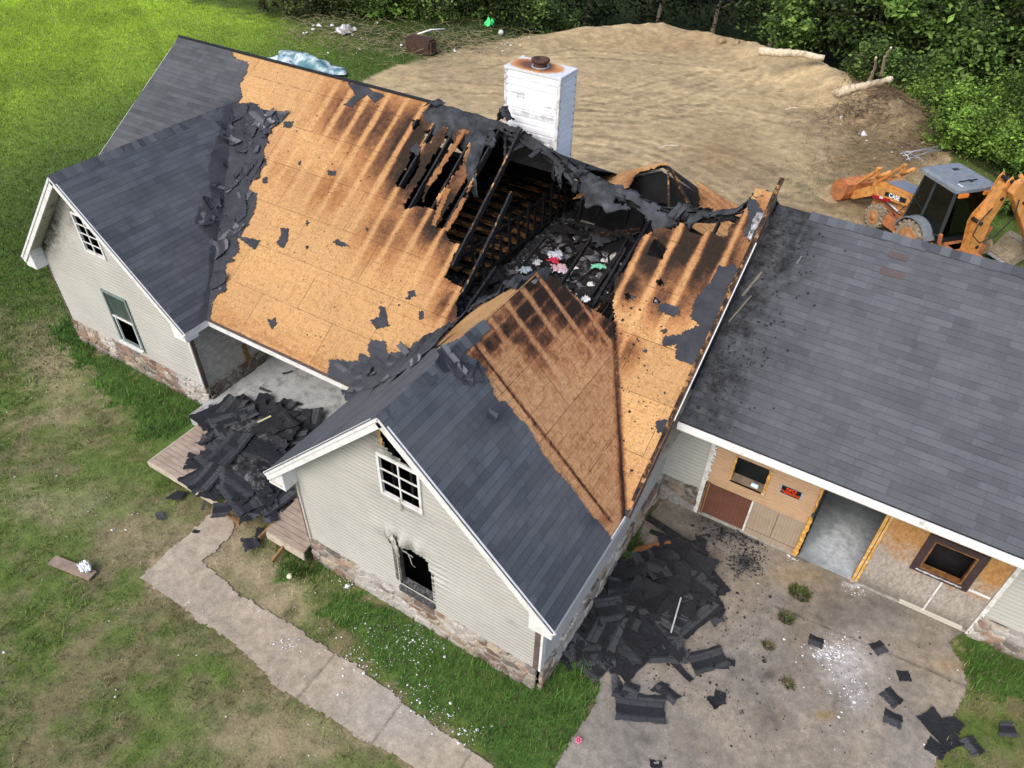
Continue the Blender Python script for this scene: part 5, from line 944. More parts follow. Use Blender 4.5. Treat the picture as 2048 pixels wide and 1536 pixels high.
# weed tufts growing from the driveway
for q, r, n, lab in (((1598,1190),.20,420,'larger'),((1570,1240),.13,220,'smaller'),((1535,1295),.10,120,'thin dry'),((1575,1370),.10,110,'straggling'),((1262,1085),.25,420,'leafy'),((605,1138),.26,420,'round')):
    c = onz(q); R = np.random.default_rng(int(q[0])); a = R.uniform(0, 6.28, n); rr = r*np.sqrt(R.uniform(size=n)); x = rr*np.cos(a); y = rr*np.sin(a)*.8; h = R.uniform(.04, .15, n); az = a+R.normal(0, .6, n); ln = h*R.uniform(.3, 1.2, n); w = .006
    b = np.stack([x, y, 0*x], -1); sd = np.stack([-np.sin(az), np.cos(az), 0*az], -1)*w; m = np.stack([np.cos(az)*ln*.35, np.sin(az)*ln*.35, h*.65], -1); tp = np.stack([np.cos(az)*ln, np.sin(az)*ln, h*.9], -1); V = np.stack([b-sd, b+sd, b+m+sd, b+m-sd, b+tp], 1).reshape(-1, 3); i = np.arange(n)[:, None]*5; F = np.concatenate([i+[0,1,2], i+[0,2,3], i+[3,2,4]], 0)
    g = np.array([.05, .10, .02])*(.5+R.uniform(size=n))[:, None]; dryb = R.uniform(size=n) < (.6 if 'thin' in lab or 'stragg' in lab else .3); g[dryb] = np.array([.17, .13, .06])*(.5+R.uniform(size=dryb.sum()))[:, None]
    where = {'larger':'in a driveway crack before the open bay','smaller':'in the driveway just below the larger tuft','thin dry':'in the middle of the driveway','straggling':'on the driveway left of the white powder','leafy':'at the stone base by the black shingle heap','round':'against the stone base near the deck'}[lab]
    o = link(npmesh('weed_tuft', V, F, None, None, np.repeat(g, 5, 0)), 'weed_tuft', GRASS); o.location = c; tag(o, f'{lab} tuft of weeds {where}', 'weed', 'weeds round the driveway and walls')
# ================================================================== DECK
dk = thing('wooden_deck', 'weathered plank deck half buried under torn black shingles', 'deck', (8.8, -1.8, 0))
DZ = .42; y = -2.62; i = 0
while y < -1.1:
    segs = [(6.55, 11.34)]
    if y < -2.45: segs = [(6.55, 8.75), (10.25, 11.34)]
    elif y < -2.3: segs = [(6.55, 9.05), (9.95, 11.34)]
    elif y < -2.15: segs = [(6.55, 9.3), (9.75, 11.34)]
    for a, b in segs:
        mb = MB(); mb.box(a+random.uniform(0, .03), b-random.uniform(0, .04), y, y+.118, DZ-.035, DZ+random.uniform(-.003, .003)); mb.build('plank', OLDW, dk, bevel=.003)
    y += .127; i += 1
mb = MB(); mb.box(6.55, 9.0, -2.66, -2.625, .24, DZ-.02); mb.build('rim_board', simple('pale_rim_board', (.42, .36, .28), .9, .25, 6), dk); mb = MB(); mb.box(6.515, 6.55, -2.66, -1.05, .24, DZ-.02); mb.build('rim_board', bpy.data.materials['pale_rim_board'], dk)
mb = MB(); mb.box(10.3, 11.36, -2.66, -2.625, .2, DZ-.02); mb.build('rim_board', bpy.data.materials['pale_rim_board'], dk)
JW = simple('brown_joist_wood', (.20, .115, .05), .9, .35, 7)
for x in (7.0, 8.0, 8.9, 9.6, 10.35, 10.9):
    mb = MB(); mb.box(x, x+.045, -2.62, -1.1, DZ-.18, DZ-.036); mb.build('joist', JW, dk)
for (a, b) in (((8.9,-2.75,.28),(9.15,-2.3,.34)), ((9.5,-2.72,.22),(9.35,-2.35,.4)), ((10.15,-2.75,.2),(10.25,-2.3,.38)), ((8.85,-2.68,.33),(9.55,-2.72,.25)), ((10.75,-3.0,.1),(10.8,-2.4,.35))):
    mb = MB(); mb.beam(a, b, .05, .10); mb.build('broken_joist', JW, dk)
# ================================================================== SHINGLE PIECES
def mk_piece():
    t = NT('torn_shingle'); uv = t.n('UVMap').outputs[0]; x = t.n('SeparateXYZ'); t.put(x.inputs[0], uv); g = t.n('ObjectInfo').outputs['Random']; v = t.coord()
    dark = t.mix(t.rng(t.noise(5, v, 5, .7), .3, .7), (.008, .009, .012), (.019, .020, .025)); light = t.mix(t.noise(110, v, 2), (.028, .030, .034), (.10, .105, .115)); c1, m1 = t.brick(uv, .28, .14, .006); light = t.mix(t.math('MULTIPLY', m1, .8), light, (.01, .01, .012))
    li = t.math('MULTIPLY', t.math('LESS_THAN', t.math('FRACT', t.math('MULTIPLY', x.outputs[1], 3.03)), .47), t.math('GREATER_THAN', g, .5)); li = t.math('MULTIPLY', li, t.rng(g, .5, 1., .3, 1.)); col = t.mix(li, dark, light)
    col = t.mix(t.rng(t.noise(3, v, 6, .75), .62, .75, 0, .35), col, (.10, .095, .09)); t.bump(t.noise(40, v, 4), .3, .01); return t.done(col, .8, spec=.35)
PIECE = mk_piece()
def piece_mesh(i, w, h, torn, bend):
    R = random.Random(i); nx, ny = 14, 8; bm = bmesh.new(); lay = bm.loops.layers.uv.new('UVMap'); G = []
    cr = [R.uniform(0, 100) for _ in range(4)]; ax = R.uniform(-.3, .3)
    for a in range(nx+1):
        row = []
        for b in range(ny+1):
            u, v = a/nx-.5, b/ny-.5; ex = float(fbm(np.array(v*5+cr[0]), np.array(cr[1]), i))*torn; ey = float(fbm(np.array(u*7+cr[2]), np.array(cr[3]), i+3))*torn
            x = u*w*(1-ex*abs(u)*1.6); y = v*h*(1-ey*abs(v)*1.6); z = bend*((u+ax*v)**2)*w*1.6+.02*R.uniform(-.2, .2)+bend*.5*math.sin(v*4+cr[0])*h*.3
            row.append(bm.verts.new((x, y, z)))
        G.append(row)
    cut = R.choice([None, (nx, 0), (nx, ny), (0, ny)]) if torn > .3 else None; cs = R.uniform(3, 6)
    for a in range(nx):
        for b in range(ny):
            if cut and abs(a+.5-cut[0])/nx*8+abs(b+.5-cut[1])/ny*5 < cs*.8: continue
            if torn > .2 and b == 0 and (a % 5 == 4) and i % 2: continue
            f = bm.faces.new((G[a][b], G[a+1][b], G[a+1][b+1], G[a][b+1]))
            for l in f.loops: l[lay].uv = (l.vert.co.x+w/2+i*.37, l.vert.co.y+h/2)
    bmesh.ops.delete(bm, geom=[v for v in bm.verts if not v.link_faces], context='VERTS'); bmesh.ops.solidify(bm, geom=bm.faces[:], thickness=.007)
    me = bpy.data.meshes.new('shingle_piece'); bm.to_mesh(me); bm.free(); me.materials.append(PIECE); return me
PMS = 1
PM = [piece_mesh(1, .9, .32, .3, .06), piece_mesh(2, .55, .30, .6, .16), piece_mesh(3, .40, .32, .8, .3), piece_mesh(4, 1.0, .6, .35, .08), piece_mesh(5, .32, .28, .4, .05), piece_mesh(6, .7, .16, .3, .10), piece_mesh(7, .5, .45, .6, .30), piece_mesh(8, .22, .16, .7, .2), piece_mesh(9, .6, .5, .45, .06), piece_mesh(10, .3, .1, .5, .1)]
PIECE2 = PIECE.copy(); PIECE2.name = 'pale_torn_shingle'  # paler copy of the torn shingle for loose roof and attic pieces
for n_ in PIECE2.node_tree.nodes:
    if n_.bl_idname == 'ShaderNodeMix':
        for i_ in (6, 7):
            c_ = n_.inputs[i_].default_value
            if max(c_[:3]) < .12 and not n_.inputs[i_].is_linked: n_.inputs[i_].default_value = (c_[0]*2.3, c_[1]*2.25, c_[2]*2.2, 1)
PM2 = []
for m_ in PM: m2_ = m_.copy(); m2_.materials.clear(); m2_.materials.append(PIECE2); PM2.append(m2_)
def piece(k, loc, rz, tilt=(0, 0), lab=None, grp=None, sc=1., base=None):
    o = bpy.data.objects.new('shingle_piece', PM[k] if base is None else PM2[k]); COL.objects.link(o); o.location = loc; R = Euler((tilt[0], tilt[1], 0)).to_matrix() @ Euler((0, 0, rz)).to_matrix()
    if base is not None: R = base @ Euler((tilt[0], tilt[1], 0)).to_matrix() @ Euler((0, 0, rz)).to_matrix()
    o.rotation_euler = R.to_euler(); o.scale = (sc,)*3; return tag(o, lab, 'shingle', grp)
def scatter(poly, z, n, hmax, lab, grp, ks, tilt=.25, seed=0, r0=1.0, zbase=0., flat=None):
    R = random.Random(seed); W_ = np.array([onz(q, z)[:2] for q in poly]); c = W_.mean(0); x0, y0 = W_.min(0); x1, y1 = W_.max(0); m = 0
    while m < n:
        x, y = R.uniform(x0, x1), R.uniform(y0, y1)
        if not pip([tuple(p) for p in W_], np.array(x), np.array(y)): continue
        edge = min(1, min(np.hypot(*(W_[i]*(1-t)+W_[(i+1) % len(W_)]*t-(x, y))) for i in range(len(W_)) for t in (0, .5))/.8); hh = hmax*edge*(m/n)**.8
        piece(R.choice(ks), (x, y, zbase+.012+hh+R.uniform(0, .015)), R.gauss(0, 1)*1.2 if flat is None else R.gauss(flat, .5), (R.gauss(0, tilt)*edge, R.gauss(0, tilt)*edge), lab, grp, R.uniform(.95, 1.3)); m += 1
def mound(name, poly, z, h, lab, base, seed):
    W_ = np.array([onz(q, z)[:2] for q in poly]); x0, y0 = W_.min(0); x1, y1 = W_.max(0); wp_ = [tuple(p) for p in W_]
    def keep(C): return pip(wp_, C[..., 0]+(fbm(C[..., 0]*3, C[..., 1]*3, seed)-.5)*.5, C[..., 1])
    def disp(P, u, v):
        X, Y = P[..., 0], P[..., 1]; e = np.full(X.shape, 9.)
        for i in range(len(W_)):
            a, b = W_[i], W_[(i+1) % len(W_)]; d = b-a; t = np.clip(((X-a[0])*d[0]+(Y-a[1])*d[1])/(d@d), 0, 1); e = np.minimum(e, np.hypot(X-a[0]-t*d[0], Y-a[1]-t*d[1]))
        q = np.zeros(P.shape); q[..., 2] = sstep(0, .7, e)*h*(.5+.8*fbm(X*2.5, Y*2.5, seed)); return q
    o = sheet(name, (x0, y0, base), (1, 0, 0), (0, 1, 0), x1-x0, y1-y0, .06, keep, BLACK, None, .004, disp, None, .01, .4); tag(o, lab, 'rubble', kind='stuff')
PILE1 = [(402,850),(430,815),(475,800),(550,800),(610,835),(645,860),(610,900),(580,960),(598,1010),(606,1040),(560,1030),(500,1035),(455,1035),(432,985),(395,950),(378,905)]
mound('shingle_rubble', [(420,850),(475,810),(550,812),(610,845),(620,880),(580,930),(585,1000),(540,1020),(470,1020),(440,975),(405,930)], .5, .24, 'dark crumbled shingle litter heaped on the deck', .42, 5)
scatter(PILE1, .5, 86, .27, 'torn black shingle piece in the heap on the wooden deck', 'shingles heaped on the deck', [0,1,2,3,3,3,0,4,8,0,3,8], .10, 3, zbase=.43)
PILE2 = [(1225,1115),(1300,1085),(1400,1105),(1415,1130),(1435,1165),(1440,1230),(1435,1255),(1380,1270),(1330,1300),(1310,1325),(1150,1325),(1150,1285),(1185,1225),(1200,1160)]
mound('shingle_rubble', [(1240,1125),(1300,1108),(1370,1120),(1380,1170),(1300,1215),(1230,1225),(1222,1180)], 0, .08, 'dark crumbled shingle litter heaped on the driveway', .02, 8)
scatter(PILE2, 0, 72, .16, 'black shingle piece in the heap on the driveway beside the stone wall', 'shingles heaped on the driveway', [0,1,3,8,0,3,6,4,5,8,3], .10, 5, zbase=.03)
DV = 'shingles scattered over the driveway'; LW = 'shingles scattered on the lawn'
for q, k, rz, lab, g, sc, z in (((1632,1283),4,.1,'square black shingle just left of the white powder heap',DV,1.05,.03),((1758,1296),4,.9,'square black shingle right of the white powder heap',DV,1.1,.03),((1808,1352),4,.5,'small black shingle below and right of the powder',DV,.9,.03),((1783,1395),4,-.5,'black shingle second down in the right-hand row of singles',DV,1.25,.03),((1786,1438),4,.05,'black shingle lowest in the right-hand row of singles',DV,1.2,.03),
  ((1880,1460),3,-.6,'broad black shingle sheet near the lower right corner',DV,.8,.03),((1905,1445),8,-.3,'black sheet overlapping the one near the lower right corner',DV,.7,.05),((1945,1492),4,-.7,'black shingle close to the bottom edge at right',DV,1.2,.03),((2012,1458),8,.5,'black shingle piece at the far lower right on the grass edge',DV,.7,.04),((1872,1497),4,-.2,'black shingle beside the bottom right group',DV,1.2,.03),
  ((1433,1403),2,.9,'crumpled black shingle lump alone on the driveway',DV,1.0,.05),((1440,1392),4,.2,'small shingle lying on top of the crumpled lump',DV,.8,.09),((1415,1320),3,.85,'large dark sheet lying diagonally below the heap',DV,.85,.04),((1362,1340),5,-.35,'narrow dark strip below the heap',DV,.9,.04),((1440,1330),1,.5,'grey shingle poking out right of the diagonal sheet',DV,.7,.03),((1462,1325),4,.3,'little black corner piece right of the diagonal sheet',DV,.6,.05),
  ((1280,1415),3,.45,'largest loose black sheet on the lower driveway',DV,1.05,.04),((1262,1378),4,.1,'black square above the largest loose sheet',DV,1.1,.05),((1235,1372),1,-1.1,'long grey strip standing off the heap toward the grass',DV,1.0,.03),((1335,1385),1,-.3,'dark strip right of the largest loose sheet',DV,1.0,.03),((1320,1375),8,.2,'overlapped dark sheet right of the black square',DV,.6,.05),((1312,1528),7,.5,'tiny black scrap at the bottom edge of the driveway',DV,1.2,.02),
  ((1402,1078),4,.7,'black square shingle by the foot of the charred timber',DV,.85,.03),((1422,1120),7,.3,'tiny black scrap at the upper right of the heap',DV,1.,.02),((352,990),8,.4,'rounded black shingle on the lawn beside the deck corner',LW,.7,.07),((320,1032),7,-.4,'small black shingle scrap lying farthest out on the lawn',LW,1.4,.06),((392,1063),7,.4,'small black scrap on the head of the path',LW,.8,.03),((408,1010),5,-.9,'black strip leaning off the deck edge',LW,.5,.12),((500,1085),8,-.5,'black shingle hanging off the broken deck edge',LW,.8,.15),((517,1070),0,-.9,'long black shingle dropped below the deck',LW,.5,.08),((575,745),5,1.1,'single black scrap on the clean porch slab',LW,.45,.37),((530,780),5,.1,'long black scrap at the heap edge on the porch slab',LW,.6,.37),((598,808),2,.2,'curled black scrap on the porch slab',LW,.5,.38)):
    p = onz(q, z); piece(k, p, rz, (random.uniform(-.04, .04), random.uniform(-.04, .04)), lab, g, sc)
# loose pieces on the roof beside the left valley and elsewhere
def roof_piece(q, plane, k, rz, lab, grp, sc=1., tilt=.12, dz=.04):
    if plane == 'main': p = rp(q, dz); n = nrm((0, -s, 1))
    elif plane == 'L': kk = SG; p = onpl(q, (SG, 0, 1), HL+SG*ML+dz); n = nrm((SG, 0, 1))
    elif plane == 'C': p = onpl(q, (SGC, 0, 1), HC+SGC*MC+dz); n = nrm((SGC, 0, 1))
    elif plane == 'CL': p = onpl(q, (-SGC, 0, 1), HC-SGC*MC+dz); n = nrm((-SGC, 0, 1))
    elif plane == 'G': kk = (ZGR-ZG)/(YGR-YG); p = onpl(q, (0, -kk, 1), ZG-YG*kk+dz); n = nrm((0, -kk, 1))
    B = Vector(n).to_track_quat('Z', 'Y').to_matrix(); piece(k, p, rz, (random.gauss(0, tilt), random.gauss(0, tilt)), lab, grp, sc, B)
VS = [(452,225),(500,215),(560,235),(535,290),(512,345),(500,385),(490,450),(470,500),(450,545),(430,590),(410,600),(425,550),(425,480),(405,435),(420,410),(435,380),(440,320),(440,260)]
R = random.Random(4); c_ = 0
while c_ < 58:
    q = (R.uniform(395, 560), R.uniform(212, 620)); 
    if not pip(VS, np.array(q[0]), np.array(q[1])): continue
    w = rp(q); pln = 'L' if (w[2] < zwL(w[0]) and w[0] < XL1) else 'main'; roof_piece(q, pln, R.choice([1,2,4,5,6,7,9,9,8]), R.uniform(0, 6.28), 'loose torn shingle in the drift along the left roof valley', 'shingles drifted along the left valley', R.uniform(.8, 1.5), .07, R.uniform(.02, .08)); c_ += 1
R = random.Random(9); CV = 'shingles curling up along the centre gable valley'
for q in ((735,745),(760,735),(790,722),(815,708),(842,695),(720,765),(745,775),(770,760),(800,745),(830,725),(855,705),(870,690),(705,790),(690,735),(720,735)):
    w = rp(q); roof_piece(q, 'main' if w[2] > zwC(w[0]) or w[0] < XC0 else 'CL', R.choice([0,1,6,5,8]), R.uniform(-.6, .6), 'dark curling shingle in the valley left of the centre gable', CV, R.uniform(.6, 1.), .14, R.uniform(.03, .09))
for q, k, rz in (((905,722),0,.2),((930,735),6,.5),((915,745),1,-.2),((935,760),4,1.),((960,735),2,.2),((890,730),8,.4),((945,752),1,.3),((985,830),4,.5),((918,712),1,.1)):
    roof_piece(q, 'C', k, rz+1.4, 'lifted grey shingle at the torn top of the centre gable slope', 'lifted shingles on the centre gable', .75, .12, .05)
for q, k, rz, lab in (((1090,545),6,.3,'crumpled grey shingle capping the burned gable tip'),((1075,560),1,.9,'grey shingle hanging left of the burned gable tip'),((1040,568),0,.7,'long grey shingle lying across the hole edge by the gable tip')): roof_piece(q, 'C' if q[0] > 1080 else 'CL', k, rz, lab, 'shingles at the burned gable tip', .7, .2, .06)
for q, k, rz, sc, lab in (((1433,760),7,.6,.6,'small black flake low on the garage roof'),((1505,725),7,.2,.5,'black flake in the sooty part of the garage roof'),((1580,925),7,.3,.35,'tiny black flake near the garage eave'),((1598,520),5,1.4,.3,'thin dark splinter high on the garage roof')): roof_piece(q, 'G', k, rz, lab, 'char flakes on the garage roof', sc, .05, .03)
# crumbs: char on the driveway, white powder lumps, plaster by the path
def crumbs(name, n, cen, spread, size, mat, z, seed, reg=None):
    R = np.random.default_rng(seed); V = []; F = []
    for i in range(n):
        c = cen[R.integers(len(cen))]; q = (c[0]+R.normal()*c[2], c[1]+R.normal()*c[3]); p = onz(q, z)
        if z == 0 and house_mask(np.array(p[0]), np.array(p[1])): continue
        r = size*R.lognormal(0, .55); b = len(V); p = p+(0, 0, r*.3+.016)
        for a in ((1,0,0),(-1,0,0),(0,1,0),(0,-1,0),(0,0,.7),(0,0,-.7)): V.append(p+np.array(a)*r*R.uniform(.5, 1.2, 3))
        for f in ((0,2,4),(2,1,4),(1,3,4),(3,0,4),(2,0,5),(1,2,5),(3,1,5),(0,3,5)): F.append([b+k for k in f])
    o = link(npmesh(name, np.array(V), np.array(F)), name, mat); o['kind'] = 'stuff'; return o
CHALK = simple('white_plaster', (.66, .67, .69), .9, .15, 9, bump=0)
tag(crumbs('char_crumbs', 1500, [(1450,1150,70,70),(1480,1250,60,60),(1400,1090,40,20),(1500,1075,60,14),(1350,1330,70,50),(1640,1400,160,90)], 0, .011, BLACK, 0, 1), 'black char crumbs strewn over the driveway', 'debris')
tag(crumbs('wet_char', 1800, [(1500,1075,45,10),(1450,1060,30,12),(1490,1125,20,14)], 0, .014, BLACK, 0, 6), 'black wet char lying along the garage sill', 'debris')
tag(crumbs('white_powder', 1100, [(1665,1308,18,10),(1665,1308,18,10),(1660,1300,28,14),(1700,1370,26,30),(1715,1165,14,12),(1690,1100,40,26),(1600,1115,10,4),(1580,1110,6,3)], 0, .009, CHALK, 0, 2), 'white plaster crumbs spilled on the driveway', 'debris')
tag(crumbs('ceiling_plaster', 620, [(820,1270,30,22),(790,1300,30,25),(850,1290,30,22),(700,1290,40,30),(580,1290,20,10),(730,1330,30,20),(880,1430,20,20),(940,1470,16,14),(820,1390,26,20),(700,1170,18,8),(620,1180,120,60)], 0, .010, CHALK, 0, 3), 'white plaster bits in the grass below the burned window', 'debris')
tag(crumbs('white_specks', 160, [(300,1150,200,150),(150,900,120,150),(1700,1300,180,120),(600,1400,200,90)], 0, .012, CHALK, 0, 4), 'white specks scattered over lawn and path', 'debris')
tag(crumbs('yard_litter', 130, [(900,95,90,16),(1020,90,40,12),(680,70,60,25),(1800,260,60,30),(1760,260,60,40),(1780,280,60,30)], 0, .045, CHALK, 0, 5), 'pale litter strewn along the edge of the woods', 'litter')
def attic_crumbs(name, n, sz, mat, seed, lab, box_=(11.2, 16.2, 2.6, 9.2)):
    R = np.random.default_rng(seed); V = []; F = []
    for i in range(n):
        x, y = R.uniform(*box_[:2]), R.uniform(*box_[2:]); r = sz*R.lognormal(0, .7); b = len(V); p = np.array([x, y, rubz(x, y)+r*.4])
        for a in ((1,0,0),(-1,0,0),(0,1,0),(0,-1,0),(0,0,.5),(0,0,-.5)): V.append(p+np.array(a)*r*R.uniform(.4, 1.4, 3))
        for f in ((0,2,4),(2,1,4),(1,3,4),(3,0,4),(2,0,5),(1,2,5),(3,1,5),(0,3,5)): F.append([b+k for k in f])
    o = link(npmesh(name, np.array(V), np.array(F)), name, mat); tag(o, lab, 'debris', kind='stuff')
attic_crumbs('attic_debris', 1100, .024, CHALK, 1, 'small white bits glinting in the burned attic'); attic_crumbs('charred_debris', 1300, .05, simple('grey_ash', (.13, .13, .14), .9, .6, 9), 2, 'grey ash and charred scraps filling the burned attic')
attic_crumbs('charred_chunks', 700, .08, CHAR, 3, 'black charred chunks filling the burned attic')
R = random.Random(12)
for i in range(18):
    x, y = R.uniform(11.3, 16), R.uniform(2.8, 8.6); piece(R.choice([2, 5, 6, 7, 9, 8]), (x, y, rubz(x, y)+.1), R.uniform(0, 6.28), (R.gauss(0, .35), R.gauss(0, .35)), 'charred shingle scrap lying in the debris of the burned attic', 'shingle scraps in the attic', R.uniform(.5, .9), Matrix.Identity(3))
R = random.Random(2)
for i in range(26):
    x, y = R.uniform(11.2, 16), R.uniform(2.8, 9); a = R.uniform(0, 6.28); l = R.uniform(.4, 1.3); z = rubz(x, y)+.08; mb = MB(); mb.beam((-l/2, 0, 0), (l/2, 0, R.uniform(0, .3)), .04, .07, seg=5, jit=.25); o = mb.build('charred_stick', CHAR); o.location = (x, y, z); o.rotation_euler.z = a; tag(o, 'charred stick of timber lying in the attic debris', 'timber', 'charred sticks in the attic')
def cloth(q, z, w, d, c, name, lab, seed, cat='cloth'):
    p = onz(q, z); R = np.random.default_rng(seed); n = 12; V = []; F = []
    for i in range(n+1):
        for j in range(n+1):
            u, v = i/n-.5, j/n-.5; V.append((u*w*(.55+.9*float(fbm(np.array(v*7+seed), np.array(3.), 5))), v*d*(.55+.9*float(fbm(np.array(u*7), np.array(seed+1.), 6))), .16*float(fbm(np.array(u*11+seed), np.array(v*11), seed))+.02*(1-4*max(u*u, v*v))))
    for i in range(n):
        for j in range(n): F.append((i*(n+1)+j, (i+1)*(n+1)+j, (i+1)*(n+1)+j+1, i*(n+1)+j+1))
    m = simple(name+'_fabric', c, .8, .15, 7, bump=.1); o = link(npmesh(name, np.array(V), np.array(F)), name, m, None, True); solidify(o, .008, 0); o.location = p; o.rotation_euler.z = seed; tag(o, lab, cat); return o
CG = 'burned clothes in the attic'
for q, w, d, c, nm, lab in (((1110,515),.40,.35,(.55,.58,.66),'white_garment','pale crumpled garment topmost of the clothes in the burned attic'),((1108,525),.30,.24,(.50,.03,.06),'red_garment','red garment among the clothes in the burned attic'),((1118,540),.35,.3,(.58,.38,.42),'pink_garment','pink garment below the red one in the burned attic'),((1130,548),.3,.22,(.6,.5,.58),'lilac_garment','lilac grey garment lowest among the attic clothes'),((1170,603),.22,.2,(.7,.72,.75),'white_bundle','round white bundle by the burned gable slope'),((1196,538),.34,.16,(.20,.58,.38),'mint_box','mint green flat scrap in the burned attic'),((1222,520),.45,.12,(.6,.58,.53),'white_rag','long off white rag beyond the mint green scrap'),((1262,470),.4,.25,(.32,.32,.31),'grey_rag','grey striped rag near the charred right wall'),((1050,545),.3,.25,(.34,.40,.45),'grey_cloth','bluish grey cloth left of the red garment'),((1075,530),.22,.18,(.5,.52,.55),'small_white_cloth','small white cloth left of the pale garment'),((1200,480),.8,.6,(.055,.06,.065),'burnt_blanket','dark grey burnt blanket spread over the attic debris')):
    cloth(q, 3.05, w, d, c, nm, lab, int(q[0]) % 97)
# ================================================================== OTHER SMALL THINGS
def lawn_board():
    t = thing('loose_plank', 'weathered grey plank lying on the lawn', 'plank', onz((147, 1137))); a, b = onz((104, 1120), .04), onz((186, 1152), .04); mb = MB(); mb.beam(a, b, .22, .045); o = mb.build('board', simple('grey_brown_plank', (.24, .18, .14), .9, .25, 6), t)
    cloth((172, 1138), .08, .34, .17, (.80, .82, .84), 'paper_scrap', 'crumpled white paper caught on the loose lawn plank', 3, 'paper')
lawn_board()
ls = thing('fallen_siding', 'beige siding panel lying along the right garage bay', 'siding', (22.7, 3.1, 0)); mb = MB(); a, b = onz((1800, 1196), .10), onz((1925, 1252), .10)
for k in (-1, 0, 1): mb.beam(a+(0, k*.075, .012*k), b+(0, k*.075, .012*k), .072, .02)
mb.build('panel', simple('beige_panel', (.50, .47, .40), .6, .08, 4), ls)
tb = [((1295,1035),(1415,1112),.30,.03,.10,.12,'long charred timber leaning from the wall onto the driveway'),((1268,1100),(1340,1085),.05,.08,.07,.06,'orange brown board half under the charred timber'),((1300,1062),(1395,1098),.10,.05,.09,.05,'thin charred board beside the long charred timber')]
for i, (q0, q1, z0, z1, w, h, lab) in enumerate(tb):
    a, b = onz(q0, z0), onz(q1, z1); c = (a+b)/2; mb = MB(); mb.beam(a-c, b-c, w, h, seg=8, jit=.12); o = mb.build('fallen_timber', CHAR if i != 1 else simple('scorched_orange_wood', (.25, .10, .03), .8, .4), None, bevel=0); o.location = c; tag(o, lab, 'timber', 'timbers by the garage corner')
mb = MB(); c = onz((1352, 1228), .3); a, b = onz((1362, 1195), .3)-c, onz((1342, 1265), .3)-c; mb.beam(a, b, .03, .02); o = mb.build('metal_strip', simple('pale_metal', (.40, .40, .38), .5, .2), None); o.location = c; tag(o, 'thin pale metal strip lying on the driveway heap', 'metal strip')
c = onz((528, 832), .95); mb = MB(); mb.beam(onz((515, 845), .95)-c, onz((542, 832), 1.0)-c, .035, .02); o = mb.build('lath', simple('cream_lath', (.50, .46, .25), .8, .1), None); o.location = c; tag(o, 'cream coloured lath on the deck heap', 'lath')
mb = MB(); mb.lathe((0, 0, 0), (0, 0, 1), [(.05, 0), (.055, .02), (.055, .07), (.03, .09)], 12); o = mb.build('drink_can', simple('white_lime_can', (.55, .62, .40), .4, .3, 20, bump=0), None); o.location = onz((580, 1150), .02); o.rotation_euler = (1.2, .3, .5); tag(o, 'white and lime can on the bare soil near the stone base', 'can')
mb = MB()
for k in range(6): a = k*1.047; mb.lathe((math.cos(a)*.03, math.sin(a)*.03, .03), (math.cos(a), math.sin(a), .6), [(.004, 0), (.022, .015), (.02, .03), (.0, .035)], 8)
mb.lathe((0, 0, .02), (0, 0, 1), [(.0, 0), (.015, .01), (.015, .03), (0, .035)], 8); o = mb.build('pink_bow', simple('hot_pink_plastic', (.75, .16, .28), .5, .15), None, True); o.location = onz((1157, 1482), .03); tag(o, 'small pink plastic bow at the grass edge of the driveway', 'toy')
# far edge of the yard
def tarp(q, w, d, c, c2, name, lab, rz, h=.3, seed=1):
    p = onz(q, .05); n = 22; V = []; F = []
    for i in range(n+1):
        for j in range(n+1):
            u, v = i/n-.5, j/n-.5; e = (1-4*u*u)*(1-4*v*v); V.append((u*w*(1+.2*math.sin(v*9)), v*d*(1+.2*math.sin(u*11+1)), min(h, .5)*(.4+abs(math.sin(u*5+v*3+seed)))*float(fbm(np.array(u*7+seed), np.array(v*5), seed))*(e+.3)))
    for i in range(n):
        for j in range(n): F.append((i*(n+1)+j, (i+1)*(n+1)+j, (i+1)*(n+1)+j+1, i*(n+1)+j+1))
    t = NT(name+'_sheet'); v = t.coord(); col = t.mix(t.rng(t.noise(1.6, v, 4), .42, .56), c, c2); m = t.done(col, .4); o = link(npmesh(name, np.array(V), np.array(F)), name, m, None, True); solidify(o, .01, 0); o.location = p; o.rotation_euler.z = rz; tag(o, lab, 'tarp')
tarp((612, 131), 4.6, 2.0, (.50, .56, .58), (.09, .20, .22), 'tarp', 'crumpled white and teal tarp on the grass behind the roof ridge', -.15, .5)
tarp((690, 62), 1.1, 1.3, (.62, .61, .60), (.35, .34, .33), 'plastic_bag', 'torn white plastic sack at the wood edge on the left', .4, .35, 4)
tarp((978, 50), .55, .9, (.06, .62, .16), (.10, .75, .25), 'green_bag', 'bright green plastic bag hanging in the weeds', .5, .45, 2)
c = onz((842, 90), .4); mb = MB(); mb.beam((-.85, 0, 0), (.85, 0, 0), .75, .8); 
o = mb.build('rusty_drum', simple('rusty_brown_steel', (.055, .030, .022), .8, .4, 6, bump=.5), None, False, .12); o.location = c; o.rotation_euler.z = .05; tag(o, 'rusty brown ribbed tank lying at the edge of the woods', 'tank')
mb = MB(); mb.lathe((0, 0, 0), (0, 0, 1), [(.0, -.16), (.12, -.12), (.17, 0), (.12, .12), (0, .16)], 14); o = mb.build('ball', simple('pale_ball', (.55, .55, .5), .6, .1), None, True); o.location = onz((1002, 65), .15); tag(o, 'pale round ball beside the green bag', 'ball')
mb = MB(); a, b = onz((1832, 237), .3), onz((1864, 258), .3); c = (a+b)/2; mb.tube([a-c, b-c], .05, 8); o = mb.build('white_pipe', simple('white_pvc', (.75, .75, .76), .4, .05), None, True); o.location = c; tag(o, 'straight white pipe lying against the green weeds', 'pipe')
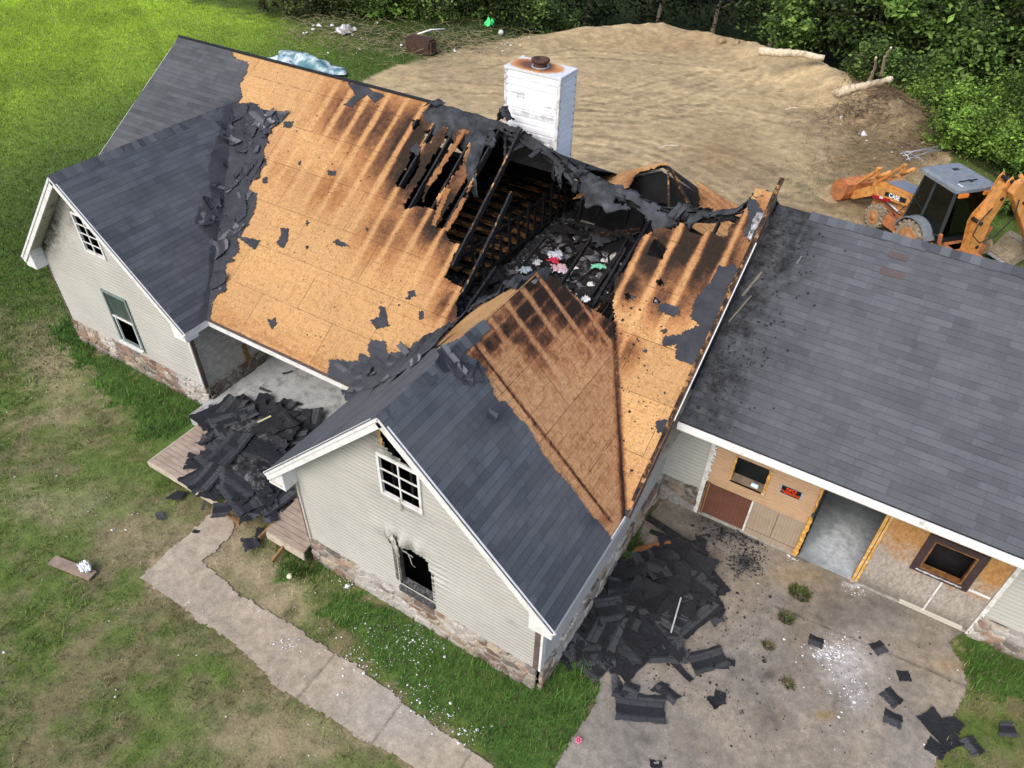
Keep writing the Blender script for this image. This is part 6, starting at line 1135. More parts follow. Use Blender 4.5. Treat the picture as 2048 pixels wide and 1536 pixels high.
mb = MB(); a, b = onz((835, 68), .4), onz((890, 58), .5); c = (a+b)/2; mb.tube([a-c, (0, 0, .1), b-c], .04, 6); o = mb.build('white_pipe', bpy.data.materials['white_pvc'], None, True); o.location = c; tag(o, 'thin white pipe lying over the rusty tank', 'pipe')
def log(pts, rs, name, lab, zs, mat=LOGM, cat='log', grp=None):
    P = [onz(q, z) for q, z in zip(pts, zs)]; c = sum(P)/len(P); mb = MB(); PP = []; RR = []
    for i in range(len(P)-1):
        for k in range(5): t = k/5; PP.append(P[i]*(1-t)+P[i+1]*t-c+rng.uniform(-.03, .03, 3)); RR.append((rs[i]*(1-t)+rs[i+1]*t)*random.uniform(.88, 1.12))
    PP.append(P[-1]-c); RR.append(rs[-1]); mb.tube(PP, RR, 9); o = mb.build(name, mat, None, True); o.location = c; tag(o, lab, cat, grp)
log([(1517,102),(1560,105),(1600,108),(1648,116)], [.20,.19,.17,.15], 'fallen_log', 'bare pale log bridging the dark gap at the wood edge', [1.45,1.5,1.5,1.45])
log([(1676,186),(1700,180),(1740,168),(1782,158)], [.22,.2,.16,.12], 'fallen_log', 'broken pale tree trunk sloping up from the dirt bank', [1.3,1.6,2.1,2.7])
log([(1738,165),(1748,140),(1752,115)], [.07,.06,.04], 'dead_sapling', 'left thin dead sapling above the broken trunk', [2.0,3.0,4.2], cat='sapling'); log([(1762,150),(1770,115),(1782,95)], [.07,.05,.04], 'dead_sapling', 'right thin dead sapling above the broken trunk', [2.2,3.3,4.4], cat='sapling')
for q0, q1, lab in (((1318,296),(1358,291),'thin crooked stick lying on the open dirt'),((1740,222),(1772,210),'curved stick at the brushy end of the bank'),((1745,245),(1775,232),'grey stick in the dark mulch'),((1570,220),(1598,216),'short root poking from the dirt bank'),((1620,170),(1650,172),'short stick on top of the dirt bank')): log([q0, ((q0[0]+q1[0])/2, (q0[1]+q1[1])/2-2), q1], [.035,.04,.025], 'stick', lab, [.25,.3,.3], cat='stick', grp='sticks on the dirt')
for i, (q0, q1) in enumerate((((1805,312),(1880,292)),((1800,308),(1870,300)),((1812,320),(1885,298)),((1818,308),(1850,325)),((1803,300),(1820,322)))): log([q0, ((q0[0]+q1[0])/2, (q0[1]+q1[1])/2-3), q1], [.025]*3, 'bent_pole', 'bent grey metal pole in the scrap heap behind the cab', [.3,.5,.3], mat=MET, cat='pole', grp='scrap poles behind the cab')
for i in (1, 3):                                                 # clods on the bank
    q = [(1400,72),(1442,80),(1350,60),(1472,86),(1300,60),(1240,62),(1505,100),(1560,128),(1650,160)][i]; r = [.35,.26,.3,.20,.25,.3,.20,.25,.3][i]; bm = bmesh.new(); bmesh.ops.create_icosphere(bm, subdivisions=3, radius=r)
    for v in bm.verts: n = float(fbm(np.array(v.co.x*9+i), np.array(v.co.y*9+v.co.z*7), i)); v.co *= .45+1.1*n; v.co.z *= .9
    me = bpy.data.meshes.new('dirt_clod'); bm.to_mesh(me); bm.free(); o = link(me, 'dirt_clod', simple('tan_clay', (.27, .20, .115), .95, .3, 6, bump=.6) if i == 1 else bpy.data.materials['tan_clay'], None, True); w = onz(q, .4); o.location = (w[0], w[1], float(terrain(np.array(w[0]), np.array(w[1])))+r*.3); tag(o, {1: 'largest tan clay clod on the crest of the dirt bank', 3: 'tan clay clod right of the largest one on the bank', 6: 'small clay clod at the left end of the bridging log'}[i], 'dirt clod', 'clods along the dirt bank')
# ================================================================== VEGETATION
def leafcloud(rad, n, ls, seed, c1, c2, clumps=60, hang=0., base=.0, shell=.55, holes=0.):
    """leaf-sized faces gathered in clumps through an ellipsoid standing on z=base"""
    R = np.random.default_rng(seed); a = R.uniform(0, 2*np.pi, clumps); cz = R.uniform(-1, 1, clumps); r = (shell+(1-shell)*R.uniform(size=clumps)**.5)*np.where(R.uniform(size=clumps) < .25, R.uniform(.3, 1, clumps), 1)
    q = np.sqrt(1-cz*cz); C = np.stack([q*np.cos(a), q*np.sin(a), cz], -1)*r[:, None]*np.array(rad); C[:, 2] += base+rad[2]; C[:, :2] *= (1+.25*R.normal(size=(clumps, 1)))
    cs = R.uniform(.10, .25, clumps)*min(rad[0], rad[2], rad[1]*1.2)*1.15; tone = R.choice([.12, .35, .6, .9, 1.2, 1.5], clumps); k = R.integers(clumps, size=n)
    P = C[k]+R.normal(size=(n, 3))*cs[k, None]*np.array([1, 1, .75]); P[:, 2] = np.maximum(P[:, 2], .03+base*.0+R.uniform(0, .2, n)); P[:, 2] -= hang*R.uniform(size=n)**2
    s_ = ls*R.lognormal(0, .3, n); U = R.normal(size=(n, 3)); U[:, 2] *= .5; U /= np.linalg.norm(U, axis=1)[:, None]; Wv = np.cross(U, R.normal(size=(n, 3))*np.array([1, 1, .5])+np.array([0, 0, .3])); Wv /= np.linalg.norm(Wv, axis=1)[:, None]
    U *= s_[:, None]; Wv *= (s_*.55)[:, None]; nz = np.cross(U, Wv); nz /= np.linalg.norm(nz, axis=1)[:, None]; V = np.stack([P-U, P+Wv+nz*(s_*.15)[:, None], P+U, P-Wv+nz*(s_*.15)[:, None]], 1).reshape(-1, 3); i = np.arange(n)[:, None]*4; F = i+[0, 1, 2, 3]
    m = R.uniform(size=n)[:, None]; col = (np.array(c1)*(1-m)+np.array(c2)*m)*tone[k, None]*(.75+.5*R.uniform(size=(n, 1))); return V, F, np.repeat(col, 4, 0)
def trunk(h, r, seed, lean=.3, limbs=6, spread=1.):
    R = random.Random(seed); mb = MB(); lx, ly = R.uniform(-lean, lean), R.uniform(-lean, lean); pts = [(lx*t*t*h*.5+R.uniform(-.05, .05), ly*t*t*h*.5+R.uniform(-.05, .05), h*t) for t in np.linspace(0, 1, 7)]; mb.tube(pts, [r*(1-.75*t)*(1.3 if t == 0 else 1) for t in np.linspace(0, 1, 7)], 9); o = [mb]
    for i in range(limbs):
        t = R.uniform(.25, .9); p = np.array([np.interp(t, np.linspace(0, 1, 7), [q[k] for q in pts]) for k in range(3)]); a = R.uniform(0, 6.28); l = R.uniform(.5, 1)*spread; mb.tube([p, p+(math.cos(a)*l*.5, math.sin(a)*l*.5, l*.25), p+(math.cos(a)*l, math.sin(a)*l, l*.65)], [r*(1-t)*.6+.02, r*.25+.01, .012], 6)
    return mb
GN = 1.15
def plant(name, q, z0, rad, n, ls, lab, cat, grp, c1, c2, seed, base=0., tr=None, **kw):
    tn = {0: .62, 1: 1.0, 2: 1.28, 3: .8}[seed % 4] if name == 'tree' else 1.; c1 = tuple(x*tn for x in c1); c2 = tuple(x*tn*(1, .98, 1.1)[k_] for k_, x in enumerate(c2))
    p = onz(q, 0) if len(q) == 2 else np.array(q); z = float(terrain(np.array(p[0]), np.array(p[1]))); t = thing(name, lab, cat, (p[0], p[1], z), grp)
    V, F, C = leafcloud(rad, int(n*(GN if name == 'tree' else 1)), ls*(.95 if name == 'tree' else 1), seed, c1, c2, base=base, **kw); link(npmesh('foliage', V, F, None, None, C), 'foliage' if name != 'tree' else 'crown', LEAF, t)
    h, r = tr or (rad[2]*1.4, .05); trunk(h, r, seed, limbs=7, spread=rad[0]*.8).build('trunk' if name == 'tree' else 'stem', BARK, t, local=True); return t
DG1, DG2 = (.045, .085, .022), (.10, .165, .038); MG1, MG2 = (.08, .16, .03), (.17, .27, .05); LG1, LG2 = (.14, .27, .04), (.27, .42, .06); OG1, OG2 = (.06, .085, .025), (.13, .15, .045); VD1, VD2 = (.006, .014, .004), (.016, .032, .008)  # VD pair is near black: deep woodland shade put into the leaf colour
BR = 'bushes along the edge of the woods'; TR = 'trees at the edge of the woods'
B = [((585,30),(1.8,1.3,1.0),OG1,OG2,'olive bush leftmost along the wood edge'),((640,22),(1.6,1.2,1.3),OG1,OG2,'olive bush above the torn white sack'),((700,30),(1.6,1.2,1.3),OG1,DG2,'dull green bush behind the white sack'),((760,38),(1.5,1.1,1.5),MG1,LG2,'leafy green bush left of the rusty tank'),((815,32),(1.8,1.3,1.4),MG1,LG2,'spiky light green bush behind the rusty tank'),((880,40),(1.6,1.2,1.1),OG1,MG2,'low bush right of the rusty tank'),
     ((935,28),(1.9,1.4,1.7),MG1,MG2,'green bush left of the green bag'),((990,30),(1.9,1.4,1.9),DG1,MG2,'green bush behind the green bag'),((1050,34),(1.7,1.3,1.6),DG1,MG2,'green bush right of the pale ball'),((1100,30),(1.6,1.2,1.2),DG1,DG2,'dull bush at the left end of the dirt bank'),((1150,34),(1.6,1.1,.9),DG1,DG2,'low dark bush behind the left part of the bank')]
for i, (q, rad, c1, c2, lab) in enumerate(B): plant('bush', q, 0, rad, 3600, .085, lab, 'bush', BR, c1, c2, 100+i, clumps=70)
for i, (x, y, rx, rz_, lab) in enumerate(((-19, 34, 3., 2.6, 'farthest left'), (-13.5, 33, 3., 2.8, 'second from the left'), (-8.5, 35, 3., 3., 'third from the left'))):
    plant('tree', (x, y, 0), 0, (rx, 2.4, rz_), 7000, .12, f'{lab} of the trees at the top left of the yard', 'tree', TR, OG1, MG2, 130+i, base=.3, tr=(4.5, .14), clumps=110)
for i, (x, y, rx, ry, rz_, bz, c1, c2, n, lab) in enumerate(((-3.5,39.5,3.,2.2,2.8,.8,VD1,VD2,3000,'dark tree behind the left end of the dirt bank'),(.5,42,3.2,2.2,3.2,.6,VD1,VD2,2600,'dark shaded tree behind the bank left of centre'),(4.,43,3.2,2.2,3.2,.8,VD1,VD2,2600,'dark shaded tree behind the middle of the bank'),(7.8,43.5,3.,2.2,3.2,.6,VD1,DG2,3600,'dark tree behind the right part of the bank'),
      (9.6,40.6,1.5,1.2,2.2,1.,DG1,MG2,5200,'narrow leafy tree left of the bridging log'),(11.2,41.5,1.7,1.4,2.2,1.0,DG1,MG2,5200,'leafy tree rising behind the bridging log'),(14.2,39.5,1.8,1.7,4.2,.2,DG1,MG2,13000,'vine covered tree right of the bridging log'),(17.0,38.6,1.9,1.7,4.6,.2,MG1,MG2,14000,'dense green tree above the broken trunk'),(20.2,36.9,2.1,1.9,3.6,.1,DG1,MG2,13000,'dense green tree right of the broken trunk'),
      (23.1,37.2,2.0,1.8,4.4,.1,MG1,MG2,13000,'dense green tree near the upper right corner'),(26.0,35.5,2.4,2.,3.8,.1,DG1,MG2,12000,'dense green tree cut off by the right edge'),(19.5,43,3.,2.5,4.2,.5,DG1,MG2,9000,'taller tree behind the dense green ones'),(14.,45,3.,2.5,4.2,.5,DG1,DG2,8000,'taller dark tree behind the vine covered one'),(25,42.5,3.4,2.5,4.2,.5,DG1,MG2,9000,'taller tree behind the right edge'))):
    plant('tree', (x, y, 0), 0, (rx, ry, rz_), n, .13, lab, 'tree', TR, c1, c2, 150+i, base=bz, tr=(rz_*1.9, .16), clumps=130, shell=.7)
for i, (q, rad, c1, c2, lab) in enumerate((((1730,206),(1.3,1.,1.0),DG1,MG2,'low bush right of the broken trunk'),((1775,214),(1.3,1.0,1.1),DG1,MG2,'low bush between the broken trunk and the white pipe'),((1830,226),(1.4,1.1,1.1),MG1,LG2,'bright leafy bush above the white pipe'),((1880,240),(1.5,1.2,1.3),MG1,LG2,'bright leafy bush right of the white pipe'),((1935,250),(1.5,1.3,1.5),LG1,LG2,'tall bright weeds behind the machine cab'),((1990,262),(1.5,1.3,1.5),LG1,LG2,'tall bright weeds above the boom'),((2045,280),(1.5,1.3,1.6),MG1,LG2,'tall weeds at the right edge'),
      ((1915,302),(1.2,1.,.9),LG1,LG2,'low feathery weeds just left of the cab roof'),((1960,310),(1.2,1.,1.0),LG1,LG2,'feathery weeds directly behind the cab roof'),((2015,330),(1.2,1.,1.0),MG1,LG2,'feathery weeds behind the boom'),((2060,370),(1.2,1.,1.0),MG1,LG2,'weeds beyond the boom at the right edge'),((2030,240),(2.,1.5,1.8),MG1,LG2,'broad bright bush at the right edge under the trees'),((2050,430),(1.,.9,.6),DG1,MG2,'dark weeds behind the digging arm'))):
    plant('bush', q, 0, rad, 5200, .07, lab, 'bush', 'bushes beside the digger', c1, c2, 200+i, clumps=90)
# far-off wood as one mass, canopy shade put into its near-black leaf colour
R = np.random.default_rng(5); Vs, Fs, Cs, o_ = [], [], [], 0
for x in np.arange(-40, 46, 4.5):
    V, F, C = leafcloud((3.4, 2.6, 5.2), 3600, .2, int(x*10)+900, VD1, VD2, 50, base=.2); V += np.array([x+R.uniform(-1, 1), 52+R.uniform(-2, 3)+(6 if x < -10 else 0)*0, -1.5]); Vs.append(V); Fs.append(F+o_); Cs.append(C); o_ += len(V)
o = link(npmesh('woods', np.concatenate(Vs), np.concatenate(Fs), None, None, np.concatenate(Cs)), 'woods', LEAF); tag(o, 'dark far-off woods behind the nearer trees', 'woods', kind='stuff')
# brush litter: dry twigs at the wood edge
def twigs(name, cen, n, l, c, lab, seed):
    R = np.random.default_rng(seed); V = []; F = []
    for i in range(n):
        k = cen[R.integers(len(cen))]; p = onz((k[0]+R.normal()*k[2], k[1]+R.normal()*k[3])); p[2] = float(terrain(np.array(p[0]), np.array(p[1])))+R.uniform(.01, .25); a = R.uniform(0, 6.28); L_ = l*R.uniform(.3, 1); d = np.array([math.cos(a), math.sin(a), R.uniform(-.1, .45)])*L_; w = np.cross(d, (0, 0, 1)); w = w/np.linalg.norm(w)*R.uniform(.008, .022); u = np.array([0, 0, .015]); b = len(V)
        V += [p-w, p+w, p+u, p+d-w*.4, p+d+w*.4, p+d+u*.5]; F += [(b, b+1, b+4, b+3), (b+1, b+2, b+5, b+4), (b+2, b, b+3, b+5)]
    o = link(npmesh(name, np.array(V), np.array(F)), name, simple(name+'_wood', c, .95, .4, 5, bump=0)); tag(o, lab, 'brush', kind='stuff')
twigs('brush_litter', [(1790,258,50,26),(1840,280,40,18),(1700,245,50,20),(1760,232,40,10)], 1500, .7, (.13, .085, .05), 'dark brown twigs and roots at the end of the dirt bank', 1)
twigs('dry_stems', [(720,75,70,22),(860,95,70,14),(960,85,60,14),(640,60,50,20)], 1400, .9, (.20, .17, .09), 'dry stems and brush along the left wood edge', 2)
twigs('hay_litter', [(1720,330,60,30),(1780,350,50,30)], 900, .5, (.20, .14, .07), 'dry stalks behind the loader bucket', 3)
# ================================================================== BACKHOE LOADER
S_ = .885; BX, BY, BT = 20.405, 18.547, 2.414
bh = thing('backhoe_loader', 'muddy orange backhoe loader with a grey roofed cab behind the garage', 'backhoe', (BX, BY, 0)); bh.rotation_euler.z = BT; bh.scale = (S_,)*3
ORG = simple('orange_machine_paint', (.60, .27, .07), .5, .2, 3, dirt=(.22, .12, .05), dsc=5, damt=.35, spec=.4); ORD = simple('rusty_orange_steel', (.50, .17, .06), .7, .3, 5, dirt=(.22, .12, .06), dsc=3, damt=.5)
GRY = simple('grey_cab_paint', (.155, .18, .205), .5, .15, 4, dirt=(.25, .23, .2), dsc=5, damt=.3, spec=.4); BLK = simple('black_rubber_trim', (.015, .016, .018), .5, .2, bump=0); MUD = simple('muddy_tyre', (.27, .22, .155), .95, .35, 7, dirt=(.05, .045, .04), dsc=5, damt=.35, bump=.9, bs=14)
def mk_glass():
    t = NT('dark_tinted_glass'); g = t.n('BsdfGlossy'); g.inputs[0].default_value = (.8, .85, .85, 1); g.inputs[1].default_value = .05; tr = t.n('BsdfTransparent'); tr.inputs[0].default_value = (.50, .62, .56, 1); f = t.n('Fresnel'); f.inputs[0].default_value = 1.5; ms = t.n('MixShader'); t.t.links.new(f.outputs[0], ms.inputs[0]); t.t.links.new(tr.outputs[0], ms.inputs[1]); t.t.links.new(g.outputs[0], ms.inputs[2]); t.t.links.new(ms.outputs[0], t.out.inputs[0]); return t.m
TG = mk_glass()
def P_(name, mb, mat, parent=None, sm=False, bev=0.): return mb.build(name, mat, parent or bh, sm, bev, local=True)
m = MB(); m.box(-1.5, 3.1, -.42, .42, .55, .95); m.box(2.2, 3.0, -.5, .5, .45, .75); P_('chassis', m, ORD, bev=.03)
m = MB(); m.prism([(.95, 1.0), (3.05, .95), (3.12, 1.45), (2.9, 1.62), (.95, 1.86)], -.46, .46); P_('hood', m, ORG, bev=.03)
m = MB(); m.prism([(1.0, 1.868), (2.72, 1.655), (2.72, 1.675), (1.0, 1.89)], -.36, .36); P_('hood_panel', m, simple('blue_grey_panel', (.16, .20, .26), .4, .15, spec=.5))
m = MB(); m.box(3.1, 3.15, -.38, .38, 1.0, 1.42); P_('grille', m, BLK)
m = MB(); m.tube([(1.5, -.3, 1.75), (1.5, -.3, 2.25), (1.46, -.3, 2.45)], .045, 10); P_('exhaust_pipe', m, MET, sm=True)
cabo = thing('cab', None, None); cabo.parent = bh; cabo.location = (0, 0, 0)
# cab glazing: lower body, posts, roof
fr = [(.92, .62, 1.15), (.78, .70, 3.0), (-.74, .76, 3.0), (-.95, .74, 1.2)]
for sy in (1, -1):
    m = MB(); A = [(1.0, sy*.66, 1.15), (.80, sy*.66, 3.0), (.12, sy*.78, 3.0), (.15, sy*.80, 1.05), (-.86, sy*.78, 3.0), (-.98, sy*.80, 1.3)]
    m.beam(A[0], A[1], .07, .07); m.beam(A[3], A[2], .08, .08); m.beam(A[5], A[4], .08, .08); m.beam(A[0], A[3], .07, .07); m.beam(A[3], A[5], .06, .06); m.beam(A[1], A[2], .06, .06); m.beam(A[2], A[4], .06, .06); P_('cab_post', m, GRY if False else simple('dark_grey_posts', (.035, .045, .048), .5, .2) if sy == 1 else bpy.data.materials['dark_grey_posts'], cabo)
    m = MB(); m.beam((.98, sy*.675, 1.95), (.14, sy*.80, 1.75), .035, .05); P_('door_bar', m, BLK, cabo)
    m = MB(); m.add([A[0], A[3], A[2], A[1]], [(0, 1, 2, 3)]); m.add([A[3], A[5], A[4], A[2]], [(0, 1, 2, 3)]); solidify(P_('side_glass', m, TG, cabo), .01, 0)
m = MB(); m.add([(1.0, -.64, 1.15), (1.0, .64, 1.15), (.80, .64, 3.0), (.80, -.64, 3.0)], [(0, 1, 2, 3)]); solidify(P_('windscreen', m, TG, cabo), .01, 0)
m = MB(); m.add([(-.98, -.78, 1.3), (-.98, .78, 1.3), (-.86, .76, 3.0), (-.86, -.76, 3.0)], [(0, 1, 2, 3)]); solidify(P_('rear_glass', m, TG, cabo), .01, 0)
m = MB(); m.box(-.95, 1.0, -.74, .74, .95, 1.12); P_('cab_floor', m, BLK, cabo)
m = MB(); m.box(-.35, .25, -.28, .28, 1.25, 1.5); m.prism([(-.35, 1.5), (-.22, 1.5), (-.32, 2.15), (-.46, 2.15)], -.27, .27); P_('seat', m, simple('black_seat', (.02, .02, .022), .8), cabo, bev=.05)
m = MB(); m.tube([(.75, 0, 1.2), (.5, 0, 1.9)], .03, 8); m.lathe((.5, 0, 1.92), (-.35, 0, .9), [(.17, 0), (.19, .015), (.17, .03)], 18); P_('steering_wheel', m, BLK, cabo, True)
rl = MB(); n = 28; ring = []
def rr(hx0, hx1, hy0, hy1, r=.16):
    out = []
    for cx_, cy_, a0 in ((hx1-r, hy1-r, 0), (hx0+r, hy1-r, 90), (hx0+r, -hy0+r, 180), (hx1-r, -hy0+r, 270)):
        for k in range(5): a = math.radians(a0+k*22.5); out.append((cx_+r*math.cos(a), cy_+r*math.sin(a)))
    return out
L1, L2, L3 = rr(-.98, 1.02, .88, .88), rr(-.98, 1.02, .88, .88), rr(-.86, .90, .78, .78)
vs = [(x, y, 2.98) for x, y in L1]+[(x, y, 3.10) for x, y in L2]+[(x, y, 3.18) for x, y in L3]; n = len(L1); fs = [tuple(range(n-1, -1, -1)), tuple(range(2*n, 3*n))]
for k in range(n): k2 = (k+1) % n; fs += [(k, k2, n+k2, n+k), (n+k, n+k2, 2*n+k2, 2*n+k)]
rl.add(vs, fs); rf = P_('cab_roof', rl, GRY, cabo)
m = MB(); m.beam((-.5, -.35, 3.2), (-.5, .45, 3.2), .04, .03); m.box(-.6, -.45, -.1, .0, 3.18, 3.21); m.box(.35, .5, -.35, -.1, 3.175, 3.195); P_('roof_strut', m, BLK, rf)
m = MB(); m.box(-.86, -.62, .55, .62, 3.18, 3.19); P_('white_label', m, WHITE, rf)
for sy in (.55, -.55): m = MB(); m.box(-1.04, -.96, sy-.2, sy+.2, 2.84, 2.97); P_('lamp', m, simple('orange_lens', (.75, .22, .03), .3, .1, spec=.5) if sy > 0 else bpy.data.materials['orange_lens'], cabo)
def wheel(x, y, r, w, side, rimc):
    t = thing('wheel', None, None); t.parent = bh; t.location = (x, y, r); m = MB(); n = 30; h = w/2
    m.lathe((0, 0, 0), (0, side, 0), [(r*.58, -h), (r*.86, -h), (r*.95, -h*.8), (r*.95, h*.8), (r*.86, h), (r*.58, h)], n)
    for k in range(18):
        a = k/18*2*math.pi; a2 = a+.16
        for sg_ in (-1, 1):
            aa = a+(0 if sg_ > 0 else math.pi/18); p0 = (math.cos(aa)*r*.97, sg_*h*.05, math.sin(aa)*r*.97); p1 = (math.cos(aa+.2)*r*.95, sg_*h*.98, math.sin(aa+.2)*r*.95); m.beam(p0, p1, .07*r/.5, .09, up=(math.cos(aa), 0, math.sin(aa)))
    P_('tyre', m, MUD, t); m = MB(); m.lathe((0, 0, 0), (0, side, 0), [(r*.6, -h*1.02), (r*.6, h*1.02), (r*.54, h*1.06), (r*.48, h*1.03), (r*.46, h*1.01), (r*.24, h*1.01), (r*.22, h*1.2), (.01, h*1.22)], 24); P_('rim', m, rimc, t, True)
ORM = simple('muddy_orange_rim', (.42, .18, .06), .8, .3, 8, dirt=(.25, .19, .12), dsc=6, damt=.4)
for sy in (1, -1): wheel(2.13, sy*.88, .49, .32, sy, ORM); wheel(0, sy*.98, .72, .46, sy, ORM)
for sy in (1, -1):
    m = MB(); prof = []; N_ = 12
    for k in range(N_+1): a = math.radians(10+150*k/N_); prof.append((math.cos(a), math.sin(a)))
    for (c0_, s0_), (c1_, s1_) in zip(prof, prof[1:]): m.add([(c0_*.82, sy*.74, .72+s0_*.82), (c0_*.82, sy*1.22, .72+s0_*.82), (c1_*.82, sy*1.22, .72+s1_*.82), (c1_*.82, sy*.74, .72+s1_*.82)], [(0, 1, 2, 3)])
    o = P_('fender', m, GRY); solidify(o, .05, 0)
    m = MB(); m.box(.85, 1.65, sy*.46 if sy > 0 else -.98, .98 if sy > 0 else -.46, .42, .86); o = P_('step_box', m, ORD, bev=.03); m = MB()
    for k in range(3): m.box(.92, 1.58, sy*.62+k*.1*sy-.01, sy*.62+k*.1*sy+.01, .86, .875)
    P_('step_tread', m, BLK, o)
    # loader arm: plate profile from the cab foot to the bucket
    m = MB(); m.prism([(1.05, 1.62), (1.1, 1.42), (2.4, 1.15), (3.0, .95), (3.95, .32), (4.15, .34), (4.12, .62), (3.3, 1.25), (2.6, 1.55), (1.3, 1.78)], sy*.60-.05, sy*.60+.05); arm = P_('loader_arm', m, ORG, bev=.012)
    m = MB(); m.beam((3.05, sy*.60, 1.15), (3.15, sy*.60, 2.10), .12, .13, up=(0, 1, 0)); m.tube([(3.15, sy*.5, 2.07), (3.15, sy*.7, 2.07)], .08, 10); P_('tilt_lever', m, ORG, bev=.01)
    m = MB(); m.tube([(3.1, sy*.60, 1.72), (2.55, sy*.60, 2.2)], .085, 12); m.tube([(3.1, sy*.60, 1.72), (3.5, sy*.60, 1.4)], .045, 10); P_('tilt_cylinder', m, ORG, sm=True)
    m = MB(); m.beam((3.15, sy*.60, 2.05), (4.05, sy*.60, 1.0), .08, .12); P_('tilt_link', m, ORG)
    m = MB(); m.tube([(1.4, sy*.5, .95), (2.6, sy*.55, 1.15)], .05, 10); P_('lift_cylinder', m, MET, sm=True)
    if sy == 1:
        m = MB(); m.prism([(1.22, 1.50), (2.35, 1.30), (2.35, 1.47), (1.22, 1.70)], sy*.652, sy*.656); P_('decal_strip', m, BLK, arm); m = MB(); m.prism([(1.95, 1.18), (2.9, .93), (2.95, 1.06), (1.95, 1.31)], sy*.653, sy*.657); P_('red_strip', m, simple('red_reflector', (.35, .01, .02), .4, .1, bump=0), arm); m = MB(); m.prism([(2.35, 1.13), (2.55, 1.08), (2.57, 1.17), (2.37, 1.22)], sy*.657, sy*.659); P_('white_sticker', m, WHITE, arm)
LETW = simple('white_lettering', (.85, .85, .85), .5, .05, bump=0)
ms_ = Matrix.Translation((1.83, .664, 1.475)) @ Matrix.Rotation(math.radians(10), 4, 'Y') @ Matrix.Rotation(math.pi, 4, 'Z') @ Matrix.Rotation(math.pi/2, 4, 'X')
text_obj('CASE', .24, LETW, [o for o in bh.children if o.name.startswith('loader_arm')][0], 'lettering', ms_, ext=.003, sx=1.05, bold=.006)
m = MB(); prof = [(3.98, 1.0), (4.2, 1.13), (4.45, 1.12), (4.68, .98), (4.82, .72), (4.84, .42), (4.74, .14), (4.62, .02), (4.4, .1), (4.12, .3), (3.98, .6)]; m.prism(prof, -1.12, 1.12); bk = P_('loader_bucket', m, ORD)
for sy in (-1.12, 1.10): m = MB(); m.prism([(3.94, 1.04), (4.2, 1.18), (4.3, 1.0), (4.25, .3), (4.1, .26), (3.94, .58)], sy-.01, sy+.04); P_('bucket_side', m, ORD, bk)
bm = bmesh.new(); bmesh.ops.create_grid(bm, x_segments=24, y_segments=24, size=.5)
for v in bm.verts: x, y = v.co.x, v.co.y; v.co = (x*1.5, y*2.4, -.04+.45*max(0, 1-4*x*x)*max(0, 1-4*y*y)*(.5+float(fbm(np.array(x*9), np.array(y*9), 3))))
me = bpy.data.meshes.new('dirt_heap'); bm.to_mesh(me); bm.free(); dh = link(me, 'dirt_heap', bpy.data.materials['tan_clay'], None, True); w_ = Matrix.Rotation(BT, 4, 'Z') @ Vector((5.0*S_, .2, 0)); dh.location = (BX+w_.x, BY+w_.y, 0); dh.rotation_euler.z = BT; tag(dh, 'low heap of dug clay in front of the loader bucket', 'dirt heap')
# rear: frame, stabilisers, swing post, boom, dipper, bucket
m = MB(); m.box(-1.55, -1.1, -1.05, 1.05, .5, .95); m.box(-2.25, -1.5, -.25, .25, .5, 1.0); P_('rear_frame', m, ORD, bev=.03)
bz = [(-.18,.45),(.16,.45),(.24,1.2),(.50,2.15),(.46,2.5),(.16,3.0),(.07,3.85),(-.08,4.02),(-.24,3.85),(-.22,2.9),(-.10,2.3),(-.22,1.2)]
for xx in (-1.98, -1.58): m = MB(); m.prism(bz, xx, xx+.04, ax='x'); P_('boom', m, ORG, bev=.008)
m = MB(); m.beam((-1.76, .02, .5), (-1.76, .22, 2.2), .34, .2, up=(0, 1, 0)); m.beam((-1.76, .22, 2.2), (-1.76, -.06, 3.7), .34, .18, up=(0, 1, 0)); P_('boom', m, ORG)
for z_, y_ in ((3.85, -.09), (3.2, -.05), (2.3, .36), (1.3, 0)): m = MB(); m.tube([(-2.02, y_, z_), (-1.52, y_, z_)], .065, 12); P_('pivot_pin', m, BLK, sm=True)
dp = [(.02, 3.55), (-.10, 3.9), (-.42, 4.0), (-.75, 3.6), (-2.75, 1.15), (-2.65, .85), (-2.35, .95), (-.55, 2.9)]
m = MB(); m.prism(dp, -2.32, -2.06, ax='x'); dpo = P_('dipper', m, ORG, bev=.015)
text_obj('CASE', .30, LETW, dpo, 'lettering', Matrix.Translation((-2.326, -1.15, 2.70)) @ Matrix(((0, 0, -1, 0), (-.63, -.777, 0, 0), (-.777, .63, 0, 0), (0, 0, 0, 1))), ext=.003, sx=1.1, bold=.012)
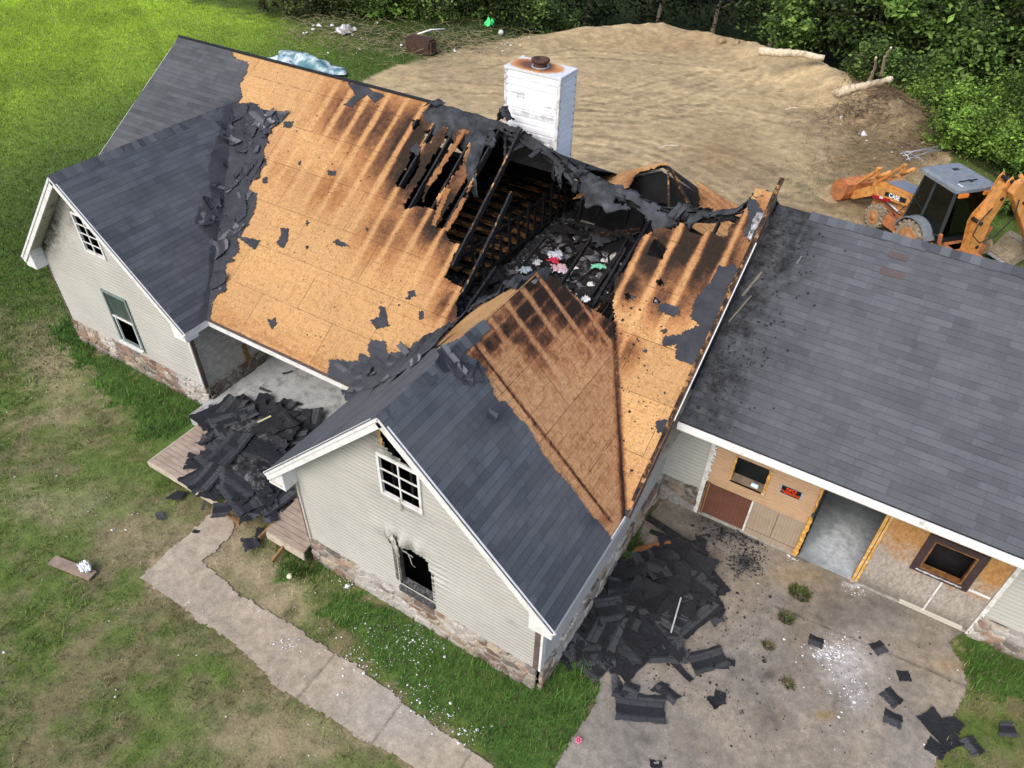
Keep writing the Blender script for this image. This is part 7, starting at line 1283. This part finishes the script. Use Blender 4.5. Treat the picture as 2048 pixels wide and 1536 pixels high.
m = MB(); m.prism([(-.78, 3.02), (-.62, 3.15), (-.80, 3.30), (-.9, 3.2)], -2.332, -2.326, ax='x'); P_('decal_strip', m, BLK, dpo)
m = MB(); m.tube([(-1.76, -.1, 2.4), (-1.76, -.55, 3.5)], .06, 10); m.tube([(-1.92, -.45, 4.0), (-1.92, -1.7, 2.75)], .07, 12); P_('boom_cylinder', m, ORG, sm=True)
m = MB(); m.tube([(-2.05, .25, 2.9), (-2.1, .6, 2.5), (-2.2, .75, 2.0), (-2.3, .4, 1.7), (-2.35, -.1, 1.9), (-2.4, -.5, 2.6), (-2.35, -.4, 3.3)], .022, 8); P_('hose', m, BLK, sm=True)
m = MB(); m.tube([(1.1, .7, 1.5), (1.3, .72, 1.1), (1.6, .7, .95), (1.3, .68, .8)], .016, 8); P_('hose', m, BLK, sm=True)
bp = [(-2.75, 1.05), (-2.95, .7), (-2.85, .25), (-2.45, .02), (-2.05, .1), (-1.95, .3), (-2.3, .55), (-2.45, .95)]; m = MB(); m.prism(bp, -1.92, -.92, ax='x'); hb_ = P_('digging_bucket', m, simple('mud_caked_steel', (.26, .21, .14), .95, .3, 6, bump=.6), bev=.04)
for k in range(5): xx = -1.87+k*.2; m = MB(); m.prism([(-2.08, .12), (-1.72, .30), (-1.70, .36), (-2.0, .28)], xx, xx+.08, ax='x'); P_('bucket_tooth', m, simple('bright_steel', (.55, .55, .55), .4, .15, metal=.3) if k == 0 else bpy.data.materials['bright_steel'], hb_)
for sy in (1, -1):
    m = MB(); m.beam((-1.3, sy*.95, .9), (-1.3, sy*1.15, 1.6), .10, .10, up=(1, 0, 0)); st_ = P_('stabiliser', m, ORD); m = MB(); m.prism([(-1.62, .62), (-1.62, 1.0), (-1.5, 1.18), (-1.3, 1.10), (-1.12, 1.18), (-1.0, 1.0), (-1.0, .62), (-1.2, .5), (-1.45, .5)], sy*1.16, sy*1.26); P_('stabiliser_pad', m, bpy.data.materials['mud_caked_steel'], st_, bev=.03)
